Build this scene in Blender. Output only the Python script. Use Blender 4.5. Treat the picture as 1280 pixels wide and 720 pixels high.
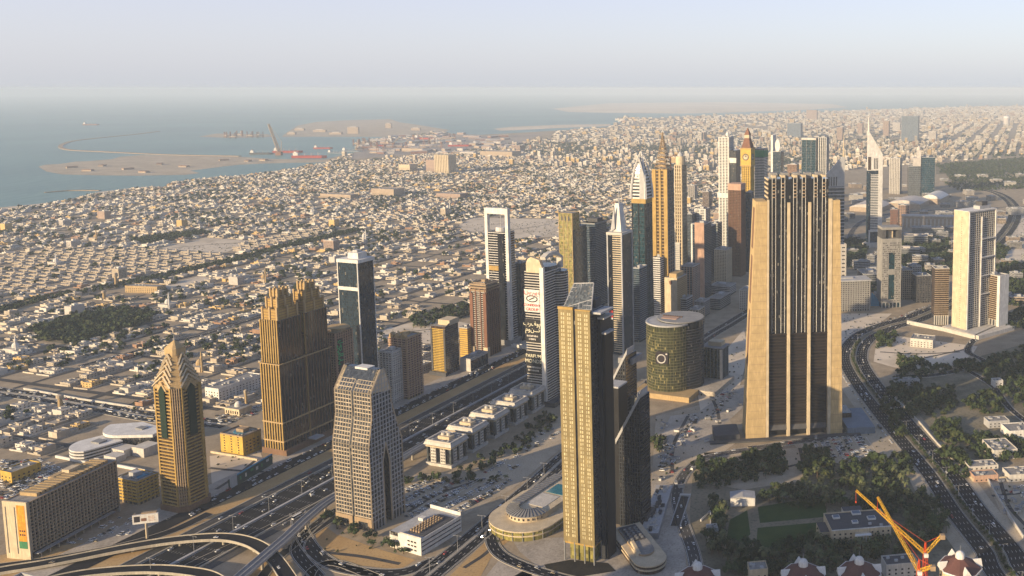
import bpy, math, random
from mathutils import Vector
for _o in list(bpy.data.objects): bpy.data.objects.remove(_o)
SC = bpy.context.scene
COL = SC.collection
rnd = random.Random(11)

# ------------------------------------------------------------------ camera
FPX, CX, CY, HCAM = 1100.0, 950.0, 228.0, 440.0          # focal length and principal point in pixels of a 1280 wide frame
PIT = math.atan(118 / 1100.0)
CP, SP = math.cos(PIT), math.sin(PIT)
cam = bpy.data.cameras.new('camera'); cam_o = bpy.data.objects.new('camera', cam); COL.objects.link(cam_o)
cam.sensor_width = 36.0; cam.lens = 36.0 * FPX / 1280
cam.shift_x = (640 - CX) / 1280.0; cam.shift_y = (CY - 360) / 1280.0
cam.clip_start = 1.0; cam.clip_end = 200000.0
cam_o.location = (0, 0, HCAM); cam_o.rotation_euler = (math.pi / 2 - PIT, 0, 0)
SC.camera = cam_o

# ------------------------------------------------------------------ sky and sun
SUN_HEAD, SUN_EL = math.radians(226), math.radians(14.5)  # heading clockwise from +Y: behind the camera, to the left
world = bpy.data.worlds.new('World'); SC.world = world; world.use_nodes = True
nt = world.node_tree; nt.nodes.clear()
sky = nt.nodes.new('ShaderNodeTexSky'); sky.sky_type = 'NISHITA'; sky.sun_disc = False
sky.sun_elevation = SUN_EL; sky.sun_rotation = SUN_HEAD
sky.altitude = 200; sky.air_density = 1.2; sky.dust_density = 2.0; sky.ozone_density = 3.0
bg = nt.nodes.new('ShaderNodeBackground'); bg.inputs['Strength'].default_value = 0.05
veil = nt.nodes.new('ShaderNodeBackground'); veil.inputs['Strength'].default_value = 1.0      # dusty evening air that pales the clear sky
tcw = nt.nodes.new('ShaderNodeTexCoord'); sep = nt.nodes.new('ShaderNodeSeparateXYZ'); nt.links.new(tcw.outputs['Generated'], sep.inputs[0])
ramp = nt.nodes.new('ShaderNodeValToRGB'); nt.links.new(sep.outputs[2], ramp.inputs[0])
for k, (p_, c_) in enumerate(((0.0, (.325, .34, .38)), (.03, (.315, .323, .378)), (.10, (.30, .287, .372)), (.22, (.078, .10, .185)))):
    e_ = ramp.color_ramp.elements[k] if k < 2 else ramp.color_ramp.elements.new(p_)
    e_.position = p_; e_.color = (*c_, 1)
nt.links.new(ramp.outputs[0], veil.inputs[0])
addw = nt.nodes.new('ShaderNodeAddShader'); nt.links.new(bg.outputs[0], addw.inputs[0]); nt.links.new(veil.outputs[0], addw.inputs[1])
wo = nt.nodes.new('ShaderNodeOutputWorld')
nt.links.new(sky.outputs[0], bg.inputs[0]); nt.links.new(addw.outputs[0], wo.inputs[0])
sun = bpy.data.lights.new('sun', 'SUN'); sun.energy = 5.0; sun.angle = math.radians(0.6); sun.color = (1.0, 0.765, 0.47)
sun_o = bpy.data.objects.new('sun', sun); COL.objects.link(sun_o); sun_o.location = (-3000, -3000, 2000)
sd = Vector((math.sin(SUN_HEAD) * math.cos(SUN_EL), math.cos(SUN_HEAD) * math.cos(SUN_EL), math.sin(SUN_EL)))
sun_o.rotation_euler = sd.to_track_quat('Z', 'Y').to_euler()
SC.view_settings.view_transform = 'Standard'; SC.view_settings.look = 'None'
SC.view_settings.exposure = 0.76; SC.view_settings.gamma = 1.0; SC.view_settings.use_curve_mapping = False
HAZE_D = 5.4e-5
SC.render.engine = 'CYCLES'
cy = SC.cycles
cy.max_bounces = 5; cy.diffuse_bounces = 2; cy.glossy_bounces = 3; cy.transmission_bounces = 2; cy.volume_bounces = 2
cy.use_denoising = True; cy.caustics_reflective = False; cy.caustics_refractive = False
cy.sample_clamp_indirect = 4.0
try: cy.denoiser = 'OPENIMAGEDENOISE'
except Exception: pass

# ------------------------------------------------------------------ where a sight line meets the ground
def G(x, y, z=0.0):
    u = (x - CX) / FPX; v = (CY - y) / FPX
    dy = CP + v * SP; dz = -SP + v * CP
    t = (z - HCAM) / dz
    return Vector((u * t, dy * t, z))
def PX(X, Y, Z=0.0):
    d = Y * CP - (Z - HCAM) * SP; up = Y * SP + (Z - HCAM) * CP
    return CX + FPX * X / d, CY - FPX * up / d
def HZ(Y, y):
    v = (CY - y) / FPX
    return HCAM + Y * (-SP + v * CP) / (CP + v * SP)
def inpoly(x, y, P):
    c = False; j = len(P) - 1
    for i in range(len(P)):
        if (P[i][1] > y) != (P[j][1] > y) and x < (P[j][0] - P[i][0]) * (y - P[i][1]) / (P[j][1] - P[i][1]) + P[i][0]: c = not c
        j = i
    return c

class Fit: pass
def fit(xl, xm, xr, yb, yt, ang=19, w=None, d=None):
    """A rectangular plan from its near corner: the left face runs along the street grid, the right face away from us."""
    a = math.radians(ang); F = Fit()
    Y = G(0, yb)[1]; h = HZ(Y, yt); D = Y * CP - (h - HCAM) * SP; X = (xm - CX) / FPX * D
    ul, ur = (xl - CX) / FPX, (xr - CX) / FPX
    F.w = w or (X - ul * D) / (math.cos(a) + ul * math.sin(a) * CP)
    F.d = d or (ur * D - X) / (math.sin(a) - ur * math.cos(a) * CP)
    F.h = h; F.a = a; F.Y = Y
    ca, sa = math.cos(a), math.sin(a)
    F.x = X - F.w / 2 * ca + F.d / 2 * sa; F.y = Y + F.w / 2 * sa + F.d / 2 * ca
    return F

# ------------------------------------------------------------------ materials
MAT = {}
def _new(name):
    m = bpy.data.materials.new(name); m.use_nodes = True; MAT[name] = m
    n = m.node_tree; b = n.nodes['Principled BSDF']
    return m, n, b
def _mix(n, a, b, fac):
    x = n.nodes.new('ShaderNodeMix'); x.data_type = 'RGBA'
    for s, v in ((6, a), (7, b)):
        if isinstance(v, tuple): x.inputs[s].default_value = (*v[:3], 1)
        else: n.links.new(v, x.inputs[s])
    if isinstance(fac, float): x.inputs[0].default_value = fac
    else: n.links.new(fac, x.inputs[0])
    return x.outputs[2]
def _noise(n, scale, detail=4.0, coord='Object', lo=0.35, hi=0.65, stretch=None):
    tc = n.nodes.new('ShaderNodeTexCoord'); t = n.nodes.new('ShaderNodeTexNoise')
    t.inputs['Scale'].default_value = scale; t.inputs['Detail'].default_value = detail
    src = tc.outputs[coord]
    if stretch:
        mp = n.nodes.new('ShaderNodeMapping'); mp.inputs['Scale'].default_value = stretch
        n.links.new(src, mp.inputs[0]); src = mp.outputs[0]
    n.links.new(src, t.inputs[0])
    r = n.nodes.new('ShaderNodeMapRange'); r.inputs[1].default_value = lo; r.inputs[2].default_value = hi
    n.links.new(t.outputs[0], r.inputs[0])
    return r.outputs[0]
def _scale(c, k): return tuple(min(1, v * k) for v in c)
def solid(name, c, rough=.8, var=.22, scale=.12, metal=0.0, spec=.18, rand=0.0):
    """painted, plastered or concrete surface: weathering streaks and blotches"""
    m, n, b = _new(name)
    f1 = _noise(n, scale, 5.0); f2 = _noise(n, 1.1, 3.0, stretch=(1, 1, .08))
    col = _mix(n, _scale(c, 1 - var), _scale(c, 1 + var * .6), f1)
    col = _mix(n, col, _scale(c, 1 - var * 1.1), f2)
    if rand:
        oi = n.nodes.new('ShaderNodeObjectInfo'); hs = n.nodes.new('ShaderNodeHueSaturation')
        r = n.nodes.new('ShaderNodeMapRange'); r.inputs[3].default_value = 1 - rand; r.inputs[4].default_value = 1 + rand * .5
        n.links.new(oi.outputs['Random'], r.inputs[0]); n.links.new(r.outputs[0], hs.inputs['Value']); n.links.new(col, hs.inputs['Color']); col = hs.outputs[0]
    n.links.new(col, b.inputs['Base Color']); b.inputs['Roughness'].default_value = rough
    b.inputs['Metallic'].default_value = metal; b.inputs['Specular IOR Level'].default_value = spec
    return m
def glass(name, c, rough=.12, cell=(1.6, 1.6, 3.5), var=.5, spec=.7, blinds=(.15, .14, .12), nb=.025, metal=0.0):
    """curtain wall: every pane its own tint, some with pale blinds drawn"""
    m, n, b = _new(name)
    tc = n.nodes.new('ShaderNodeTexCoord'); mp = n.nodes.new('ShaderNodeMapping')
    mp.inputs['Location'].default_value = (.37, .41, .13); mp.inputs['Scale'].default_value = tuple(1 / k for k in cell)
    n.links.new(tc.outputs['Object'], mp.inputs[0])
    fl = n.nodes.new('ShaderNodeVectorMath'); fl.operation = 'FLOOR'; n.links.new(mp.outputs[0], fl.inputs[0])
    wn = n.nodes.new('ShaderNodeTexWhiteNoise'); n.links.new(fl.outputs[0], wn.inputs[0])
    col = _mix(n, _scale(c, 1 - var), _scale(c, 1 + var), wn.outputs['Value'])
    gt = n.nodes.new('ShaderNodeMath'); gt.operation = 'GREATER_THAN'; gt.inputs[1].default_value = 1 - nb
    sp = n.nodes.new('ShaderNodeSeparateColor'); n.links.new(wn.outputs['Color'], sp.inputs[0]); n.links.new(sp.outputs[1], gt.inputs[0])
    col = _mix(n, col, blinds, gt.outputs[0])
    n.links.new(col, b.inputs['Base Color'])
    r = n.nodes.new('ShaderNodeMapRange'); r.inputs[3].default_value = rough * .6; r.inputs[4].default_value = rough * 1.8
    n.links.new(sp.outputs[2], r.inputs[0]); n.links.new(r.outputs[0], b.inputs['Roughness'])
    b.inputs['Specular IOR Level'].default_value = spec; b.inputs['Metallic'].default_value = metal
    return m

solid('white', (.68, .66, .62)); solid('offwhite', (.55, .52, .47)); solid('cream', (.58, .48, .33)); solid('beige', (.44, .36, .26))
solid('sandstone', (.46, .33, .17)); solid('gold', (.40, .265, .085), .45); solid('yellow', (.54, .36, .07), .6); solid('tan', (.34, .25, .16))
solid('brown', (.20, .12, .075)); solid('redbrown', (.20, .10, .065)); solid('maroon', (.14, .065, .055)); solid('pink', (.46, .30, .22))
solid('grey', (.26, .26, .26)); solid('dgrey', (.085, .085, .09)); solid('lgrey', (.42, .42, .42)); solid('black', (.02, .02, .022), .5)
solid('steel', (.40, .41, .42), .4, .12, metal=.6); solid('bluegrey', (.16, .20, .25)); solid('roofgrey', (.30, .285, .26), .9, .3, .2)
solid('kerb', (.42, .38, .31), .85); solid('rail', (.33, .30, .25), .85); solid('red', (.5, .03, .03), .5, .1); solid('cyan', (.03, .22, .36), .5, .15)
solid('orange', (.60, .22, .02), .5); solid('cranegold', (.62, .36, .03), .5, .15); solid('cranered', (.55, .07, .02), .5, .15); solid('green', (.05, .20, .09), .6)
solid('hoard', (.03, .06, .055), .6); solid('neon', (.05, .55, .20), .5, .1); solid('letter', (.72, .68, .50), .5, .05); solid('ink', (.03, .025, .03), .6, .05); solid('adorange', (.70, .30, .03), .5, .3, .3)
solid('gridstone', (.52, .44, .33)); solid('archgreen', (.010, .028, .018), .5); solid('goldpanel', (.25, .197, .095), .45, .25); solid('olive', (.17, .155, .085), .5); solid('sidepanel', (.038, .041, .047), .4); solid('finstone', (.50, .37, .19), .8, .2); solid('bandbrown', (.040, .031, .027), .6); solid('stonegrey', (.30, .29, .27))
solid('villa_a', (.56, .49, .39), rand=.25); solid('villa_b', (.66, .62, .55), rand=.2); solid('villa_c', (.47, .40, .31), rand=.25); solid('villa_d', (.60, .42, .18), rand=.15)
solid('villa_e', (.36, .22, .14), rand=.2); solid('villa_roof', (.56, .50, .41), .9, .35, .3, rand=.25)
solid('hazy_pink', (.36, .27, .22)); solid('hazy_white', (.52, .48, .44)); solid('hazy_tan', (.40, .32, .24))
solid('shiphull', (.38, .06, .04), .6); solid('rust', (.24, .12, .08), .8)
glass('glass_dark', (.030, .035, .042)); glass('glass_blue', (.013, .027, .042), .10, var=.35); glass('glass_teal', (.009, .034, .046), .10)
glass('glass_green', (.010, .026, .020), .10); glass('glass_olive', (.19, .17, .05), .22, (2.5, 2.5, 3.8), .5); glass('glass_gold', (.042, .046, .020), .13, (1.8, 1.8, 4.1), .45, blinds=(.24, .21, .09), nb=.07)
glass('glass_bronze', (.055, .035, .022), .15); glass('glass_black', (.010, .012, .016), .08, nb=.02); glass('glass_grey', (.07, .08, .085), .15)
glass('louvre', (.014, .011, .010), .5, (30, 30, 3.5), .4, .3, nb=.0)
glass('window_gold', (.44, .385, .23), .2, (1.4, 1.4, 3.4), .35, nb=0.0); glass('window_dark', (.025, .025, .028), .15, (1.4, 1.4, 3.0), .6, nb=.12)

def ground_mat():
    m, n, b = _new('sand')
    f1 = _noise(n, .0042, 6.0, lo=.3, hi=.7); f2 = _noise(n, .05, 8.0, lo=.3, hi=.7); f3 = _noise(n, .4, 4.0, lo=.3, hi=.7)
    c = _mix(n, (.27, .21, .14), (.42, .335, .23), f1); c = _mix(n, c, (.19, .15, .10), f2)
    c2 = _mix(n, c, (.44, .37, .27), f3)
    c3 = _mix(n, c, c2, 0.45)
    n.links.new(c3, b.inputs['Base Color']); b.inputs['Roughness'].default_value = .95; b.inputs['Specular IOR Level'].default_value = .1
def flat(name, c1, c2, s1=.08, s2=.8, rough=.95, spec=.04):
    m, n, b = _new(name)
    c = _mix(n, c1, c2, _noise(n, s1, 6.0, lo=.3, hi=.7)); c = _mix(n, c, _scale(c2, 1.2), _noise(n, s1 * .15, 3.0, lo=.4, hi=.75)); c = _mix(n, c, _scale(c1, .75), _noise(n, s2, 5.0, lo=.5, hi=.8))
    n.links.new(c, b.inputs['Base Color']); b.inputs['Roughness'].default_value = rough; b.inputs['Specular IOR Level'].default_value = spec
ground_mat()
flat('asphalt', (.013, .014, .016), (.026, .026, .029)); flat('asphalt_worn', (.05, .049, .048), (.085, .08, .076)); flat('paving', (.27, .24, .20), (.40, .355, .295), .2, .5)
flat('lot', (.30, .25, .18), (.42, .355, .265), .06, .6); flat('ochre', (.34, .22, .10), (.42, .29, .14), .06, .5); flat('lawn', (.025, .055, .015), (.05, .08, .025), .1, .8)
flat('scrub', (.09, .085, .055), (.22, .19, .135), .05, .3); flat('paint', (.62, .61, .58), (.72, .71, .68)); flat('darkbed', (.02, .02, .018), (.05, .045, .035)); flat('pool', (.02, .12, .17), (.03, .17, .22), .1, .4, .1, .6)
flat('port_ground', (.22, .20, .18), (.34, .29, .24), .01, .05); flat('pale_sand', (.46, .39, .295), (.60, .52, .41), .004, .02)
def sea_mat():
    m, n, b = _new('seawater')
    c = _mix(n, (.075, .165, .145), (.13, .255, .215), _noise(n, .0009, 7.0, lo=.3, hi=.7))
    n.links.new(c, b.inputs['Base Color']); b.inputs['Roughness'].default_value = .42; b.inputs['Specular IOR Level'].default_value = .5
    bp = n.nodes.new('ShaderNodeBump'); bp.inputs['Strength'].default_value = .8; bp.inputs['Distance'].default_value = 6.0
    n.links.new(_noise(n, .02, 6.0, stretch=(1, .4, 1), lo=0.0, hi=1.0), bp.inputs['Height']); n.links.new(bp.outputs[0], b.inputs['Normal'])
sea_mat()
def leaf_mat(name, c1, c2):
    m, n, b = _new(name)
    g = n.nodes.new('ShaderNodeNewGeometry'); oi = n.nodes.new('ShaderNodeObjectInfo')
    c = _mix(n, c1, c2, _noise(n, .35, 3.0)); c = _mix(n, c, _scale(c2, 1.35), _noise(n, 2.3, 2.0, lo=.5, hi=.8)); c = _mix(n, c, (c2[0] * 1.5, c2[1] * 1.15, c2[2]), _noise(n, .06, 2.0, lo=.5, hi=.75))
    hs = n.nodes.new('ShaderNodeHueSaturation'); r = n.nodes.new('ShaderNodeMapRange'); r.inputs[3].default_value = .6; r.inputs[4].default_value = 1.7
    n.links.new(oi.outputs['Random'], r.inputs[0]); n.links.new(r.outputs[0], hs.inputs['Value']); n.links.new(c, hs.inputs['Color'])
    n.links.new(hs.outputs[0], b.inputs['Base Color']); b.inputs['Roughness'].default_value = .75; b.inputs['Specular IOR Level'].default_value = .2
leaf_mat('leaf', (.014, .028, .009), (.040, .058, .020)); leaf_mat('leaf_palm', (.028, .042, .015), (.075, .08, .035)); solid('bark', (.12, .085, .055))

# ------------------------------------------------------------------ mesh helpers
class MB:
    def __init__(s): s.v = []; s.f = []; s.m = []
    def face(s, pts, m=0):
        i = len(s.v); s.v += [tuple(p) for p in pts]; s.f.append(tuple(range(i, i + len(pts)))); s.m.append(m)
    def box(s, x0, y0, z0, x1, y1, z1, m=0, mt=None, bottom=True):
        i = len(s.v)
        s.v += [(x0, y0, z0), (x1, y0, z0), (x1, y1, z0), (x0, y1, z0), (x0, y0, z1), (x1, y0, z1), (x1, y1, z1), (x0, y1, z1)]
        fs = [(0, 1, 5, 4), (1, 2, 6, 5), (2, 3, 7, 6), (3, 0, 4, 7), (4, 5, 6, 7)] + ([(3, 2, 1, 0)] if bottom else [])
        for k, f in enumerate(fs):
            s.f.append(tuple(i + q for q in f)); s.m.append(mt if (k == 4 and mt is not None) else m)
    def loft(s, P0, z0, P1, z1, m=0, mt=None, cap=True):
        n = len(P0); i = len(s.v)
        s.v += [(p[0], p[1], z0 if len(p) < 3 else p[2]) for p in P0] + [(p[0], p[1], z1 if len(p) < 3 else p[2]) for p in P1]
        for k in range(n):
            q = (k + 1) % n; s.f.append((i + k, i + q, i + n + q, i + n + k)); s.m.append(m)
        if cap:
            s.f.append(tuple(i + n + k for k in range(n))); s.m.append(m if mt is None else mt)
            s.f.append(tuple(i + n - 1 - k for k in range(n))); s.m.append(m)
    def prism(s, P, z0, z1, m=0, mt=None): s.loft(P, z0, P, z1, m, mt)
    def extrude(s, P, ax, a0, a1, m=0):
        """polygon P given in the plane across axis ax ('x': (y,z), 'y': (x,z)), swept from a0 to a1"""
        g = (lambda p, a: (a, p[0], p[1])) if ax == 'x' else (lambda p, a: (p[0], a, p[1]))
        n = len(P); i = len(s.v); s.v += [g(p, a0) for p in P] + [g(p, a1) for p in P]
        for k in range(n):
            q = (k + 1) % n; s.f.append((i + k, i + q, i + n + q, i + n + k)); s.m.append(m)
        s.f.append(tuple(i + n - 1 - k for k in range(n))); s.m.append(m); s.f.append(tuple(i + n + k for k in range(n))); s.m.append(m)
    def tube(s, p, q, r0, r1=None, n=6, m=0):
        r1 = r0 if r1 is None else r1
        p, q = Vector(p), Vector(q); d = (q - p).normalized()
        e = d.orthogonal().normalized(); g = d.cross(e); i = len(s.v)
        for c, r in ((p, r0), (q, r1)):
            for k in range(n):
                t = 2 * math.pi * (k + .5) / n; s.v.append(tuple(c + e * (r * math.cos(t)) + g * (r * math.sin(t))))
        for k in range(n):
            j = (k + 1) % n; s.f.append((i + k, i + j, i + n + j, i + n + k)); s.m.append(m)
        s.f.append(tuple(i + n - 1 - k for k in range(n))); s.m.append(m); s.f.append(tuple(i + n + k for k in range(n))); s.m.append(m)
    def bar(s, p, q, w, m=0): s.tube(p, q, w * .7071, n=4, m=m)
    def lathe(s, prof, cx=0, cy=0, n=16, m=0, sx=1.0, sy=1.0, rot=0.0):
        i = len(s.v)
        for r, z in prof:
            for k in range(n):
                t = 2 * math.pi * k / n + rot; s.v.append((cx + r * sx * math.cos(t), cy + r * sy * math.sin(t), z))
        for a in range(len(prof) - 1):
            for k in range(n):
                j = (k + 1) % n; s.f.append((i + a * n + k, i + a * n + j, i + (a + 1) * n + j, i + (a + 1) * n + k)); s.m.append(m)
        s.f.append(tuple(i + (len(prof) - 1) * n + k for k in range(n))); s.m.append(m)
        s.f.append(tuple(i + n - 1 - k for k in range(n))); s.m.append(m)
    def add(s, o, dx=0, dy=0, dz=0, a=0.0, k=1.0, mo=0):
        i = len(s.v); ca, sa = math.cos(a) * k, math.sin(a) * k
        s.v += [(dx + x * ca - y * sa, dy + x * sa + y * ca, dz + z * k) for x, y, z in o.v]
        s.f += [tuple(i + q for q in f) for f in o.f]; s.m += [q + mo for q in o.m]
    def mesh(s, name, mats):
        me = bpy.data.meshes.new(name); me.from_pydata(s.v, [], s.f)
        for m in (mats if isinstance(mats, (list, tuple)) else [mats]): me.materials.append(MAT[m])
        if max(s.m, default=0): me.polygons.foreach_set('material_index', s.m)
        me.update(); return me
    def obj(s, name, mats, parent=None, loc=(0, 0, 0), rz=0.0):
        return mobj(name, s.mesh(name, mats), parent, loc, rz)
def mobj(name, me, parent=None, loc=(0, 0, 0), rz=0.0):
    o = bpy.data.objects.new(name, me); COL.objects.link(o); o.location = loc; o.rotation_euler = (0, 0, rz)
    if parent: o.parent = parent
    return o
def rep(src, locs):
    """further copies of a part, under the same parent"""
    for l in locs:
        c = src.copy(); COL.objects.link(c); c.parent = src.parent; c.location = l
def tag(o, label, cat, group=None, kind=None):
    if label: o['label'] = label
    if cat: o['category'] = cat
    if group: o['group'] = group
    if kind: o['kind'] = kind
    return o
def thing(name, label, cat, loc=(0, 0, 0), rz=0.0, group=None):
    o = bpy.data.objects.new(name, None); COL.objects.link(o); o.location = loc; o.rotation_euler = (0, 0, rz); o.empty_display_size = .5
    return tag(o, label, cat, group)
def copy_tree(o, parent=None):
    c = o.copy(); COL.objects.link(c)
    if parent: c.parent = parent
    for ch in list(o.children): copy_tree(ch, c)
    return c
def struct(name, mb, mat, loc=(0, 0, 0)):
    o = mb.obj(name, mat, None, loc); o['kind'] = 'structure'; return o
def text(body, size, mat, parent, loc, rot=(math.pi / 2, 0, 0), name='lettering', ext=.15, sx=1.0):
    cu = bpy.data.curves.new(name, 'FONT'); cu.body = body; cu.size = size; cu.extrude = ext; cu.align_x = 'CENTER'; cu.align_y = 'CENTER'; cu.resolution_u = 2
    t = bpy.data.objects.new(name, cu); COL.objects.link(t)
    bpy.context.view_layer.update()
    me = bpy.data.meshes.new_from_object(t.evaluated_get(bpy.context.evaluated_depsgraph_get())); me.materials.clear(); me.materials.append(MAT[mat])
    bpy.data.objects.remove(t); bpy.data.curves.remove(cu)
    o = mobj(name, me, parent, loc); o.rotation_euler = rot; o.scale = (sx, 1, 1); return o

# ------------------------------------------------------------------ tower helpers; local frame: front face y=-d/2, right face x=+w/2
def tower(name, label, F, cat='tower', group=None):
    r = thing(name, label, cat, (F.x, F.y, 0), -F.a, group); r['_w'] = 0; del r['_w']; return r
def core(r, w, d, z0, z1, mat, name='glazing', cx=0, cy=0, top='roofgrey'):
    b = MB(); b.box(cx - w / 2, cy - d / 2, z0, cx + w / 2, cy + d / 2, z1, 0, 1); return b.obj(name, [mat, top], r)
def bands(r, w, d, z0, z1, fl, th, out, mat, name='floor_band', cx=0, cy=0, faces='FRBL'):
    """one ring per floor, standing proud of the glazing"""
    b = MB(); W, D = w / 2, d / 2; o = out
    if 'F' in faces: b.box(-W - o, -D - o, 0, W + o, -D + .05, th)
    if 'B' in faces: b.box(-W - o, D - .05, 0, W + o, D + o, th)
    if 'R' in faces: b.box(W - .05, -D + .05, 0, W + o, D - .05, th)
    if 'L' in faces: b.box(-W - o, -D + .05, 0, -W + .05, D - .05, th)
    n = max(1, int(round((z1 - z0) / fl))); fl = (z1 - z0) / n
    p = b.obj(name, mat, r, (cx, cy, z0)); rep(p, [(cx, cy, z0 + k * fl) for k in range(1, n + 1)]); return p
def piers(r, w, d, z0, z1, nF, nR, pw, out, mat, name='pier', cx=0, cy=0, mats=None):
    W, D = w / 2, d / 2; h = z1 - z0
    if nF:
        b = MB(); b.box(-pw / 2, -out, 0, pw / 2, .04, h); s = w - pw
        L = [(cx - W + pw / 2 + s * k / max(1, nF - 1), cy - D, z0) for k in range(nF)]
        p = b.obj(name, mat, r, L[0]); rep(p, L[1:])
    if nR:
        b = MB(); b.box(-.04, -pw / 2, 0, out, pw / 2, h); s = d - pw
        L = [(cx + W, cy - D + pw / 2 + s * k / max(1, nR - 1), z0) for k in range(nR)]
        p = b.obj(name, mat, r, L[0]); rep(p, L[1:])
def slab(r, name, mat, x0, y0, z0, x1, y1, z1, mt=None):
    b = MB(); b.box(x0, y0, z0, x1, y1, z1, 0, 1 if mt else None); return b.obj(name, [mat] + ([mt] if mt else []), r)
def plant(r, w, d, z, seed=1, n=7, mat='lgrey', cx=0, cy=0):
    """rooftop parapet, stair head and machinery"""
    q = random.Random(seed); b = MB(); W, D = w / 2, d / 2; t = .5; h = 1.6
    for a in ((-W, -D, W, -D + t), (-W, D - t, W, D), (-W, -D + t, -W + t, D - t), (W - t, -D + t, W, D - t)): b.box(cx + a[0], cy + a[1], z, cx + a[2], cy + a[3], z + h)
    r = b.obj('parapet', mat, r)
    b = MB(); x, y = q.uniform(-.15, .15) * w, q.uniform(-.15, .15) * d; b.box(cx + x - w * .16, cy + y - d * .16, z, cx + x + w * .16, cy + y + d * .16, z + 4.5); b.obj('stair_head', mat, r)
    b = MB()
    b.box(-1.4, -1.1, 0, 1.4, 1.1, 1.5); b.lathe([(.8, 1.5), (.8, 1.9)], n=8)
    L = [(cx + q.uniform(-.4, .4) * w, cy + q.choice((-1, 1)) * q.uniform(.22, .4) * d, z) for _ in range(n)]
    p = b.obj('roof_unit', 'steel', r, L[0]); rep(p, L[1:])
# ================================================================== SETTING
SZ0 = Vector((-537.2, 771.5, 0)); SH = math.radians(19.02)
SD = Vector((math.sin(SH), math.cos(SH), 0)); SN = Vector((math.cos(SH), -math.sin(SH), 0))     # along the highway, and to its right
SZ0 = SZ0 - SN * 9
def SZ(s, t, z=0.0):
    b = 0.0 if s < 650 else -(s - 650) ** 2 / 9000.0 if s < 1100 else -22.5 - (s - 1100) * .1
    return SZ0 + SD * s + SN * (t + b) + Vector((0, 0, z))
def st(X, Y):
    d = Vector((X, Y, 0)) - SZ0; return d.dot(SD), d.dot(SN)
def smooth(P, n=8):
    """Catmull-Rom through 3-D points"""
    P = [Vector(p) for p in P]; Q = [P[0] * 2 - P[1]] + P + [P[-1] * 2 - P[-2]]; R = []
    for i in range(1, len(Q) - 2):
        a, b, c, d = Q[i - 1:i + 3]
        for k in range(n):
            t = k / n
            R.append(.5 * ((2 * b) + (c - a) * t + (2 * a - 5 * b + 4 * c - d) * t * t + (3 * b - a - 3 * c + d) * t ** 3))
    return R + [P[-1]]
def pxline(pts, z=0.0, n=8): return smooth([G(x, y, z) for x, y in pts], n)
def offset(P, t):
    R = []
    for i, p in enumerate(P):
        d = (P[min(i + 1, len(P) - 1)] - P[max(i - 1, 0)]); d.z = 0; d.normalize()
        R.append(p + Vector((d.y, -d.x, 0)) * t)
    return R
def ribbon(mb, P, w0, w1, z, m=0):
    A, B = offset(P, w0), offset(P, w1)
    for i in range(len(P) - 1):
        mb.face([(A[i].x, A[i].y, A[i].z + z), (B[i].x, B[i].y, B[i].z + z), (B[i + 1].x, B[i + 1].y, B[i + 1].z + z), (A[i + 1].x, A[i + 1].y, A[i + 1].z + z)], m)
def wallrib(mb, P, w0, w1, z0, z1, m=0):
    A, B = offset(P, w0), offset(P, w1)
    for i in range(len(P) - 1):
        a, b, c, d = A[i], B[i], B[i + 1], A[i + 1]
        q = lambda p, z: (p.x, p.y, p.z + z)
        mb.face([q(a, z1), q(b, z1), q(c, z1), q(d, z1)], m); mb.face([q(a, z0), q(a, z1), q(d, z1), q(d, z0)], m)
        mb.face([q(b, z0), q(c, z0), q(c, z1), q(b, z1)], m); mb.face([q(a, z0), q(d, z0), q(c, z0), q(b, z0)], m)
    for k in (0, -1):
        a, b = A[k], B[k]; mb.face([q(a, z0), q(b, z0), q(b, z1), q(a, z1)], m)
def poly(mb, pts, z, m=0): mb.face([(G(x, y).x, G(x, y).y, z) for x, y in pts], m)
def dashes(mb, P, t, w, z, on, off):
    Q = offset(P, t); acc = 0.0
    for i in range(len(Q) - 1):
        L = (Q[i + 1] - Q[i]).length; s = 0.0; d = (Q[i + 1] - Q[i]) / max(L, 1e-6); nrm = Vector((d.y, -d.x, 0)) * (w / 2)
        while s < L:
            ph = (acc + s) % (on + off)
            if ph < on:
                e = min(L, s + on - ph); a = Q[i] + d * s; b = Q[i] + d * e
                mb.face([(a - nrm) + Vector((0, 0, z)), (a + nrm) + Vector((0, 0, z)), (b + nrm) + Vector((0, 0, z)), (b - nrm) + Vector((0, 0, z))]); s = e + off
            else: s += on + off - ph
        acc += L

# --- land, sea, islands
b = MB(); b.face([(-38000, -2500, 0), (38000, -2500, 0), (38000, 57000, 0), (-38000, 57000, 0)]); struct('ground', b, 'sand')
SEA = [(-140, 281), (0, 261), (40, 257), (78, 253), (125, 241), (175, 235), (203, 234), (219, 227), (269, 222), (337, 215.5), (385, 207), (406, 203.5), (425, 197), (445, 190), (446, 178),
       (476, 172.5), (556, 164.5), (566, 167.5), (600, 168.5), (650, 166), (700, 163), (760, 159), (776, 153), (772, 147), (800, 148), (900, 145), (1000, 141), (1100, 137), (1300, 131)]
b = MB(); pts = [G(x, y) for x, y in SEA]
b.face([(p.x, p.y, .25) for p in pts] + [(37500, 45000, .25), (37500, 56500, .25), (-37500, 56500, .25), (-37500, 3600, .25)]); struct('sea', b, 'seawater')
b = MB()
poly(b, [(48, 208.5), (56, 206), (75, 205), (95, 202), (110, 201.5), (140, 199), (150, 196), (175, 194), (220, 194.5), (260, 195), (300, 196), (345, 199), (406, 199.5), (430, 193), (440, 196), (406, 203), (370, 203.5), (331, 204.5), (300, 206), (281, 208), (258, 211), (238, 213.5), (250, 216.5), (232, 218.6), (215, 219), (170, 219.7), (125, 219.4), (78, 218.2), (58, 214.5)], .55)
struct('reclaimed_island', b, 'lot')
b = MB(); poly(b, [(248, 171), (270, 167), (335, 168), (342, 171), (290, 172.5)], .55)
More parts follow.
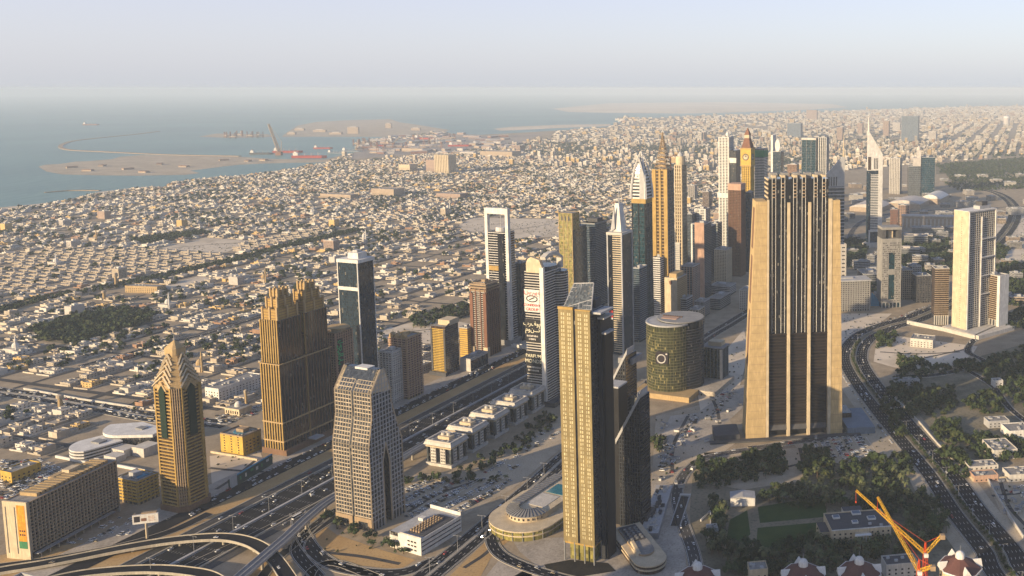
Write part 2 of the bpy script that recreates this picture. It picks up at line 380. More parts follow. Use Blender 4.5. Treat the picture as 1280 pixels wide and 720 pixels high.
poly(b, [(352, 171), (358, 166), (372, 157), (395, 152.5), (430, 150.5), (488, 149), (500, 153), (522, 156), (540, 159), (562, 162.5), (548, 169), (480, 171), (420, 171)], .55); struct('sand_island', b, 'lot')
b = MB(); poly(b, [(617, 161), (640, 158.5), (700, 156), (762, 155), (765, 157.5), (700, 160), (640, 163), (625, 163.5)], .55); struct('harbour_mole', b, 'pale_sand')
b = MB(); poly(b, [(690, 136), (760, 129), (900, 127.5), (1040, 130), (1060, 134), (1000, 137.5), (900, 141), (850, 142), (760, 141), (710, 140)], .55); struct('sandbank', b, 'pale_sand')
b = MB(); wallrib(b, pxline([(300, 195.5), (219, 194), (170, 192), (130, 190), (90, 188), (76, 184.5), (80, 180), (95, 176), (130, 172), (170, 168), (198, 164.5)]), -14, 14, -.5, 4)
wallrib(b, pxline([(56, 241), (90, 238.5), (125, 238.5)]), -7, 7, -.5, 3); struct('breakwater', b, 'tan')
b = MB(); poly(b, [(-140, 283), (0, 262.5), (40, 258.5), (78, 254.5), (125, 242.5), (175, 236), (203, 234.6), (203, 233.2), (175, 233.8), (125, 239.8), (78, 251.7), (40, 255.7), (0, 259.5), (-140, 279)], .4); struct('beach', b, 'pale_sand')
b = MB(); poly(b, [(447, 178), (476, 173), (556, 165), (566, 168), (620, 169.5), (680, 167), (650, 178), (560, 190), (470, 196), (425, 200), (445, 190.5)], .1); struct('port_apron', b, 'port_ground')

# --- open plots of bare ground, paving, lawns
b = MB()
for P in ([(198, 311), (256, 297), (312, 301), (284, 315), (240, 316)], [(572, 282), (590, 272), (640, 273), (700, 274), (702, 296), (660, 296), (640, 300), (580, 288)], [(470, 413), (545, 397), (590, 405), (548, 430), (478, 427)],
          [(200, 357), (250, 345), (268, 349), (225, 362)], [(262, 570), (325, 564), (335, 590), (290, 610), (266, 620)], [(870, 480), (930, 412), (936, 440), (920, 500), (880, 540)], [(1050, 392), (1115, 392), (1090, 412), (1060, 428), (1050, 440)],
          [(1096, 424), (1120, 420), (1222, 433), (1215, 444), (1180, 462), (1120, 460), (1092, 452)], [(1240, 268), (1290, 262), (1290, 330), (1250, 330)], [(440, 225), (470, 222), (480, 228), (445, 231)]): poly(b, P, .14)
struct('bare_plot', b, 'pale_sand')
b = MB(); poly(b, [(500, 596), (590, 588), (640, 560), (660, 548), (700, 520), (712, 552), (640, 612), (560, 655), (505, 650)], .12); poly(b, [(985, 545), (1085, 528), (1130, 572), (1120, 590), (1050, 580), (1000, 566)], .12)
poly(b, [(820, 520), (900, 500), (925, 550), (870, 590), (840, 612), (812, 640)], .12); poly(b, [(880, 566), (1000, 560), (1010, 600), (930, 612), (890, 606)], .12); poly(b, [(1228, 590), (1290, 585), (1290, 680), (1262, 665)], .12); struct('car_park_ground', b, 'lot')
b = MB(); poly(b, [(386, 640), (404, 655), (420, 668), (485, 690), (520, 700), (500, 712), (440, 706), (400, 690)], .12); poly(b, [(560, 722), (630, 655), (642, 672), (618, 690), (600, 722)], .12)
poly(b, [(0, 722), (0, 694), (60, 684), (190, 668), (230, 676), (160, 690), (110, 722)], .12); poly(b, [(300, 722), (340, 690), (366, 704), (372, 722)], .12); struct('sandy_verge', b, 'ochre')
b = MB(); poly(b, [(632, 662), (652, 640), (664, 672), (760, 672), (800, 640), (850, 640), (860, 722), (640, 722), (668, 705), (650, 690)], .10); poly(b, [(606, 722), (632, 690), (668, 712), (664, 722)], .10)
poly(b, [(815, 590), (846, 610), (860, 722), (830, 722), (812, 660)], .16); poly(b, [(838, 520), (872, 516), (920, 482), (934, 480), (928, 510), (890, 545), (870, 555), (820, 560)], .18); struct('plaza_paving', b, 'paving')
b = MB(); poly(b, [(912, 650), (934, 638), (938, 668), (922, 682), (908, 676)], .2); poly(b, [(947, 660), (1035, 652), (1032, 672), (960, 690), (945, 685)], .2)
poly(b, [(947, 634), (1030, 620), (1034, 646), (950, 654)], .2); poly(b, [(92, 590), (120, 575), (132, 580), (104, 594)], .2); struct('lawn', b, 'lawn')
b = MB()
for P in ([(868, 570), (980, 560), (1005, 575), (1140, 570), (1180, 610), (1230, 722), (870, 722), (862, 640)], [(1120, 468), (1180, 470), (1215, 448), (1280, 430), (1285, 560), (1240, 580), (1200, 570), (1150, 520)], [(1135, 300), (1195, 330), (1180, 345), (1110, 340)],
          [(40, 414), (80, 398), (150, 388), (195, 395), (185, 405), (150, 416), (95, 432), (60, 427)], [(165, 300), (250, 290), (262, 293), (180, 306)], [(1170, 205), (1290, 196), (1290, 214), (1170, 218)]): poly(b, P, .08)
struct('garden_soil', b, 'scrub')
b = MB(); poly(b, [(680, 706), (712, 700), (760, 704), (770, 714), (720, 722), (690, 722)], .25); struct('planting_bed', b, 'darkbed')

# --- the highway and its side roads
S_ = [SZ(s, 0) for s in range(-420, 1900, 25)]
road = MB(); ribbon(road, S_, -29, -1.6, .40); ribbon(road, S_, 1.6, 29, .40); struct('highway', road, 'asphalt')
side = MB(); ribbon(side, S_[:48], -43, -31, .38); ribbon(side, S_[:44], 31, 42, .38); struct('slip_road', side, 'asphalt_worn')
srv = MB(); ribbon(srv, S_[14:50], -88, -67, .38); struct('service_road', srv, 'asphalt')
vg = MB(); ribbon(vg, S_[8:50], -66.4, -44, .15); struct('verge', vg, 'ochre')
pv = MB(); ribbon(pv, S_[14:50], -118, -88.5, .2); struct('pavement', pv, 'paving')
mk = MB()
for t in (-28, -2.6, 2.6, 28): ribbon(mk, S_[:60], t - .2, t + .2, .44)
for k in range(1, 7):
    for sg in (-1, 1): dashes(mk, S_[:56], sg * (2.6 + k * 3.63), .2, .44, 3, 12)
def wall_thing(name, label, P, w0, w1, z0, z1, mat, cat='wall'):
    m = MB(); wallrib(m, P, w0, w1, z0, z1); return tag(m.obj(name, mat), label, cat)
wall_thing('median_barrier', 'pale blue-grey barrier along the middle of the wide highway', S_, -1.4, 1.4, .05, 1.3, 'lgrey', 'barrier')
wall_thing('kerb_wall', 'low sandy kerb wall along the far side of the highway', S_[:60], -30.8, -29.2, .05, 1.6, 'kerb')
wall_thing('kerb_wall', 'low sandy kerb wall along the near side of the highway, below the metro viaduct', S_[:60], 29.2, 30.8, .05, 1.6, 'kerb')
wall_thing('kerb_wall', 'kerb between the far slip road and the bare sandy verge', S_[:48], -44.2, -43.2, .05, 1.0, 'kerb')

ROADS = {}
def road2(key, pts, half, med, name='road', mat='asphalt', n=10, medname=None):
    P = pxline(pts, 0, n); ROADS[key] = (P, half, med); m = MB()
    if med: ribbon(m, P, -half, -med, .36); ribbon(m, P, med, half, .36)
    else: ribbon(m, P, -half, half, .36)
    struct(name, m, mat)
    k = MB(); wallrib(k, P, -half - .7, -half, .02, .5); wallrib(k, P, half, half + .7, .02, .5)
    if med: wallrib(k, P, -med, -med + .5, .02, .55); wallrib(k, P, med - .5, med, .02, .55)
    struct('kerbstone', k, 'kerb')
    if med: k = MB(); ribbon(k, P, -med + .5, med - .5, .45); struct('median_strip', k, 'scrub' if med > 3 else 'kerb')
    for sg in ((-1, 1) if med else (1,)):
        lo, hi = (med, half) if med else (-half, half); nl = max(1, int((hi - lo) / 3.7))
        for q in range(1, nl): dashes(mk, P, sg * (lo + (hi - lo) * q / nl), .28, .42, 4, 8)
        for e in ((lo + .8, hi - .8)): ribbon(mk, offset(P, sg * e), -.14, .14, .42)
road2('boulevard', [(1330, 800), (1262, 716), (1247, 687), (1208, 639), (1176, 592), (1142, 552), (1112, 517), (1084, 481), (1068, 455), (1067, 440), (1073, 428), (1087, 417), (1112, 407), (1137, 400.5), (1168, 388), (1215, 372), (1300, 352)], 24, 4.5, 'boulevard')
road2('avenue', [(470, 775), (532, 722), (582, 681), (632, 638), (670, 605), (704, 574), (745, 540), (800, 492), (850, 447), (885, 421), (912, 405), (935, 391), (960, 378)], 13, 1.2, 'avenue')
road2('cross', [(-60, 482), (0, 490), (60, 498), (120, 509), (185, 521), (230, 526), (285, 531)], 14, 2, 'cross_street')
road2('treelined', [(-40, 398), (0, 389), (56, 374), (150, 357), (225, 341), (300, 324.5), (345, 312), (400, 299), (450, 287)], 9, 1.5, 'tree_lined_street')
road2('satwa', [(100, 458), (156, 443), (210, 429), (260, 417), (325, 397), (400, 378), (480, 357)], 7, 0, 'street')
road2('loop', [(398, 722), (372, 690), (382, 668), (408, 646), (425, 636)], 6, 0, 'loop_ramp', n=8)
road2('loop2', [(372, 640), (378, 668), (402, 698), (440, 713), (500, 716), (545, 700)], 7, 0, 'loop_ramp', n=8)
road2('mall', [(626, 650), (614, 668), (622, 690), (650, 706), (700, 722), (760, 735)], 6, 0, 'access_road', n=8)
road2('index_loop', [(872, 722), (866, 690), (852, 650), (846, 618), (856, 592), (882, 573), (930, 563), (985, 554), (1040, 546), (1075, 530)], 6.5, 0, 'access_road', 'asphalt_worn', n=8)
road2('garden_lane', [(1120, 470), (1160, 470), (1205, 462), (1230, 452), (1210, 440), (1218, 425), (1240, 412), (1300, 390)], 6, 0, 'garden_lane', n=8)
road2('garden_lane2', [(1204, 460), (1240, 482), (1262, 510), (1300, 540)], 5, 0, 'garden_lane', n=8)
road2('far_loop', [(1200, 232), (1225, 236), (1250, 243), (1266, 256), (1268, 272), (1258, 290), (1240, 310)], 22, 4, 'far_motorway', n=8)
road2('far_road', [(1060, 305), (1066, 288), (1080, 276), (1110, 268), (1180, 262), (1290, 258)], 9, 0, 'far_road', 'asphalt_worn', n=8)
tk = MB(); tr = random.Random(6)
for (x0, y0), (x1, y1) in (((880, 480), (900, 530)), ((905, 430), (890, 500)), ((860, 520), (840, 590)), ((1000, 560), (1010, 600)), ((940, 590), (1000, 580)), ((1100, 440), (1200, 440)), ((1120, 455), (1210, 436)), ((270, 612), (320, 575)), ((262, 585), (330, 590)), ((480, 420), (560, 410)), ((590, 290), (690, 280)), ((215, 310), (300, 304)), ((1250, 600), (1285, 660)), ((1240, 620), (1290, 615)), ((510, 640), (600, 600)), ((400, 690), (500, 705)), ((580, 710), (625, 668))):
    ribbon(tk, pxline([(x0, y0), ((x0 + x1) / 2 + tr.uniform(-8, 8), (y0 + y1) / 2 + tr.uniform(-4, 4)), (x1, y1)]), -2.2, 2.2, .21)
struct('dirt_track', tk, 'asphalt_worn')
struct('lane_marking', mk, 'paint')
road2('under_ramp', [(190, 735), (240, 706), (300, 678), (352, 652), (392, 632)], 5, 0, 'slip_ramp', n=8)
road2('under_ramp2', [(318, 735), (340, 706), (364, 684), (396, 662), (420, 646)], 4.5, 0, 'slip_ramp', n=8)
road2('under_ramp3', [(-30, 712), (60, 700), (150, 683), (215, 664), (262, 642)], 5.5, 0, 'slip_ramp', n=8)
road2('under_ramp4', [(382, 735), (392, 712), (420, 704), (470, 722)], 4.5, 0, 'slip_ramp', n=8)
m = MB(); ribbon(m, ROADS['boulevard'][0][:95], -41, -25.2, .2); ribbon(m, ROADS['boulevard'][0][:70], 25.2, 34, .2); struct('verge', m, 'lot')
# parking bays
pb = MB()
for (c0, c1, ang) in (((508, 650), (640, 600), 28), ((1010, 572), (1085, 545), -8), ((845, 556), (872, 522), 8)):
    a_, b_ = G(*c0), G(*c1); u = Vector((math.sin(math.radians(ang)), math.cos(math.radians(ang)), 0)); v = Vector((u.y, -u.x, 0)); Lx, Ly = abs((b_ - a_).dot(v)), abs((b_ - a_).dot(u)); sg = 1 if (b_ - a_).dot(v) > 0 else -1; sg2 = 1 if (b_ - a_).dot(u) > 0 else -1
    for i in range(int(Lx / 17) + 1):
        o_ = a_ + v * sg * i * 17; ribbon(pb, [o_, o_ + u * sg2 * Ly], -.12, .12, .19)
struct('parking_bay_line', pb, 'paint')
# local streets of the low-rise quarter
LA = math.radians(17); LD = Vector((math.sin(LA), math.cos(LA), 0)); LN = Vector((math.cos(LA), -math.sin(LA), 0)); LO = Vector((-700, 1000, 0))
BLK_S, BLK_T = 150.0, 76.0
PLOTS = [[(198, 311), (256, 297), (312, 301), (284, 315), (240, 316)], [(572, 282), (590, 272), (640, 273), (700, 274), (702, 296), (660, 296), (640, 300), (580, 288)], [(470, 413), (545, 397), (590, 405), (548, 430), (478, 427)], [(200, 357), (250, 345), (268, 349), (225, 362)]]
PARKS = [[(40, 414), (80, 398), (150, 388), (195, 395), (185, 405), (150, 416), (95, 432), (60, 427)], [(165, 300), (250, 290), (262, 293), (180, 306)]]
EXCL = PLOTS + PARKS + [[(90, 590), (95, 545), (185, 510), (215, 520), (215, 600)], [(-40, 722), (-40, 560), (60, 570), (100, 590), (200, 600), (200, 722)], [(150, 368), (156, 356), (200, 356), (200, 370)],
        [(1030, 330), (1030, 215), (1140, 205), (1290, 194), (1290, 340)], [(200, 520), (350, 500), (420, 560), (300, 640), (200, 640)], [(440, 190), (470, 178), (560, 168), (700, 163), (690, 172), (600, 186), (540, 192), (440, 202)]]
def rdist(X, Y):
    best = 1e9
    for k in ('cross', 'treelined', 'satwa'):
        P, half, med = ROADS[k]
        for p in P[::2]:
            q = math.hypot(p.x - X, p.y - Y) - half
            if q < best: best = q
    return best
def is_sea(px, py): return py < 127 or (inpoly(px, py, SEA + [(1300, 100), (-140, 100)]))
def residential(X, Y):
    if Y < 700 or Y > 22000: return False
    px, py = PX(X, Y)
    if px < -40 or px > 1320 or py > 735 or is_sea(px, py): return False
    s, t = st(X, Y)
    if t > -190 and Y < 3900: return False
    if t > -150 and Y < 3300: return False
    for E in EXCL:
        if inpoly(px, py, E): return False
    return True
ls = MB()
for i in range(-4, 24):
    for q in range(-100, 70):
        a = LO + LD * (i * BLK_S) + LN * (q * 30); c = a + LN * 15
        if residential(c.x, c.y): ls.face([a + LD * -4.5 + Vector((0, 0, .28)), a + LN * 30 + LD * -4.5 + Vector((0, 0, .28)), a + LN * 30 + LD * 4.5 + Vector((0, 0, .28)), a + LD * 4.5 + Vector((0, 0, .28))])
for j in range(-39, 29):
    w = 6.5 if j % 4 == 0 else 3.8
    for q in range(-20, 118):
        a = LO + LN * (j * BLK_T) + LD * (q * 30); c = a + LD * 15
        if residential(c.x, c.y): ls.face([a - LN * w + Vector((0, 0, .32)), a + LN * w + Vector((0, 0, .32)), a + LD * 30 + LN * w + Vector((0, 0, .32)), a + LD * 30 - LN * w + Vector((0, 0, .32))])
struct('residential_street', ls, 'asphalt_worn')

# --- elevated roads and the metro viaduct
def flyover(name, label, pts, zs, half, cat='flyover', deck='asphalt', wall='kerb', pier_every=38, par=1.0, cap=True):
    P = smooth([G(x, y, z) for (x, y), z in zip(pts, zs)], 10)
    r = thing(name, label, cat, (P[len(P) // 2].x, P[len(P) // 2].y, 0)); o = Vector((P[len(P) // 2].x, P[len(P) // 2].y, 0)); Q = [p - o for p in P]
    m = MB(); wallrib(m, Q, -half, half, -1.8, -.05); m.obj('deck', wall, r)
    m = MB(); ribbon(m, Q, -half + .5, half - .5, .02); m.obj('carriageway', deck, r)
    for sg in (-1, 1):
        m = MB(); wallrib(m, Q, sg * half - .2, sg * half + .2, -.3, par); m.obj('parapet', wall, r)
    acc = pier_every * .6
    first = None
    for i in range(len(Q) - 1):
        acc += (Q[i + 1] - Q[i]).length
        if acc > pier_every and Q[i].z > 4:
            acc = 0; z = Q[i].z - 1.8
            m = MB(); m.lathe([(1.3, 0), (1.2, z - 2.0), (2.6, z)], n=10); m.obj('pier', 'kerb', r, (Q[i].x, Q[i].y, 0))
    return P, r
FLY = []
P_, _ = flyover('flyover', 'curving elevated ramp with sandy parapets, the upper one crossing the highway', [(-60, 726), (0, 713), (50, 705), (100, 695.5), (150, 685.5), (200, 677), (240, 672.5), (276, 671), (303, 674.5), (326, 684), (346, 702), (372, 740)], [1, 2, 3, 4, 5.5, 6.5, 7.5, 8, 8, 8, 7.5, 6], 6.2); FLY.append(P_)
P_, _ = flyover('flyover', 'lower elevated ramp at the bottom edge, below the upper curve', [(-20, 750), (40, 731), (90, 719), (140, 713), (190, 711), (230, 713.5), (262, 720), (292, 740)], [5, 6, 7, 7, 7, 7, 7, 7], 6.0); FLY.append(P_)
MET = [(250, 762), (285, 733), (302, 719), (330, 695), (357, 672), (385, 646), (414, 623.5), (470, 591), (520, 561), (565, 536), (610, 512), (655, 488), (700, 466)]
P_, met = flyover('metro_viaduct', 'twin-track concrete metro viaduct sweeping past the grid-faced tower', MET, [11] * len(MET), 5.2, 'viaduct', 'grey', 'lgrey', 34, 1.1); METP = P_
o_ = Vector(met.location); Q_ = [p - o_ for p in METP]
m = MB()
for t in (-2.9, -1.5, 1.5, 2.9): wallrib(m, Q_, t - .12, t + .12, .05, .3)
m.obj('rail', 'steel', met)
m = MB(); wallrib(m, Q_, -.3, .3, 0, .9); m.obj('walkway', 'lgrey', met)
flyover('footbridge', 'pale covered footbridge over the highway beside the tower with the open frame', [(640, 432), (650, 433), (664, 436), (690, 441)], [8, 8, 8, 8], 2.6, 'footbridge', 'white', 'white', 30, 3.2)
# ================================================================== BUILDINGS ONE BY ONE
PI2 = math.pi / 2
# --- slab hotel with the honeycomb side, bottom left
F = fit(3, 33, 142, 700, 630, 8.5, d=97); w, d, h = F.w, F.d, F.h
r = tower('slab_hotel', 'long slab hotel with a honeycomb side and an orange banner on its end wall', F, 'hotel')
core(r, w - 1.6, d - 2, 4.5, h, 'window_dark')
slab(r, 'end_wall', 'cream', -w / 2, -d / 2 - .6, 0, w / 2, -d / 2 + 1.2, h + 1.4); slab(r, 'end_wall', 'offwhite', -w / 2, d / 2 - 1.2, 0, w / 2, d / 2, h + 1.4)
bands(r, w - 1.6, d - 2.4, 7, h, 3.55, .8, 1.5, 'tan', 'floor_band', faces='RL'); piers(r, w - 1.6, d - 2.4, 7, h, 0, 27, .55, 1.75, 'beige', 'fin')
slab(r, 'ground_floor', 'brown', -w / 2 + 3, -d / 2 + 2, 0, w / 2 - 3, d / 2 - 2, 4.6); slab(r, 'canopy', 'grey', w / 2, -d / 2 + 3, 4.6, w / 2 + 5, d / 2 - 10, 5.3)
b = MB(); b.box(-.4, -.4, 0, .4, .4, 4.6); p = b.obj('column', 'beige', r, (w / 2 + 4.4, -d / 2 + 6, 0)); rep(p, [(w / 2 + 4.4, -d / 2 + 6 + k * 8.8, 0) for k in range(1, 9)])
b = MB(); b.box(-w * .36, -1.6, 0, w * .36, 1.6, 3.2); p = b.obj('roof_rib', 'sandstone', r, (-1, -d / 2 + 16, h)); rep(p, [(-1, -d / 2 + 16 + k * 4.9, h) for k in range(1, 16)])
slab(r, 'roof_annexe', 'sandstone', -w * .55, -2, 0, -w * .32, d * .30, h + 3.5); slab(r, 'roof_annexe', 'cream', -w * .42, d * .1, h, -w * .1, d * .22, h + 6)
b = MB(); f = -d / 2 - .75
b.box(w * .08, f, h * .30, w * .42, f + .14, h * .97, 0); b.box(w * .08, f - .02, h * .20, w * .42, f + .1, h * .33, 1)
for k, zz in enumerate((.50, .43)):
    for q in range(3): b.box(w * (.14 + q * .09), f - .05, h * zz, w * (.20 + q * .09), f, h * (zz + .03), 2)
b.obj('banner', ['adorange', 'green', 'ink'], r)
for xx in (-.40, -.02): slab(r, 'wall_slot', 'dgrey', w * xx, -d / 2 - .66, h * .10, w * (xx + .045), -d / 2 - .5, h * .93)
# --- small yellow apartment block behind it
F = fit(144.5, 171, 198, 632, 603, 19); w, d, h = F.w, F.d, F.h
r = tower('apartment_block', 'small yellow apartment block with a blue roof tarpaulin beside the long slab hotel', F, 'building')
core(r, w - 1, d - 1, 0, h, 'window_dark'); bands(r, w - 1, d - 1, 3, h - 1, 3.6, 1.9, .7, 'yellow', 'balcony'); piers(r, w - 1, d - 1, 0, h, 5, 6, 1.5, .55, 'sandstone'); plant(r, w, d, h, 3)
slab(r, 'tarpaulin', 'cyan', -2, -d * .3, h + .3, w * .3, d * .3, h + .6)
# --- golden tower with the pyramidal crown
F = fit(188, 223, 255, 641, 487, 19); w, d, h = 37, 34, F.h
r = tower('crowned_tower', 'golden residential tower with balconies and a stepped pyramidal crown with a spire', F, 'tower')
W, D = w / 2, d / 2; c = 7.0
def chamf(W, D, c): return [(-W + c, -D), (W - c, -D), (W, -D + c), (W, D - c), (W - c, D), (-W + c, D), (-W, D - c), (-W, -D + c)]
b = MB(); b.prism(chamf(W - 1.2, D - 1.2, c), 0, h, 0, 1); b.obj('glazing', ['glass_bronze', 'roofgrey'], r)
b = MB(); b.prism(chamf(W, D, c), 0, 1.35)
n = 35; p = b.obj('balcony', 'gold', r, (0, 0, 6)); rep(p, [(0, 0, 6 + (h - 7.4) * k / (n - 1)) for k in range(1, n)])
L = []
b = MB(); b.box(-.9, -.9, 0, .9, .9, h)
for x, y in chamf(W - .6, D - .6, c): L.append((x, y, 0))
p = b.obj('pier', 'gold', r, L[0]); rep(p, L[1:])
b = MB(); b.box(-.5, -.5, 0, .5, .5, h); L = []
for t in (.2, .4, .6, .8): L += [(W - c + c * t - .2, -D + c * t - .2, 0), (-W + c - c * t + .2, -D + c * t - .2, 0)]
p = b.obj('corner_fin', 'tan', r, L[0]); rep(p, L[1:])
def arch(u, z0, z1, hw): return [(u - hw, z0), (u + hw, z0), (u + hw, z1 - hw * 1.3), (u, z1), (u - hw, z1 - hw * 1.3)]
b = MB(); b.extrude(arch(0, h * .60, h + 3, 4.1), 'y', -D - .9, -D + .3); b.obj('arched_window', 'archgreen', r)
b = MB(); b.extrude(arch(0, h * .60, h + 3, 4.1), 'x', W - .3, W + .9); b.obj('arched_window', 'archgreen', r)
b = MB(); b.extrude(arch(0, h - 3, h + 6.5, 6.2), 'y', -D - .6, -D + 3); b.obj('gable', 'sandstone', r)
b = MB(); b.extrude(arch(0, h - 3, h + 6.5, 6.2), 'x', W - 3, W + .6); b.obj('gable', 'sandstone', r)
b = MB(); z = h; zt = HZ(F.Y, 449); n = 9
for k in range(n):
    q = 1 - .58 * k / (n - 1); b.prism(chamf(W * q, D * q, c * q), z, z + (zt - h) / n); z += (zt - h) / n
q = .42; b.obj('crown', 'sandstone', r)
b = MB()
for k in range(5):                          # chevron ribs climbing both visible gables
    q = 1 - .11 * k; z0_ = h + 1 + k * (zt - h) * .17
    for sg in (-1, 1):
        b.bar((sg * (W - c + 1) * q, -D * q - .5, z0_), (0, -D * q * .86 - .5, z0_ + 11), 1.5); b.bar((W * q + .5, sg * (D - c + 1) * q, z0_), (W * q * .86 + .5, 0, z0_ + 11), 1.5)
b.obj('crown_rib', 'cream', r)
zc_ = HZ(F.Y, 441); zp = HZ(F.Y, 432)
b = MB(); b.prism(chamf(W * .44, D * .44, 2.5), zt, zc_); b.loft(chamf(W * .44, D * .44, 2.5), zc_, chamf(.5, .5, .3), zp); b.obj('cupola', 'sandstone', r)
b = MB(); b.lathe([(.7, zp - 1), (.15, HZ(F.Y, 424))], n=6); b.obj('spire', 'steel', r)
b = MB(); b.prism(chamf(W + 1.5, D + 1.5, c), 0, 6, 0); b.obj('podium', 'brown', r)
# --- white curving complex behind the slab hotel
o = G(140, 560); r = thing('curved_complex', 'white low complex with sweeping curved roofs behind the slab hotel', 'building', (o.x, o.y, 0), -math.radians(19))
def arcpts(cx, cy, R0, a0, a1, n=12): return [(cx + R0 * math.cos(math.radians(a0 + (a1 - a0) * k / n)), cy + R0 * math.sin(math.radians(a0 + (a1 - a0) * k / n))) for k in range(n + 1)]
b = MB(); P = arcpts(0, -18, 24, 180, 300) + [(22, -2), (-14, 6)]; b.prism(P, 0, 13, 0); b.obj('drum', 'window_dark', r)
b = MB(); P2 = [(x * 1.05, y * 1.05) for x, y in P]; b.prism(P2, 0, 1.6); p = b.obj('storey_band', 'white', r, (0, 0, 1)); rep(p, [(0, 0, 1 + 3.7 * k) for k in range(1, 4)])
b = MB(); P3 = arcpts(2, 30, 34, 195, 300) + [(52, 14), (48, 34), (0, 40)]; b.prism(P3, 15, 18.5); b.prism([(x * .92 + 1, y * .92 + 1) for x, y in P3], 0, 15, 1); b.obj('swept_roof', ['white', 'window_dark'], r)
b = MB(); b.box(22, -16, 0, 44, 0, 9); b.box(30, -30, 0, 50, -18, 7); b.box(46, -8, 0, 66, 12, 11, 0); b.obj('wing', 'offwhite', r)
b = MB(); b.box(-6, -20, 13.2, 8, -10, 15.5); b.box(14, 20, 18.6, 26, 28, 20); b.obj('roof_light', 'grey', r)
# --- yellow building with the blue pool
F = fit(275, 303, 326, 571, 547, 19); w, d, h = F.w, F.d, F.h
r = tower('pool_building', 'yellow walled building with a blue pool on its roof, beside the bare plot', F, 'building')
core(r, w, d, 0, h, 'yellow', 'wall'); plant(r, w, d, h, 5, 4, 'tan'); b = MB(); b.lathe([(7, h + .2), (6.6, h + .9)], n=14, sx=1.3); b.obj('pool', 'pool', r)
for k in range(3):
    b = MB(); b.box(-.9, -.05, 0, .9, .3, 1.5); p = b.obj('window', 'window_dark', r, (-w * .32 + k * w * .31, -d / 2 - .15, 3)); rep(p, [(-w * .32 + k * w * .31, -d / 2 - .15, 3 + 3.2 * q) for q in range(1, int(h / 3.4))])
b = MB(); b.box(-.05, -1.2, 0, .25, 1.2, 1.6); p = b.obj('window', 'window_dark', r, (w / 2, -d * .3, 4)); rep(p, [(w / 2, -d * .3 + q * d * .2, 4 + 4 * z) for q in range(4) for z in range(int(h / 5)) if q + z])
# --- twin golden towers
yb2 = 569
F = fit(324, 347, 376, yb2, 402, 19); w, d, h = 27, 34, F.h; W, D = w / 2, d / 2
r = tower('twin_tower', 'pair of joined golden ribbed towers with stepped crowns', F, 'tower')
hs = HZ(F.Y, 455); hc = HZ(F.Y, 366)
for k, oy in enumerate((0.0, 40.0)):
    core(r, w + 3, d + 3, 0, hs, 'glass_black', cy=oy); core(r, w, d, hs, h, 'glass_black', cy=oy)
    piers(r, w + 3, d + 3, 0, hs, 8, 0, 1.7, .8, 'gold', cy=oy); piers(r, w, d, hs - 2, h + 1, 8, 0, 1.6, .7, 'gold', 'upper_pier', cy=oy); piers(r, w + 3, d + 3, 0, hs, 0, 9, .8, .3, 'brown', cy=oy); piers(r, w, d, hs - 2, h + 1, 0, 9, .8, .25, 'brown', 'upper_pier', cy=oy)  # right-side piers coloured brown instead of gold, darkening the shaded faces
    slab(r, 'ledge', 'sandstone', -W - 3, oy - D - 3, hs - 1, W + 3, oy + D + 3, hs)
    for z in (h * .10, h * .24):
        slab(r, 'ledge', 'sandstone', -W - 2.6, oy - D - 2.6, z, W + 2.6, oy + D + 2.6, z + 1.6)
    for q, (s, za, zb) in enumerate(((.84, h, h + (hc - h) * .38), (.62, h + (hc - h) * .38, h + (hc - h) * .72), (.40, h + (hc - h) * .72, hc))):
        slab(r, 'crown_step', 'gold', -W * s, oy - D * s, za, W * s, oy + D * s, zb)
        b = MB(); b.box(-1.1, -1.1, 0, 1.1, 1.1, (zb - za) + 2.5); L = [(sx * W * s, oy + sy * D * s, za) for sx in (-1, 0, 1) for sy in (-1, 0, 1) if sx or sy]; p = b.obj('pinnacle', 'sandstone', r, L[0]); rep(p, L[1:])
        bands(r, w * s, d * s, za + 2, zb - 1, 3.4, .6, .25, 'brown', 'louvre', cy=oy)
slab(r, 'link', 'glass_bronze', -W * .7, D - 2, 0, W * .8, 40 - D + 2, h * .86); slab(r, 'entrance_canopy', 'lgrey', W, 16, 8, W + 14, 30, 9.2); slab(r, 'podium', 'brown', -W - 6, -D - 2.5, 0, W + 5.5, 40 + D + 2.5, 7)
# --- tower with the green sign
F = fit(404, 419, 441, 536, 418, 19); w, d, h = F.w, F.d, F.h; W, D = w / 2, d / 2
r = tower('sign_tower', 'brown residential tower with a vertical green lettered sign', F, 'tower')
core(r, w - 1.5, d - 1.5, 0, h, 'glass_bronze'); bands(r, w - 1.5, d - 1.5, 5, h, 3.4, 1.2, .8, 'tan', 'balcony'); piers(r, w - 1.5, d - 1.5, 0, h, 5, 8, 1.0, .9, 'pink')
slab(r, 'green_sign', 'ink', W - .2, -D * .75, h * .36, W + .9, -D * .28, h * .94)
t_ = text('TO LET', 8.5, 'neon', r, (W + 1.0, -D * .51, h * .50), (PI2, 0, PI2)); t_.rotation_euler = (0, -PI2, 0); t_.rotation_euler = (math.pi, -PI2, math.pi)
t_ = text('للإيجار', 9, 'neon', r, (W + 1.0, -D * .51, h * .80)); t_.rotation_euler = (math.pi, -PI2, math.pi)
b = MB(); b.lathe([(9, h), (9, h + 4), (8, h + 5)], n=16); b.obj('roof_drum', 'beige', r); b = MB(); b.lathe([(13, h + 5), (13, h + 6)], n=18, sx=1.2); b.obj('roof_disc', 'sandstone', r)
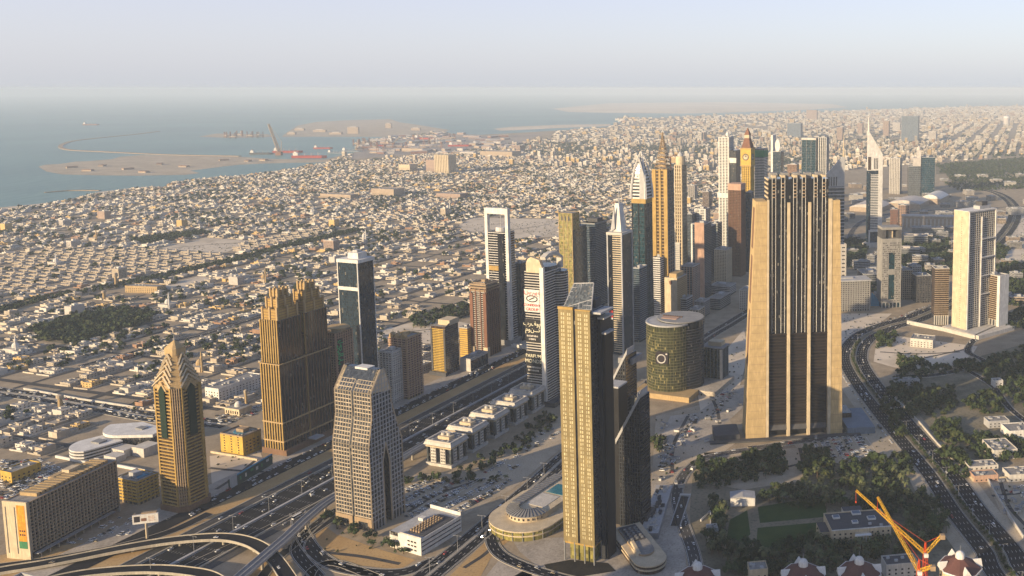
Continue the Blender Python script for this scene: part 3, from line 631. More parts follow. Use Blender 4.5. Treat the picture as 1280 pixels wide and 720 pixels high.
# --- dark blue glass tower with white frame
F = fit(421.3, 447, 467.2, 520, 326.5, 19); w, d, h = F.w, F.d, F.h; W, D = w / 2, d / 2
r = tower('blue_glass_tower', 'dark blue glass tower framed in white with a white band across the front', F, 'tower')
core(r, w - .8, d - .8, 0, h, 'glass_blue', top='white')
bands(r, w - .8, d - .8, 6, h - 4, 3.7, .3, .15, 'black', 'floor_band')
for x, y in ((-W, -D), (W - 1.2, -D), (W - 1.2, D - 1.2), (-W, D - 1.2)): slab(r, 'corner_pier', 'white', x - .3, y - .5, 0, x + .9, y + .9, h + .6)
zb = HZ(F.Y, 362); slab(r, 'white_band', 'white', -W - .3, -D - .6, zb - 2.2, W - 1.4, -D + .4, zb + 2.4)
slab(r, 'cornice', 'white', -W - .8, -D - .8, h - 3.2, W + .8, D + .8, h + 1.2); slab(r, 'roof_box', 'white', -W * .35, -D * .5, h + 1.2, W * .65, D * .6, h + 9); slab(r, 'roof_box', 'lgrey', -W * .1, -D * .2, h + 9, W * .35, D * .3, h + 12)
# --- grid-faced tower with the inverted V (joined hands)
F = fit(412.5, 458, 499, 665, 495, 21); w, d = F.w, 44.0; W, D = w / 2, d / 2; h = F.h
r = tower('grid_tower', 'stone grid-faced tower with a gabled top and a tall pointed slot in its side', F, 'tower')
hsh = HZ(F.Y, 560); hs2 = HZ(F.Y, 523); hr = HZ(F.Y, 470); in1 = 5.5
prof = [(-D, 0), (-4.5, 0), (-4.5, hsh - 22), (0, hsh - 2), (4.5, hsh - 22), (4.5, 0), (D, 0), (D, hsh - 6), (D - 12, hs2 + 6), (D - 12, h - 4), (3, hr), (-3, hr), (-D + in1, h), (-D + in1, hs2 - 2), (-D, hsh)]
b = MB(); b.extrude(prof, 'x', -W + .8, W - .8); b.obj('glazing', 'glass_dark', r)
def sidez(y):
    """top and bottom of the side profile at y"""
    def cross(P):
        out = []
        for i in range(len(P)):
            (y0, z0), (y1, z1) = P[i], P[(i + 1) % len(P)]
            if (y0 - y) * (y1 - y) < 0: out.append(z0 + (z1 - z0) * (y - y0) / (y1 - y0))
        return sorted(out)
    return cross(prof)
g = MB(); gx = .42
ny = 12
for k in range(ny):
    y = -D + .05 + (d - .1) * k / (ny - 1); zz = sidez(y)
    for q in range(0, len(zz) - 1, 2):
        if zz[q + 1] - zz[q] > 2: g.box(W - .9, y - gx, zz[q], W + .15, y + gx, zz[q + 1])
def yr(z):
    out = []
    for i in range(len(prof)):
        (y0, z0), (y1, z1) = prof[i], prof[(i + 1) % len(prof)]
        if (z0 - z) * (z1 - z) < 0: out.append(y0 + (y1 - y0) * (z - z0) / (z1 - z0))
    return sorted(out)
nz = 34
for k in range(2, nz):
    z = hr * k / nz; yy = yr(z + .01)
    for q in range(0, len(yy) - 1, 2): g.box(W - .9, yy[q], z - .42, W + .1, yy[q + 1], z + .42)
g.obj('side_grid', 'lgrey', r)
b = MB()
for i in range(len(prof)):
    (y0, z0), (y1, z1) = prof[i], prof[(i + 1) % len(prof)]
    if max(z0, z1) > 1: b.bar((W - .3, y0, z0), (W - .3, y1, z1), 1.3); b.bar((-W + .3, y0, z0), (-W + .3, y1, z1), 1.3)
b.obj('edge_trim', 'beige', r)
for sx in (-1, 1):                          # two bays, a groove between
    x0, x1 = (-W, -1.3) if sx < 0 else (1.3, W)
    g = MB()
    for (ya, za), (yb_, zb_) in (((-D, 10), (-D, hsh)), ((-D, hsh), (-D + in1, hs2 - 2)), ((-D + in1, hs2 - 2), (-D + in1, h)), ((-D + in1, h), (-D + in1 + 7, h + 10))):
        n = max(2, int(round(math.hypot(zb_ - za, yb_ - ya) / 4.0)))
        for k in range(n + 1):
            t = k / n; y, z = ya + (yb_ - ya) * t, za + (zb_ - za) * t; g.box(x0, y - .35, z - .42, x1, y + .5, z + .42)
        for k in range(7):
            x = x0 + .5 + (x1 - x0 - 1) * k / 6; g.bar((x, ya - .05, za), (x, yb_ - .05, zb_), .85)
    g.obj('front_grid', 'gridstone', r)
    slab(r, 'portal', 'tan', x0, -D - 1, 9, x1, -D + 2, 13)
    for x in (x0, x1 - 5): slab(r, 'portal_leg', 'tan', x, -D - 1, 0, x + 5, -D + 2, 9)
for x in (-W, W - 4):
    b = MB(); b.extrude([(-D + in1, h), (D - 12, h - 4), (3, hr), (-3, hr)], 'x', x, x + 4); b.obj('gable_wall', 'cream', r)
slab(r, 'roof_unit', 'white', -8, -4, hr - 6, 8, 6, hr + .5)
# --- row of residential blocks along the far side
F = fit(472, 490, 503, 505, 442, 19); w, d, h = F.w, F.d, F.h
r = tower('balcony_tower', 'white residential tower of rounded balconies behind the grid-faced tower', F, 'tower')
core(r, w - 3, d - 3, 0, h, 'window_dark'); bands(r, w - 3, d - 3, 3, h - 1, 3.2, 1.5, 1.5, 'villa_b', 'balcony'); piers(r, w - 3, d - 3, 0, h, 5, 5, 1.4, 1.1, 'white'); plant(r, w - 2, d - 2, h + 1, 6, 5, 'white')
F = fit(485, 508, 527, 500, 424, 19); w, d, h = F.w, F.d, F.h
r = tower('balcony_tower', 'tan residential tower with stacked balconies and an ornate golden top', F, 'tower')
core(r, w - 2, d - 2, 0, h, 'glass_bronze'); bands(r, w - 2, d - 2, 4, h - 1, 3.3, 1.4, 1.4, 'pink', 'balcony'); piers(r, w - 2, d - 2, 0, h, 5, 6, 1.3, 1.0, 'sandstone')
for x in (-w * .32, 0, w * .32): 
    b = MB(); b.extrude([(x - 3.4, h), (x + 3.4, h), (x + 3.4, h + 4), (x, h + 8), (x - 3.4, h + 4)], 'y', -d / 2 - .6, -d / 2 + 5); b.obj('dormer', 'sandstone', r)
plant(r, w - 2, d - 2, h, 8, 4, 'sandstone')
F = fit(538, 556, 573, 470, 409, 19); w, d, h = F.w, F.d, F.h; W, D = w / 2, d / 2
r = tower('golden_tower', 'bright golden-fronted short tower with a dark glass side', F, 'tower')
core(r, w - 1, d - 1, 0, h, 'glass_bronze'); bands(r, w - 1, d - 1, 5, h - 5, 2.6, 1.3, .8, 'yellow', 'balcony', faces='F'); bands(r, w - 1, d - 1, 5, h, 3.4, .4, .2, 'bluegrey', 'floor_band', faces='R')
for x in (-W, W - 3): slab(r, 'corner_pier', 'dgrey', x, -D - 1, h * .1, x + 3, -D + 1, h * .95)
slab(r, 'roof_slab', 'cream', -W * .5, -D * .4, h, W + 1, D, h + 8); b = MB(); b.extrude([(-D, h), (D, h), (D, h + 8), (D * .2, h + 8)], 'x', W, W + .8); b.obj('side_blade', 'dgrey', r)
slab(r, 'base_wall', 'dgrey', -W - 2, -D - 4, 0, W + 2, -D, 6)
F = fit(574, 584, 590, 447, 411, 19, d=20); r = tower('apartment_block', 'small yellow block half hidden between the golden-fronted tower and the red-brown tower', F, 'building')
core(r, F.w, F.d, 0, F.h, 'yellow', 'wall'); bands(r, F.w, F.d, 4, F.h - 2, 3.6, 1.2, .2, 'brown', 'window_band', faces='FR'); plant(r, F.w, F.d, F.h, 9, 3)
F = fit(575, 588, 603, 465, 450, 19, d=44); r = tower('showroom', 'low white showroom with a blue glass side below the red-brown tower', F, 'building')
core(r, F.w, F.d, 0, F.h, 'offwhite', 'wall'); slab(r, 'glass_side', 'glass_blue', F.w / 2, -F.d / 2 + 1, 1, F.w / 2 + .5, F.d / 2 - 1, F.h - 2); plant(r, F.w, F.d, F.h, 10, 5)
F = fit(587, 607, 624, 447, 359, 19); w, d, h = F.w, F.d, F.h; W, D = w / 2, d / 2
r = tower('redbrown_tower', 'red-brown tower with pale balcony strips and a flat overhanging top', F, 'tower')
core(r, w - 2, d - 2, 0, h, 'glass_bronze'); bands(r, w - 9, d - 9, 12, h - 10, 3.3, .9, 4.3, 'offwhite', 'balcony', faces='F'); bands(r, w - 2, d - 2, 12, h - 6, 3.3, .9, .4, 'brown', 'floor_band', faces='R')
piers(r, w - 2, d - 2, 0, h, 4, 7, 1.6, 1.6, 'redbrown'); 
for x in (-W - .5, W - 5.5): slab(r, 'corner_bay', 'redbrown', x, -D - 1, 0, x + 6, -D + 5, h - 12)
for z, o in ((h - 8, .5), (h - 3, 1.6), (h + 1.5, .2)): slab(r, 'cornice', 'tan', -W - o, -D - o, z, W + o, D + o, z + 2.6)
for x in (-W - 1.5, W - 6.5): slab(r, 'base_bay', 'cream', x, -D - 2, 0, x + 8, -D + 4, 17)
plant(r, w - 8, d - 8, h + 4, 12, 4, 'tan'); slab(r, 'base_bay', 'cream', -W * .55, -D - 1.6, 4, W * .55, -D, 9)
# --- tower with the open white frame on top
F = fit(605, 634, 640, 432, 261, 19, d=26); w, d, h = F.w, F.d, F.h; W, D = w / 2, d / 2; hb = HZ(F.Y, 291)
r = tower('frame_tower', 'striped tower topped by a tall open white frame and thin antenna', F, 'tower')
core(r, w - 8, d - 4, 0, hb, 'glass_black'); bands(r, w - 8, d - 3, 10, hb - 2, 4.3, 1.0, .7, 'white', 'floor_band', faces='FR'); slab(r, 'gold_panel', 'gold', -W + 6, -D - .3, hb * .66, W - 10, -D + 1.6, hb * .70)
slab(r, 'frame_column', 'white', -W, -D, 0, -W + 5.5, -D + 7, h - .1); slab(r, 'frame_column', 'white', W - 5.5, -D, 0, W, -D + 7, h - .1); slab(r, 'frame_beam', 'white', -W + 5.5, -D, h - 10, W - 5.5, -D + 7, h)
slab(r, 'glass_column', 'glass_black', W * .12, -D - 1.2, 8, W * .62, -D + 1.5, hb - 2); b = MB(); b.lathe([(9, hb), (8.5, hb + 7)], n=14); b.obj('roof_drum', 'white', r); b = MB(); b.tube((0, 0, hb + 6), (0, 0, h + 17), .8, .25); b.obj('antenna', 'steel', r)
slab(r, 'podium', 'grey', -W - 3, -D - 2, 0, W + 2, D + 2, 9)
F = fit(642, 651, 658, 426, 330, 19); r = tower('dark_tower', 'plain dark glass block just right of the tower with the open frame', F, 'tower')
core(r, F.w, F.d, 0, F.h, 'glass_blue'); bands(r, F.w, F.d, 6, F.h, 7, .6, .2, 'dgrey'); piers(r, F.w, F.d, 0, F.h, 4, 4, .8, .4, 'dgrey'); plant(r, F.w, F.d, F.h, 14, 4)
# --- tower with the posters
F = fit(658, 684, 700, 506, 341, 19); w, d, h = F.w, 44, F.h; W, D = w / 2, d / 2
r = tower('poster_tower', 'striped tower carrying a white logo poster above black perfume posters, with an arched roof', F, 'tower')
core(r, w - 3, d - 3, 0, h, 'glass_black'); bands(r, w - 3, d - 3, 6, h, 3.7, 1.2, 1.3, 'offwhite', 'floor_band', faces='FR')
slab(r, 'white_fin', 'white', W - 7.5, -D - 2.2, 0, W - 1.5, -D + 2, h + 8)
fy = -D - 1.6; xm = -W + (w - 9) / 2 + .3; pw = (w - 9) / 2
def board(z0, z1, mat, name): return slab(r, name, mat, xm - pw, fy, z0, xm + pw, fy + .5, z1)
Z = lambda y: HZ(F.Y, y)
def small_print(z, n):
    b = MB(); q = random.Random(n); x = xm - n * .8
    for k in range(n):
        l = q.uniform(.7, 1.4); b.box(x, fy - .2, z - q.uniform(.9, 1.4), x + l, fy, z + q.uniform(.8, 1.4)); x += l + q.choice((.3, .3, .9))
    b.obj('small_print', 'offwhite', r)
board(Z(390), Z(362), 'white', 'white_poster'); text('المجموعة', 6.5, 'red', r, (xm, fy - .15, Z(366))); text('CONFIDENT', 4.6, 'red', r, (xm, fy - .15, Z(381.5)), ext=.3); text('GROUP', 6.0, 'red', r, (xm, fy - .15, Z(387)), ext=.3)
b = MB()
for k in range(24):
    a0, a1 = 2 * math.pi * k / 24, 2 * math.pi * (k + 1) / 24; b.bar((xm + 8.5 * math.cos(a0), fy - .2, Z(373.5) + 4.2 * math.sin(a0)), (xm + 8.5 * math.cos(a1), fy - .2, Z(373.5) + 4.2 * math.sin(a1)), 1.0)
b.bar((xm - 4, fy - .2, Z(373.5) - 1.5), (xm + 4, fy - .2, Z(373.5) + 2), 1.1); b.obj('emblem', 'ink', r)
board(Z(428), Z(399), 'black', 'black_poster'); text('برفوم', 9, 'letter', r, (xm, fy - .15, Z(404.5)), ext=.3); text('مونــد', 9, 'letter', r, (xm, fy - .15, Z(412)), ext=.3); small_print(Z(420), 12); small_print(Z(424), 8)
board(Z(467), Z(440), 'black', 'black_poster'); text('PARFUM', 6.6, 'letter', r, (xm, fy - .15, Z(445)), ext=.3); text('MONDE', 7.4, 'letter', r, (xm, fy - .15, Z(451.5)), ext=.3); small_print(Z(459), 13); small_print(Z(463), 11)
b = MB(); pr = [(-W, h)] + [(-W * .55 + W * .5 * math.cos(math.radians(a)) * 1.0 - 0, h + 14 + 12 * math.sin(math.radians(a))) for a in (150, 120, 90, 60, 30, 0)] + [(W * .25, h)]
b.extrude([(-W + 4, h), (-W + 4, h + 13), (-W + 7, h + 19), (-W + 12, h + 22), (W - 8, h + 18), (W - 4, h + 8), (W - 4, h)], 'y', -D - 1, -D + 5); b.obj('arch_head', 'cream', r)
b = MB(); P = [( -D + 4, h + 18), (-D + 14, h + 21.5), (0, h + 22.5), (D - 10, h + 20), (D, h + 14), (D, h), (D + 4, h), (D + 4, h + 16), (D - 8, h + 24), (0, h + 26.5), (-D + 12, h + 25.5), (-D + 3, h + 22)]
b.extrude(P, 'x', W - 9, W - 1); b.obj('roof_arch', 'offwhite', r)
b = MB(); b.prism(arcpts(0, 6, 16, 0, 330, 22), h - 4, h + 6); b.obj('roof_drum', 'glass_grey', r)
c2 = 20.0
b = MB(); b.prism(arcpts(W - 4, D - 4, 13, -100, 120, 16) + [(W - 14, D - 4)], 0, h - 3); b.obj('round_bay', 'glass_black', r); b = MB(); b.prism(arcpts(W - 4, D - 4, 14, -100, 120, 16) + [(W - 14, D - 4)], 0, 1.2); p = b.obj('bay_band', 'offwhite', r, (0, 0, 6)); rep(p, [(0, 0, 6 + 3.7 * k) for k in range(1, int((h - 8) / 3.7))])
slab(r, 'podium', 'dgrey', -W - 2, -D - 3, 0, W + 12, D + 8, 7)
# --- olive stepped tower and dark neighbours
F = fit(698, 715, 732.5, 398, 267, 19); w, d, h = F.w, F.d, F.h; W, D = w / 2, d / 2
r = tower('olive_tower', 'olive glass tower with a stepped top and a teal side', F, 'tower')
core(r, w, d * .5, 0, h, 'glass_olive', cy=-d * .25); core(r, w, d * .5, 0, h * .86, 'glass_teal', 'side_glazing', cy=d * .25 + .01); bands(r, w, d * .5, 6, h, 7.6, .5, .25, 'sandstone', cy=-d * .25); piers(r, w, d * .5, 0, h, 4, 3, .9, .45, 'sandstone', cy=-d * .25)
slab(r, 'teal_side', 'glass_teal', W, -D, 0, W + .6, D, h * .84)
for x in (-.6, -.1, .4): slab(r, 'opening', 'dgrey', W * x, -D - .4, h * .93, W * (x + .22), -D - .1, h * .97)
F = fit(727, 744, 758, 385, 279, 19, d=46); w, d, h = F.w, F.d, F.h
r = tower('dark_tower', 'dark striped tower right behind the olive stepped tower', F, 'tower')
core(r, w, d, 0, h, 'glass_blue'); bands(r, w, d, 4, h - 4, 3.6, .9, .4, 'bluegrey'); slab(r, 'roof_block', 'dgrey', -w * .3, -d * .2, h, w * .4, d * .3, h + 7); slab(r, 'cornice', 'grey', -w / 2 - 1, -d / 2 - 1, h - 2.5, w / 2 + 1, d / 2 + 1, h)
F = fit(742, 752, 761, 378, 288, 19, d=30); r = tower('dark_tower', 'slim dark tower tucked behind the spired white tower', F, 'tower')
core(r, F.w, F.d, 0, F.h, 'glass_dark'); bands(r, F.w, F.d, 4, F.h, 3.8, 1.0, .4, 'grey'); plant(r, F.w, F.d, F.h, 16, 3)
# --- white tower with needle spire
F = fit(758.5, 777, 790, 444, 292, 19); w, d, h = F.w, F.d, F.h; W, D = w / 2, d / 2
r = tower('needle_tower', 'slim white-striped tower with a folded white crown and a thin needle', F, 'tower')
core(r, w - 1, d - 1, 0, h, 'glass_blue', top='white'); bands(r, w * .52, d - 1, 4, h - 2, 3.7, 1.6, .7, 'cream', 'floor_band', cx=W * .30, faces='F'); slab(r, 'dark_strip', 'glass_black', -W - .2, -D - .5, 3, -W * .30, -D + .4, h - 4)
for x, y in ((-W, -D), (W * .9, -D), (W * .9, D * .94)): slab(r, 'corner_pier', 'lgrey', x - .3, y - .8, 0, x + 2, y + 1.5, h + 1)
b = MB(); hc = HZ(F.Y, 256); b.loft([(-W * .7, -D * .5), (W * .6, -D * .5), (W * .6, D * .5), (-W * .7, D * .5)], h, [(-W * .45, -D * .2), (W * .1, -D * .2), (W * .3, D * .25), (-W * .3, D * .25)], hc); b.obj('crown', 'white', r)
b = MB(); b.extrude([(-W * .8, h), (-W * .2, h + 6), (-W * .3, hc - 6)], 'y', -D * .6, -D * .45); b.obj('crown_blade', 'lgrey', r)
b = MB(); b.tube((0, 0, hc - 4), (0, 0, HZ(F.Y, 233)), .8, .2); b.obj('needle', 'steel', r); slab(r, 'cornice', 'offwhite', -W - .8, -D - 1, h - 3, W + .8, D + .8, h + 1)
zz = HZ(F.Y, 393); slab(r, 'red_poster', 'red', -W * .98, -D - .7, zz - 7, -W * .35, -D - .45, zz + 5); slab(r, 'poster_foot', 'white', -W * .98, -D - .72, zz - 10, -W * .35, -D - .46, zz - 7)
# --- curved sail-topped glass tower
F = fit(788, 808, 815.5, 420, 242, 19, d=26); w, d = 27, 26; W, D = w / 2, d / 2; h = HZ(F.Y, 249); ht = HZ(F.Y, 190)
r = tower('sail_tower', 'tall teal glass tower whose crown curves up into pointed white striped sails', F, 'tower')
core(r, w, d, 0, h - 8, 'glass_teal'); piers(r, w, d, 0, h - 8, 3, 3, 2.2, .5, 'glass_black', 'dark_strip'); bands(r, w, d, 5, h - 9, 7.4, .5, .3, 'dgrey'); slab(r, 'gold_band', 'gold', -W - .4, -D - .4, h - 8, W + .4, D + .4, h)
b = MB(); n = 12
for k in range(n):
    t = k / n; t2 = (k + .45) / n; s0, s1 = math.cos(t * PI2) ** .75, math.cos(t2 * PI2) ** .75
    z0, z1 = h + (ht - h) * .86 * t, h + (ht - h) * .86 * t2; q = lambda s: [(-W * s, -D * s), (W * s, -D * s), (W * s, D * s), (-W * s, D * s)]
    b.loft(q(s0), z0, q(s1), z1, 0); s2 = math.cos(min(1, (k + 1) / n) * PI2) ** .75 if k < n - 1 else .02
    b.loft(q(s1 * .96), z1, q(s2 * .96 + .01), h + (ht - h) * .86 * (k + 1) / n, 1)
b.obj('crown', ['white', 'glass_blue'], r)
b = MB(); n = 10
for sgx, sgy in ((-1, -1), (1, -1), (1, 1), (-1, 1)):
    for k in range(n):
        t0, t1 = k / n, (k + 1) / n; f_ = lambda t: ((W + .8) * math.cos(t * PI2) ** .75 * sgx + .01, (D + .8) * math.cos(t * PI2) ** .75 * sgy, h + (ht - h) * t)
        b.bar(f_(t0), f_(t1), 3.6 - 2.2 * t0)
b.obj('crown_rib', 'white', r)
b = MB(); b.extrude([(W * .15, h), (W * .98, h), (W * .8, h + (ht - h) * .55), (W * .2, h + (ht - h) * .88)], 'y', -D * .98 - .6, -D * .6); b.obj('crown_shield', 'lgrey', r)
b = MB(); b.tube((0, 0, ht - 8), (0, 0, ht + 7), .7, .2); b.obj('spike', 'steel', r)
# --- golden tower under construction with lattice spire
F = fit(815, 834, 843, 396, 214, 19, d=30); w, d, h = F.w, F.d, F.h; W, D = w / 2, d / 2
r = tower('lattice_spire_tower', 'golden tower under construction with a tapering brown lattice spire of scaffolding', F, 'tower')
core(r, w - 1.5, d - 1.5, 0, h, 'glass_bronze', top='gold')
for x0, x1 in ((-1, -.52), (-.14, .14), (.52, 1)): slab(r, 'gold_pier', 'gold', W * x0, -D - .9, 0, W * x1, -D + 1, h + 3)
bands(r, w - 1.4, d - 1.5, 4, h * .34, 3.7, 1.9, .9, 'gold', 'lower_band', faces='F'); bands(r, w - 1.4, d - 1.5, h * .36, h, 6.5, 1.7, .5, 'gold', 'floor_band', faces='F'); bands(r, w - 1.5, d - 1.5, 4, h, 7.4, .7, .6, 'tan', 'side_band', faces='R'); piers(r, w - 1.5, d - 1.5, 0, h, 0, 4, 1.5, .8, 'grey', 'side_pier')
ht = HZ(F.Y, 166); b = MB(); NL = 9
for k in range(NL):
    s0, s1 = .78 * (1 - k / NL) ** 1.2 + .03, .78 * (1 - (k + 1) / NL) ** 1.2 + .03; z0, z1 = h + (ht - h) * k / NL, h + (ht - h) * (k + 1) / NL
    C0 = [(-W * s0, -D * s0, z0), (W * s0, -D * s0, z0), (W * s0, D * s0, z0), (-W * s0, D * s0, z0)]; C1 = [(-W * s1, -D * s1, z1), (W * s1, -D * s1, z1), (W * s1, D * s1, z1), (-W * s1, D * s1, z1)]
    for q in range(4):
        b.bar(C0[q], C1[q], .9); b.bar(C0[q], C0[(q + 1) % 4], .8); b.bar(C0[q], C1[(q + 1) % 4], .55); b.bar(C0[(q + 1) % 4], C1[q], .55)
b.obj('lattice_spire', 'tan', r); b = MB()
for k in range(6):
    s0 = .55 * (1 - k / 7); b.box(-W * s0, -D * s0, h + (ht - h) * k / 9, W * s0, D * s0, h + (ht - h) * k / 9 + 2.6)
b.obj('spire_core', 'sandstone', r); b = MB(); b.bar((W * .9, D * .3, h), (W * .9, D * .3, h + 26), 1.4); b.bar((W * .9 - 6, D * .3, h + 24), (W * .9 + 14, D * .3, h + 31), 1.0); b.obj('tower_crane', 'rust', r)
# --- cream tower with domed drum
F = fit(842.5, 852, 857.5, 372, 207, 19, d=26); w, d, h = F.w, F.d, F.h
r = tower('drum_tower', 'slim cream tower with a round drum, small dome and spire on top', F, 'tower')
core(r, w - 1, d - 1, 0, h, 'glass_bronze'); piers(r, w - 1, d - 1, 0, h, 4, 5, 2.0, .9, 'cream'); bands(r, w - 1, d - 1, 5, h, 7.4, 1.6, .4, 'cream')
b = MB(); z2 = HZ(F.Y, 196); b.lathe([(w * .56, h), (w * .60, h + (z2 - h) * .4), (w * .55, z2)], n=16); b.obj('drum', 'cream', r); b = MB(); b.lathe([(w * .34, z2), (w * .3, z2 + 5), (w * .14, z2 + 8), (.4, z2 + 10), (.25, HZ(F.Y, 182))], n=12); b.obj('dome', 'lgrey', r)
b = MB(); b.prism([(-w * .5, -d * .5 - 2), (w * .2, -d * .5 - 2), (w * .2, -d * .4), (-w * .5, -d * .4)], 0, h * .42); b.obj('lower_wing', 'offwhite', r); bands(r, w * .7, 4, 6, h * .4, 4, 1, .3, 'bluegrey', 'window_band', cx=-w * .15, cy=-d * .5 - 1, faces='F')
# --- mid cluster
def plain(name, label, f, gl, fr, fl=3.7, th=1.2, out=.7, nF=0, nR=0, pw=1.2, pm=None, faces='FR', seed=1, cat='tower', roof='lgrey', ang=19, d=None, group=None, w=None):
    F = fit(*f, ang, d=d, w=w); r = tower(name, label, F, cat, group); w, dd, h = F.w, F.d, F.h
    core(r, w - out, dd - out, 0, h, gl)
    if th: bands(r, w - out, dd - out, fl, h - 1, fl, th, out, fr, faces=faces)
    if nF or nR: piers(r, w - out, dd - out, 0, h, nF, nR, pw, out + .25, pm or fr)
    plant(r, w, dd, h, seed, 4, roof); return r, F
plain('striped_tower', 'white banded office block right below the golden tower under construction', (815, 825, 833, 398, 323), 'glass_dark', 'white', 4.2, 1.9, .8, seed=21, d=36)
plain('dark_tower', 'dark blue banded tower between the needle tower and the banded office block', (790, 799, 806, 428, 336), 'glass_blue', 'bluegrey', 3.7, 1.0, .6, seed=22, d=30)
r, F = plain('crest_block', 'cream block with a brown crest on its end wall, just behind the round tower', (831, 846, 865, 400, 349), 'glass_bronze', 'sandstone', 3.8, .8, .5, 0, 9, 1.6, 'sandstone', seed=23, d=46)
slab(r, 'end_wall', 'cream', -F.w / 2 - .4, -F.d / 2 - .8, 0, F.w / 2 + .4, -F.d / 2 + .6, F.h + 2); b = MB(); b.extrude([(-3, 4), (3, 4), (3, -1), (0, -4), (-3, -1)], 'y', -.4, 0); b.obj('crest', 'redbrown', r, (0, -F.d / 2 - .8, F.h - 8)); slab(r, 'rooftop_hall', 'sandstone', -F.w * .3, -F.d * .3, F.h, F.w * .3, F.d * .42, F.h + 8)
r, F = plain('bronze_block', 'blue glass tower with a bright tan end wall in the middle of the cluster', (864, 880, 889.5, 374, 281), 'glass_blue', 'bluegrey', 3.7, .4, .3, seed=24, d=40)
slab(r, 'end_wall', 'pink', -F.w * .22, -F.d / 2 - 1.2, 0, F.w / 2 + .3, -F.d / 2 + .3, F.h + 4); slab(r, 'white_fin', 'white', -F.w / 2 - .5, -F.d / 2 - .8, 0, -F.w / 2 + 3, -F.d / 2 + 1, F.h)
plain('cream_block', 'cream gridded apartment tower standing alone left of the giant ribbed slab', (893, 908, 917, 356, 313), 'window_dark', 'cream', 3.4, 1.3, .8, 8, 8, 1.1, seed=25, d=34, cat='tower')
r, F = plain('brown_tower', 'tall dark brown gridded tower with a copper cap', (910, 926, 932.5, 346, 238), 'glass_bronze', 'brown', 3.7, .9, .6, 9, 8, .9, 'redbrown', seed=26, d=32)
slab(r, 'cap', 'pink', -F.w / 2 - .6, -F.d / 2 - .6, F.h, F.w / 2 + .6, F.d / 2 + .6, F.h + 15)
r, F = plain('blue_slab', 'slim blue glass tower right behind the dark brown tower', (931, 938, 942, 340, 241), 'glass_blue', 'bluegrey', 3.7, .5, .3, seed=27, d=24)
r, F = plain('white_grid_tower', 'tall white gridded tower with a stepped dark glass shoulder and antenna', (898, 911, 918, 328, 172), 'glass_blue', 'white', 3.9, 1.6, .9, 4, 5, 2.6, seed=28, d=34)
slab(r, 'dark_wing', 'glass_dark', F.w / 2, -F.d / 2 + 3, 0, F.w / 2 + 18, F.d / 2, F.h * .9); slab(r, 'white_shoulder', 'white', F.w / 2 - 2, -F.d / 2 + 1, F.h * .80, F.w / 2 + 19, -F.d / 2 + 3, F.h * .84); slab(r, 'white_shoulder', 'white', -F.w * .6, -F.d / 2 - 2, F.h * .52, F.w * .5, -F.d / 2, F.h * .56); b = MB(); b.tube((4, 0, F.h), (4, 0, F.h + 26), 1.2, .3); b.obj('antenna', 'steel', r); b = MB(); b.lathe([(5, F.h), (4, F.h + 10), (1, F.h + 14)], n=10, cx=4); b.obj('turret', 'white', r)
# --- clock tower
F = fit(926.6, 938, 944, 335, 186, 19, d=27); w, d, h = F.w, 27, F.h; W, D = w / 2, d / 2
r = tower('clock_tower', 'golden clock tower with a large round dial under a steep red roof and spire', F, 'clock tower')
zc = HZ(F.Y, 207); core(r, w - 2, d - 2, 0, zc, 'glass_bronze'); piers(r, w - 2, d - 2, 0, zc, 5, 5, 2.2, 1.4, 'yellow'); bands(r, w - 2, d - 2, 4, zc, 4.2, 1.4, .7, 'yellow')
slab(r, 'clock_stage', 'yellow', -W - 1.5, -D - 1.5, zc, W + 1.5, D + 1.5, h); slab(r, 'cornice', 'gold', -W - 2.6, -D - 2.6, zc - 2, W + 2.6, D + 2.6, zc + 1); slab(r, 'cornice', 'gold', -W - 2.6, -D - 2.6, h - 1, W + 2.6, D + 2.6, h + 2)
zm = (zc + h) / 2
def dial(loc, rz):
    b = MB(); b.tube((0, -.3, 0), (0, 0, 0), 8.2, n=28, m=0); b.tube((0, -.5, 0), (0, -.25, 0), 6.6, n=28, m=1)
    for k in range(12):
        a = k * math.pi / 6; b.bar((5.0 * math.cos(a), -.6, 5.0 * math.sin(a)), (6.3 * math.cos(a), -.6, 6.3 * math.sin(a)), .8, 0)
    b.bar((0, -.7, 0), (2.6, -.7, 2.4), .9, 0); b.bar((0, -.7, 0), (-1.0, -.7, 5.2), .7, 0); return b.obj('clock_dial', ['ink', 'cream'], r, loc, rz)
dial((0, -D - 1.5, zm), 0); dial((W + 1.5, 0, zm), PI2)
b = MB(); zr = HZ(F.Y, 173); b.loft([(-W, -D), (W, -D), (W, D), (-W, D)], h + 2, [(-W * .5, -D * .5), (W * .5, -D * .5), (W * .5, D * .5), (-W * .5, D * .5)], zr); b.obj('roof', 'redbrown', r)
slab(r, 'lantern', 'cream', -W * .5, -D * .5, zr, W * .5, D * .5, zr + 8); b = MB(); b.loft([(-W * .55, -D * .55), (W * .55, -D * .55), (W * .55, D * .55), (-W * .55, D * .55)], zr + 8, [(-.4, -.4), (.4, -.4), (.4, .4), (-.4, .4)], HZ(F.Y, 160)); b.obj('spire', 'redbrown', r)
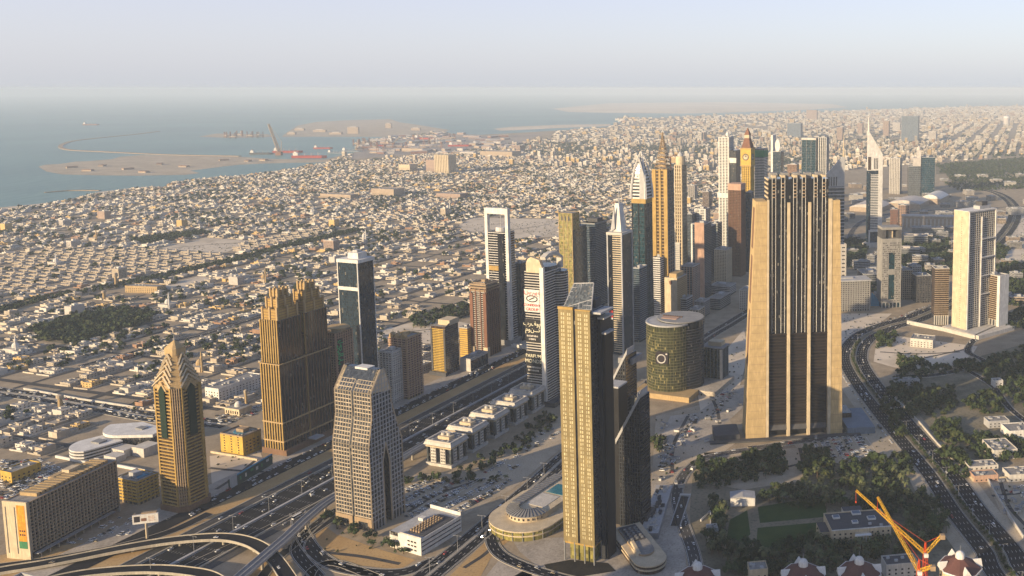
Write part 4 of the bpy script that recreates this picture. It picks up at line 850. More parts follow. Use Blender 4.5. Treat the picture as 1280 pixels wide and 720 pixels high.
# --- beyond the ribbed slab
r, F = plain('green_cap_tower', 'grey banded tower with a green top right behind the clock tower', (943, 955, 963, 318, 186), 'glass_grey', 'offwhite', 4.2, 1.8, .8, seed=31, d=32); slab(r, 'green_top', 'green', -F.w / 2 - .5, -F.d / 2 - .5, F.h - 22, F.w / 2 + .5, F.d / 2 + .5, F.h - 4); b = MB(); b.tube((0, 0, F.h), (0, 0, F.h + 36), .8, .25); b.obj('antenna', 'steel', r)
r, F = plain('oval_top_tower', 'blue glass tower with a white oval crest beside a slim white shaft', (966, 976, 981, 300, 190), 'glass_blue', 'bluegrey', 4, .5, .3, seed=32, d=30); slab(r, 'white_shaft', 'white', -F.w / 2 - 6, -F.d / 2, 0, -F.w / 2, F.d / 2, F.h + 48)
b = MB(); b.lathe([(7.5, -2), (7.5, 2)], n=20); o = b.obj('oval_crest', 'white', r, (2, -F.d / 2 + 2, F.h + 18)); o.rotation_euler = (PI2, 0, 0); o.scale = (1, 2.4, 1)
r, F = plain('green_glass_tower', 'broad green glass tower with a flat pale top, behind the ribbed slab', (1002, 1020, 1025, 285, 175), 'glass_teal', 'bluegrey', 8, .5, .3, 4, 0, .8, 'grey', seed=33, d=36); slab(r, 'roof_frame', 'offwhite', -F.w / 2 - .5, -F.d / 2 - .5, F.h, F.w / 2 + .5, F.d / 2 + .5, F.h + 6)
plain('ribbed_tower', 'dark tower with white vertical ribs beside the broad green glass tower', (1023, 1033, 1037, 286, 172), 'glass_dark', 'grey', 8, .5, .3, 5, 5, 1.8, 'white', seed=34, d=34)
plain('teal_block', 'short teal glass block low in the cluster behind the bronze-ended tower', (880, 889, 894, 352, 283), 'glass_teal', 'bluegrey', 4, .6, .3, seed=35, d=30)
plain('white_block', 'white-topped mid-rise block low in the cluster left of the dark brown tower', (868, 882, 889, 338, 262), 'glass_grey', 'white', 4, 1.8, .7, 3, 3, 2.5, 'white', seed=36, d=30)
plain('teal_block', 'teal and white mid-rise block standing right of the white-topped block', (887, 897, 904, 340, 280), 'glass_teal', 'offwhite', 4, 1.2, .5, seed=37, d=30)
plain('purple_block', 'mauve-grey banded block between the crest block and the bronze-ended tower', (851, 866, 876, 386, 334), 'glass_bronze', 'grey', 3.6, 1.3, .6, 5, 6, 1.4, 'pink', seed=38, d=36)
plain('grey_block', 'small grey gridded block below the bronze-ended tower by the avenue', (868, 880, 889, 397, 378), 'window_dark', 'grey', 3.6, 1.3, .6, 7, 7, 1, seed=39, d=30, cat='building')
plain('teal_block', 'low long teal block by the avenue behind the round tower', (886, 900, 912, 388, 374), 'glass_teal', 'grey', 3.6, 1.3, .5, seed=40, d=60, cat='building')
plain('grey_block', 'low wide grey office block in front of the cream apartment tower', (888, 912, 932, 370, 359), 'window_dark', 'lgrey', 3.6, 1.6, .6, seed=41, d=40, cat='building')
plain('white_block', 'white gridded block hard against the left edge of the ribbed slab', (924, 938, 946, 388, 364), 'window_dark', 'offwhite', 3.6, 1.5, .7, 6, 5, 1.5, seed=42, d=40, cat='building')
plain('dark_tower', 'dark tower tucked in between the drum tower and the bronze-ended tower', (856, 865, 870, 340, 268), 'glass_dark', 'bluegrey', 3.8, .6, .3, seed=43, d=30)

EXTRA = [((846, 858, 866, 398, 374), 'window_dark', 'lgrey', 'small pale grey block beside the avenue just right of the round tower'), ((862, 873, 881, 408, 388), 'window_dark', 'beige', 'small beige block by the avenue near the low long teal block'), ((984, 996, 1003, 268, 206), 'glass_bronze', 'pink', 'mauve block rising behind the ribbed slab, left of the broad green glass tower'),
         ((768, 779, 786, 372, 318), 'glass_blue', 'bluegrey', 'dark block half hidden behind the needle tower'), ((838, 846, 850, 352, 285), 'glass_dark', 'grey', 'narrow grey tower wedged between the golden spire tower and the drum tower'), ((870, 878, 882, 326, 268), 'glass_teal', 'bluegrey', 'thin teal tower behind the white-topped mid-rise block'), ((903, 911, 915, 322, 262), 'glass_blue', 'offwhite', 'thin blue and white tower left of the dark brown tower'),
         ((740, 748, 752, 362, 306), 'glass_dark', 'dgrey', 'thin dark tower in the gap left of the needle tower'), ((800, 808, 812, 412, 352), 'glass_blue', 'dgrey', 'dark block at the foot of the sail-topped tower'), ((893, 902, 908, 306, 276), 'glass_grey', 'white', 'short white block behind the cream gridded apartment tower'), ((1042, 1052, 1056, 300, 268), 'glass_blue', 'lgrey', 'blue-banded block at the right shoulder of the ribbed slab'),
         ((948, 955, 959, 268, 222), 'glass_grey', 'hazy_white', 'pale block behind the clock tower shaft'), ((878, 886, 890, 262, 240), 'window_dark', 'hazy_pink', 'pinkish hazy block behind the white-topped mid-rise block'), ((860, 868, 872, 250, 232), 'window_dark', 'hazy_white', 'pale hazy block far behind the drum tower'), ((712, 722, 728, 420, 392), 'window_dark', 'grey', 'grey block peeping out beside the poster tower roof arch')]
for k, (f, gm, fm, lb) in enumerate(EXTRA): plain('office_block', lb, f, gm, fm, 3.9, 1.1, .5, 4 if k % 2 else 0, 4 if k % 2 else 0, 1.3, seed=200 + k, d=30)
# --- twin-bay gold tower in the middle, with its two darker companions
F = fit(699, 738.5, 755, 706, 389, 19); w, d, h = F.w, 27.0, F.h; W, D = w / 2, d / 2
r = tower('gold_tower', 'tall gold-panelled tower of two narrow bays raised on thin columns, with glass blades on top', F, 'tower')
z0 = 19.0
core(r, w - .6, d - .6, z0, h - .5, 'glass_black'); slab(r, 'lobby', 'glass_olive', -W + 4, -D + 4, 0, W - 4, D - 3, z0)
for x0, x1 in ((-W, -1.1), (1.1, W)):
    slab(r, 'gold_front', 'goldpanel', x0, -D - .5, z0, x1, -D + .6, h, None)
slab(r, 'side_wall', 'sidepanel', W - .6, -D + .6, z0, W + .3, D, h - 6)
b = MB(); b.box(-.62, -.16, 0, .62, .08, 2.5); L = []; nfl = int((h - z0 - 6) / 3.9)
for q in range(nfl):
    for x0 in (-W, 1.1):
        for fx in (.22, .36, .66, .80): L.append((x0 + (W - 1.1) * fx, -D - .5, h - 5.5 - 3.9 * q))
p = b.obj('window', 'window_gold', r, L[0]); rep(p, L[1:100])
b2 = MB()
for l in L[100:]: b2.add(b, l[0], l[1], l[2])
o = b2.obj('windows', 'window_gold', r); o['kind'] = 'stuff'
b2 = MB()
for q in range(nfl):
    for k in range(6): b2.box(W + .3, -D + 2.5 + k * 4.2, h - 11 - 3.9 * q, W + .42, -D + 4.0 + k * 4.2, h - 8.6 - 3.9 * q)
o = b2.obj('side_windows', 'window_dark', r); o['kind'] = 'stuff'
slab(r, 'cornice', 'gold', -W - .4, -D - .9, h, -1.1, -D + 1.4, h + 2.4); slab(r, 'cornice', 'gold', 1.1, -D - .9, h, W + .4, -D + 1.4, h + 1.0); slab(r, 'soffit', 'gold', -W, -D - .6, z0 - 1.6, W, D - 1, z0)
b = MB(); b.tube((0, 0, 0), (0, 0, z0), .75, n=8); L = [(x, y, 0) for y in (-D - .2, 0, D - 1.5) for x in (-W + .8, -W * .3, W * .35, W - .8)]; p = b.obj('column', 'steel', r, L[0]); rep(p, L[1:])
hb = HZ(F.Y, 361)                            # sloping glazed blade above the roof
b = MB(); A0, A1, B0, B1 = Vector((-W + 3, -D + 3, h)), Vector((W - 1, -D + 4, h)), Vector((-W + 3, D - 4, hb - 2)), Vector((W * .45, D - 4, hb))
N = 6
pt = lambda u, v: (A0.lerp(A1, u)).lerp(B0.lerp(B1, u), v)
for k in range(N + 1):
    b.bar(pt(k / N, 0), pt(k / N, 1), .5 if 0 < k < N else .9); b.bar(pt(0, k / N), pt(1, k / N), .5 if 0 < k < N else .9)
b.bar(pt(0, 0), pt(1, .4), .6); b.bar(pt(.4, 1), pt(.55, 0), .9)
b.obj('blade_frame', 'lgrey', r)
b = MB(); q = [pt(0, 0), pt(1, 0), pt(1, 1), pt(0, 1)]; nn = (q[1] - q[0]).cross(q[3] - q[0]).normalized() * .15
b.loft([tuple(v) for v in q], 0, [tuple(v + nn) for v in q], 0); b.obj('blade_glass', 'glass_grey', r)
slab(r, 'roof_wing', 'lgrey', W - 3, -D + 3, h - 3, W + 9, D, h - 1.2); slab(r, 'roof_box', 'dgrey', -W + 4, 2, h - 1, W - 3, D - 2, h + 7)
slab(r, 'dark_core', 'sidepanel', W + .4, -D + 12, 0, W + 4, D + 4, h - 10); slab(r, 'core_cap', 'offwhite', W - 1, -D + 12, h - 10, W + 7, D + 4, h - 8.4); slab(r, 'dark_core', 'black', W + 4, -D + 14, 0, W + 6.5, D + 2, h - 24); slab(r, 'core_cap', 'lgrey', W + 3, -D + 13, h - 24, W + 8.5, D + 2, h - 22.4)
def slant(name, label, xl, xm, xr, yb, yl, yr, dp, seed, mid=None):
    F = fit(xl, xm, xr, yb, yr, 19, d=dp); w, d = F.w, F.d; W, D = w / 2, d / 2; ha, hb = HZ(F.Y, yl), HZ(F.Y, yr)
    r = tower(name, label, F, 'tower'); P = [(-W, 0), (W, 0), (W, hb), (W - 2, hb), (-W, ha)]
    b = MB(); b.extrude(P, 'y', -D, D); b.obj('glazing', 'glass_black', r)
    nb = 9
    for k in range(nb):
        x = -W + 1 + (w - 2) * k / (nb - 1); top = ha + (hb - ha) * k / (nb - 1)
        slab(r, 'mullion', 'sidepanel', x - .5, -D - .35, 0, x + .5, -D + .05, top)
    b = MB(); zz = 8.0; m = MB()
    while zz < max(ha, hb) - 3:
        x1 = -W; x0 = -W
        if zz > min(ha, hb): x0 = -W + w * (zz - ha) / (hb - ha)
        if W - x0 > 1: m.box(x0, -D - .3, zz, W, -D + .05, zz + .7); m.box(W - .05, -D, zz, W + .3, D, zz + .7)
        zz += 3.9
    m.obj('floor_lines', 'sidepanel', r)
    b = MB(); s = (hb - ha) / w; b.extrude([(-W - 3, ha - 3 * s), (W + 2, hb + 2 * s), (W + 2, hb + 2 * s + 5), (-W - 3, ha - 3 * s + 5)], 'y', -D - 1, D * .2); b.obj('sloping_roof', 'lgrey', r)
    b = MB(); n = 9
    for k in range(n + 1): x = -W - 3 + (w + 5) * k / n; b.box(x - .25, -D - 1, ha + s * (x + W) + 4.9, x + .25, D * .2, ha + s * (x + W) + 5.6)
    b.obj('roof_rib', 'steel', r)
    if mid: slab(r, 'dark_slab', 'black', -W - 15, -D + 4, 0, -W - .2, D, mid)
    return r, F
r, F = slant('slanted_tower', 'dark gridded tower with a steep sloping roof, right of the gold tower', 772, 800, 809, 662, 553, 498, 21, 51, 70)
slab(r, 'dark_slab', 'black', -F.w / 2 - 14, -F.d / 2 + 2, 0, -F.w / 2 - .1, F.d / 2, HZ(F.Y, 490)); slab(r, 'slab_cap', 'lgrey', -F.w / 2 - 14.5, -F.d / 2 + 1.5, HZ(F.Y, 490), -F.w / 2, F.d / 2, HZ(F.Y, 490) + 1.6)
slab(r, 'podium', 'dgrey', -F.w / 2 - 30, -F.d / 2 + 6, 0, F.w / 2 + 3, F.d / 2 + 6, 11)
r, F = slant('slanted_tower', 'dark slope-roofed tower further back, between the gold tower and the round tower', 757, 782, 794, 600, 497, 446, 26, 52)
slab(r, 'roof_block', 'grey', -F.w * .1, -F.d * .1, HZ(F.Y, 446) - 12, F.w / 2 + 3, F.d / 2 + 10, HZ(F.Y, 452))
slab(r, 'side_block', 'glass_grey', F.w / 2, -F.d / 2 + 10, 0, F.w / 2 + 9, F.d / 2 + 8, HZ(F.Y, 500)); 
# --- round tower
ctr = G(835, 497); rx = 37.0
r = thing('round_tower', 'golden glass cylinder tower with a camera picture on it and a taller dark twin behind', 'tower', (ctr.x, ctr.y + rx * .9, 0), -math.radians(19))
Yc = ctr.y + rx * .9; hc = HZ(Yc, 401); sx = 30.5 * (Yc / FPX) * .975
E_ = 1.0
b = MB(); b.lathe([(sx, 4), (sx, hc)], n=56, sy=.96); b.obj('glazing', ['glass_gold'], r)
b = MB(); b.lathe([(sx + .3, 0), (sx + .3, .55)], n=56, sy=.96); p = b.obj('floor_band', 'olive', r, (0, 0, 8)); nf = int((hc - 12) / 4.1); rep(p, [(0, 0, 8 + 4.1 * k) for k in range(1, nf)])
b = MB(); b.box(-.1, -.1, 0, .1, .1, hc - 8); L = [(math.cos(a) * (sx + .1), math.sin(a) * (sx + .1) * .96, 6) for a in [2 * math.pi * k / 44 for k in range(44)]]; p = b.obj('mullion', 'olive', r, L[0]); rep(p, L[1:])
b = MB(); b.lathe([(sx + 1, hc - 1), (sx + 1, hc + 1.2), (sx - 1.5, hc + 1.2), (sx - 1.5, hc + .6)], n=56, sy=.96); b.obj('roof', 'lgrey', r)
b = MB(); b.box(-15, -4, hc + .8, 15, 10, hc + 3.4); 
for k in range(9): b.box(-16 + k * 3.6, 10.2, hc + .8, -14 + k * 3.6, 14, hc + 4.6)
for k in range(9): b.box(-15 + k * 3.5, -6, hc + .8, -13.4 + k * 3.5, -4.2, hc + 3)
b.obj('roof_plant', 'brown', r); b = MB(); b.box(-12, -3, hc + 3.4, 12, 9, hc + 4.2); b.obj('plant_deck', 'pink', r)
b = MB(); b.lathe([(sx * .98, 0), (sx * .98, hc + 2)], n=56, cx=11, cy=15, sy=1.0); b.obj('rear_glazing', 'glass_black', r); b = MB(); b.lathe([(sx, hc + 2), (sx, hc + 3.5)], n=56, cx=11, cy=15); b.obj('rear_roof', 'grey', r)
b = MB(); b.lathe([(sx + .25, 0), (sx + .25, .7)], n=56, cx=11, cy=15); p = b.obj('rear_band', 'dgrey', r, (0, 0, 8)); rep(p, [(0, 0, 8 + 4.1 * k) for k in range(1, nf)])
b = MB(); b.lathe([(sx - 3, 0), (sx - 3, 8)], n=40); b.obj('base_arcade', 'dgrey', r)
slab(r, 'podium_wall', 'sandstone', -sx - 6, -sx - 8, -.3, sx + 14, -sx * .2, 7.4); slab(r, 'podium', 'paving', -sx + 2, -sx * .2, -.3, sx + 40, sx + 36, 6.8)
zc = HZ(Yc - sx, 448); fy = -sx * .96 - 1.4; ux = -3
b = MB(); b.box(ux - 9, fy, zc - 8.5, ux + 9, fy + 1, zc + 8.5, 0); b.box(ux - 6.5, fy, zc + 8.5, ux - 1, fy + 1, zc + 10, 0)
n = 26
for k in range(n):
    a0, a1 = 2 * math.pi * k / n, 2 * math.pi * (k + 1) / n; b.bar((ux - .5 + 6 * math.cos(a0), fy - .25, zc - 1 + 6 * math.sin(a0)), (ux - .5 + 6 * math.cos(a1), fy - .25, zc - 1 + 6 * math.sin(a1)), 1.2, 1)
b.box(ux + 5.5, fy - .1, zc + 5.2, ux + 8, fy + .1, zc + 7, 1); o = b.obj('camera_picture', ['ink', 'white'], r); o.rotation_euler = (0, 0, math.radians(10))
# --- low green glass block right of it
F = fit(877, 903, 911, 480, 436, 19); w, d, h = F.w, F.d, F.h
r = tower('green_glass_block', 'low dark green glass office block with an overhanging flat roof, right of the round tower', F, 'building')
core(r, w - 2, d - 2, 0, h - 1, 'glass_green'); piers(r, w - 2, d - 2, 0, h, 6, 5, 1.0, .9, 'bluegrey'); slab(r, 'roof_slab', 'grey', -w / 2 - 1, -d / 2 - 1, h - 1, w / 2 + 1, d / 2 + 1, h + .6); slab(r, 'roof_block', 'cream', -w * .28, -d * .2, h + .6, w * .35, d * .4, h + 7); slab(r, 'end_pier', 'offwhite', w / 2 - 4, -d / 2 - 1.4, 0, w / 2, -d / 2, h - 2); bands(r, w - 2, d - 2, 6, h - 4, 4, .5, .3, 'dgrey')
# --- the giant ribbed slab between tapering concrete fins
A = G(932, 548); B = G(1052, 541); w = (B - A).length; a = -math.atan2(B.y - A.y, B.x - A.x); d = 30.0; W, D = w / 2, d / 2
c = (A + B) / 2 + Vector((math.sin(a), math.cos(a), 0)) * D
F = Fit(); F.x, F.y, F.a, F.w, F.d = c.x, c.y, a, w, d; Yi = (A.y + B.y) / 2
r = tower('ribbed_slab_tower', 'giant dark glass slab between tapering tan concrete fins, the biggest tower', F, 'tower')
hx = lambda y: HZ(Yi, y); LX = lambda x: -W + w * (x - 932) / 120.0
ztop, zfin, zmid, zlob = hx(222), hx(251), hx(418), hx(531)
slab(r, 'upper_glazing', 'glass_black', LX(960), -D + 1.5, zmid, LX(1033), D - 1.5, ztop - 2); slab(r, 'louvred_glazing', 'louvre', LX(960), -D + 1.5, zlob, LX(1033), D - 1.5, zmid - .02)
slab(r, 'lobby', 'black', LX(962), -D + 5, 0, LX(1031), D - 5, zlob)
def fin(x0b, x1b, x0t, x1t, name, mat='finstone'):
    b = MB(); b.loft([(LX(x0b), -D - 4), (LX(x1b), -D - 4), (LX(x1b), D + 4), (LX(x0b), D + 4)], 0, [(LX(x0t), -D - 1), (LX(x1t), -D - 1), (LX(x1t), D + 1), (LX(x0t), D + 1)], zfin); return b.obj(name, mat, r)
fin(932, 956, 945, 958, 'end_fin'); fin(1037, 1052, 1038, 1047, 'end_fin')
b = MB(); b.loft([(LX(956.3), -D - 4.4), (LX(959.8), -D - 4.4), (LX(959.8), -D + 2), (LX(956.3), -D + 2)], 0, [(LX(958.3), -D - 1.6), (LX(960.6), -D - 1.6), (LX(960.6), -D + 2), (LX(958.3), -D + 2)], zfin + 2); b.obj('fin_edge', 'cream', r)
b = MB(); b.loft([(LX(1033.2), -D - 4.4), (LX(1036.8), -D - 4.4), (LX(1036.8), -D + 2), (LX(1033.2), -D + 2)], 0, [(LX(1033.4), -D - 1.6), (LX(1037.6), -D - 1.6), (LX(1037.6), -D + 2), (LX(1033.4), -D + 2)], zfin + 2); b.obj('fin_edge', 'cream', r)
for zz, hh in ((.30, .24), (.57, .2), (.80, .17)):           # long recesses in the outer face of the left fin
    t = zz; x = LX(932 + 13 * t) - .12; x2 = LX(932 + 13 * (t + hh)) - .12
    b = MB(); b.loft([(x, -D * .5), (x + .6, -D * .5), (x + .6, D * .5), (x, D * .5)], zfin * zz, [(x2, -D * .45), (x2 + .6, -D * .45), (x2 + .6, D * .45), (x2, D * .45)], zfin * (zz + hh)); b.obj('recess', 'brown', r)
for xb, xt in ((984.5, 984.5), (1009.5, 1010)):
    b = MB(); b.loft([(LX(xb - 1.7), -D - 4.5), (LX(xb + 1.7), -D - 4.5), (LX(xb + 1.7), -D + 2), (LX(xb - 1.7), -D + 2)], 0, [(LX(xt - 1.5), -D - 2), (LX(xt + 1.5), -D - 2), (LX(xt + 1.5), -D + 2), (LX(xt - 1.5), -D + 2)], zfin - 2); b.obj('pier', 'cream', r)
bays = [(961, 983), (987, 1008), (1012, 1032.5)]
for x0, x1 in bays:
    b = MB(); b.box(LX(x0), -1.2, 0, LX(x1), .1, .9); p = b.obj('louvre_band', 'bandbrown', r, (0, -D + 1.5, zlob + 1)); n = int((zmid - zlob) / 4.0); rep(p, [(0, -D + 1.5, zlob + 1 + 4.0 * k) for k in range(1, n)])
    b = MB(); b.extrude([(-D - 2, zlob - 5), (-D + 3, zlob + 5), (-D + 3, zlob - 2), (-D + 1, zlob - 6)], 'x', LX(x0), LX(x1)); b.obj('entrance_hood', 'dgrey', r)
    wd = LX(x1) - LX(x0)
    for fx, ww, mt, zt in ((.16, .42, 'white', 0), (.36, .42, 'white', 0), (.66, .42, 'white', 0), (.86, .42, 'white', 0)):
        x = LX(x0) + wd * fx; slab(r, 'white_rib', 'white', x - ww / 2, -D + .5, zmid + 2, x + ww / 2, -D + 1.6, ztop + zt)
    for fx in (.26, .76):
        x = LX(x0) + wd * fx; zs = zfin + 4
        b = MB(); b.box(-wd * .08, -.6, 0, wd * .08, .1, 1.3); n = int((ztop - zs) / 4.2); p = b.obj('bay_window_sill', 'tan', r, (x, -D + .6, zs)); rep(p, [(x, -D + .6, zs + 4.2 * k) for k in range(1, n)])
        b = MB(); b.box(-wd * .09, -.5, 0, wd * .09, .1, .8); n = int((zs - zmid - 6) / 4.2); p = b.obj('floor_band', 'bandbrown', r, (x, -D + 1.2, zmid + 4)); rep(p, [(x, -D + 1.2, zmid + 4 + 4.2 * k) for k in range(1, n)])
        slab(r, 'bay_head', 'cream', x - wd * .11, -D + .4, ztop, x + wd * .11, D - 3, ztop + 3)
    slab(r, 'ledge', 'bandbrown', LX(x0), -D - .6, zmid - .2, LX(x1), -D + 1.4, zmid + 1.2)
for k in range(5): slab(r, 'roof_step', 'grey', LX(964 + k * 14), -4, ztop - 2, LX(972 + k * 14), 8, ztop + 5)
b = MB(); b.box(-.8, -D + 2, 0, .3, D - 2, 2.2); p = b.obj('side_band', 'cream', r, (LX(960), 0, zfin + 3)); rep(p, [(LX(960), 0, zfin + 3 + 5.6 * k) for k in range(1, int((ztop - zfin) / 5.6))])
for z in range(6, int(zfin) - 4, 10):
    f_ = z / zfin
    for xb0, xb1, xt0, xt1 in ((932, 956, 945, 958), (1037, 1052, 1038, 1047)):
        slab(r, 'panel_joint', 'tan', LX(xb0 + (xt0 - xb0) * f_) + .4, -D - 4 + 3 * f_ - .1, z, LX(xb1 + (xt1 - xb1) * f_) - .2, -D - 4 + 3 * f_ + .1, z + .35)
slab(r, 'forecourt', 'dgrey', -W - 46, -D - 14, .2, W + 22, -D - 6, 2.2); slab(r, 'low_wing', 'dgrey', -W - 40, -D - 6, 0, -W - 8, D, 8); slab(r, 'low_wing', 'bluegrey', W + 6, -D - 8, 0, W + 42, D + 30, 9); slab(r, 'low_wing', 'glass_bronze', W + 6, D - 2, 9, W + 20, D + 28, 15)
# --- triangular white twin towers
def wedge(name, label, F, ybreak, yhi, ymast, seed):
    r = tower(name, label, F, 'tower'); w, d = F.w, F.d; W, D = w / 2, d / 2; Z = lambda y: HZ(F.Y, y); hs = Z(ybreak); hl, hr = Z(yhi), Z(yhi + 28)
    tri = [(-W, -D * .6), (-W * .72, -D), (W, -D), (W, -D * .4), (0, D)]
    b = MB(); b.prism(tri, 0, hs); b.obj('glazing', 'glass_blue', r)
    b = MB(); b.box(-W * .55, -D - .8, 0, W * .45, -D + .1, 2.2); n = int((hs - 55) / 4.6); p = b.obj('white_band', 'white', r, (0, 0, 48)); rep(p, [(0, 0, 48 + 4.6 * k) for k in range(1, n)])
    slab(r, 'white_pier', 'white', W * .45, -D - 1.2, 0, W, -D + 2, hs); slab(r, 'white_pier', 'white', -W * .75, -D - 1.2, 0, -W * .58, -D + 1, 45); slab(r, 'white_beam', 'white', -W * .75, -D - 1.3, 42, W * .45, -D + 1, 47)
    b = MB(); b.extrude([(-W, hs), (W, hs), (W, hr), (-W * .8, hl), (-W, hl)], 'y', -D - 1.2, -D + 5); b.extrude([(-D, hs), (D * .6, hs), (-D + 2, (hs + hl) / 2)], 'x', -W * .2, W * .2); b.obj('slanted_crown', 'white', r)
    for k in range(3): slab(r, 'crown_slot', 'glass_black', -W * .15 + k * W * .2, -D - 1.4, hs + 4, -W * .05 + k * W * .2, -D - 1, hs + 34)
    slab(r, 'crown_slot', 'glass_bronze', -W * .95, -D - 1.4, hs + 2, -W * .55, -D - 1, hs + 38)
    b = MB(); b.tube((-W * .88, -D + 2, hl - 6), (-W * .9, -D + 2, Z(ymast)), 3.2, .6, n=6); b.obj('mast', 'white', r)
    b = MB(); b.prism([(x * 1.6, y * 1.5 - 4) for x, y in tri], 0, 12); b.obj('podium', 'offwhite', r)
F = fit(1085, 1104, 1109, 308, 165, -9, d=44); wedge('wedge_tower', 'tall white triangular tower with a slanted crown and a mast, right of the ribbed slab', F, 213, 165, 143, 1)
F = fit(1029, 1056, 1060, 312, 197, -9, d=44); 
r = tower('wedge_tower', 'blue-banded triangular tower with a sloping grey crown, half hidden by the ribbed slab', F, 'tower'); w, d = F.w, F.d; W, D = w / 2, d / 2; Z = lambda y: HZ(F.Y, y)
core(r, w, d, 0, Z(233), 'glass_blue'); bands(r, w, d, 6, Z(235), 9.5, 2.6, .5, 'lgrey', faces='FR')
b = MB(); b.extrude([(-W, Z(233)), (W, Z(233)), (W, Z(196)), (W * .8, Z(196)), (-W * .9, Z(221)), (-W, Z(223))], 'y', -D, -D + 8); b.obj('slanted_crown', 'lgrey', r)
for k in range(4): slab(r, 'crown_slot', 'glass_black', -W * .5 + k * 7, -D - .3, Z(232), -W * .5 + 3 + k * 7, -D + .1, Z(221))
b = MB(); b.tube((W * .9, -D + 3, Z(198)), (W * .92, -D + 3, Z(167)), 2.6, .5); b.obj('mast', 'cream', r)
# --- towers by the exhibition halls
r, F = plain('office_tower', 'pale ribbed office tower with a mast beside the exhibition halls', (1112, 1125, 1131, 243, 198), 'window_dark', 'hazy_white', 4, 1.4, .5, 7, 5, 2.6, 'offwhite', seed=61, d=50, ang=19); b = MB(); b.tube((0, 0, F.h), (0, 0, F.h + 36), 1.2, .3); b.obj('mast', 'steel', r)
r, F = plain('stone_tower', 'grey-green stone-fronted block joined to a teal glass slab behind the exhibition halls', (1136, 1151, 1158, 245, 208), 'glass_grey', 'grey', 8, .6, .3, seed=62, d=70, ang=5)
slab(r, 'stepped_top', 'hazy_white', -F.w * .1, -F.d / 2, F.h, F.w / 2, F.d * .2, F.h + 34); slab(r, 'stepped_top', 'hazy_white', F.w * .2, -F.d / 2, F.h + 34, F.w / 2, F.d * .1, F.h + 66); b = MB(); b.lathe([(9, F.h + 66), (8, F.h + 76), (3, F.h + 82)], n=12, cx=F.w * .35, cy=-F.d * .2); b.obj('cupola', 'hazy_white', r)
plain('teal_slab', 'teal glass slab tower behind the exhibition halls', (1149, 1169, 1172, 245, 197), 'glass_teal', 'bluegrey', 8, .5, .3, seed=63, d=80, ang=5)
# --- pale slab tower far right with two low wings
def gridslab(name, label, f, ang, seed): pass
F = fit(1193, 1211, 1245.5, 417, 266, 52); w, d, h = F.w, F.d, F.h; W, D = w / 2, d / 2
r = tower('pale_slab_tower', 'tall pale slab tower with a blank sunlit end and a gridded side, far right', F, 'tower')
core(r, w - 1, d - 1, 8, h - 1, 'glass_dark'); slab(r, 'end_wall', 'cream', -W, -D - .6, 0, W, -D + .8, h + 1.5); slab(r, 'end_wall', 'cream', -W, D - .8, 0, W, D + .2, h + 1.5)
b = MB(); b.box(-.5, -.1, 0, .5, .3, 1.4); p = b.obj('slot_window', 'ink', r, (W * .12, -D - .62, 12)); rep(p, [(W * .12, -D - .62, 12 + k * 4.1) for k in range(1, int((h - 18) / 4.1))])
bands(r, w - 1.5, d - 1.6, 10, h - 2, 3.9, 1.0, .9, 'offwhite', faces='RL'); piers(r, w - 1.5, d - 1.6, 8, h - 1, 0, 15, .45, 1.0, 'offwhite', 'mullion')
for fy in (-.02, .98): slab(r, 'white_frame', 'white', W - .6, -D + d * max(fy, .02) - 1.2, 0, W + 1.8, -D + d * max(fy, .02) + 1.2, h)
slab(r, 'white_frame', 'white', W - .6, -D + d * .46, 0, W + 1.8, -D + d * .46 + 2.6, h - 10); slab(r, 'roof_beam', 'white', -W - .5, -D, h, W + 1.2, D, h + 2.2)
for k in range(4): slab(r, 'sky_terrace', 'white', W, -D + d * .48, h * (.30 + k * .155), W + 2.6, D - 1, h * (.30 + k * .155) + 1.6)
slab(r, 'roof_frame', 'lgrey', -W * .3, 0, h + 2.2, W * .6, D * .8, h + 8); slab(r, 'roof_frame', 'dgrey', -W * .4, D * .2, h + 8, W * .5, D * .6, h + 15); slab(r, 'podium', 'offwhite', -W - 10, -D - 14, 0, W + 40, D + 10, 7)
for nm, lb, f in (('wing_block', 'low banded wing on the left of the pale slab tower, raised on columns', (1169, 1187, 1191, 406, 336)), ('wing_block', 'low banded wing with a white end, right of the pale slab tower', (1226, 1250, 1262, 413, 346))):
    F = fit(*f, 52 if f[0] > 1200 else -3, d=26); w, d, h = F.w, F.d, F.h; W, D = w / 2, d / 2
    r = tower(nm, lb, F, 'building'); core(r, w - 1, d - 1, 18, h, 'glass_bronze'); bands(r, w - 1, d - 1, 18, h - 1, 3.9, 1.0, .7, 'beige', faces='FR'); core(r, w - 6, d - 6, 0, 18, 'dgrey', 'recess')
    b = MB(); b.box(-.9, -.9, 0, .9, .9, 18); L = [(-W + 1 + (w - 2) * k / 6, -D + .8, 0) for k in range(7)]; p = b.obj('column', 'offwhite', r, L[0]); rep(p, L[1:]); plant(r, w, d, h, 7, 5)
    if f[0] > 1200: slab(r, 'white_end', 'white', W - 5, -D - .9, 0, W + .8, D, h + 1)
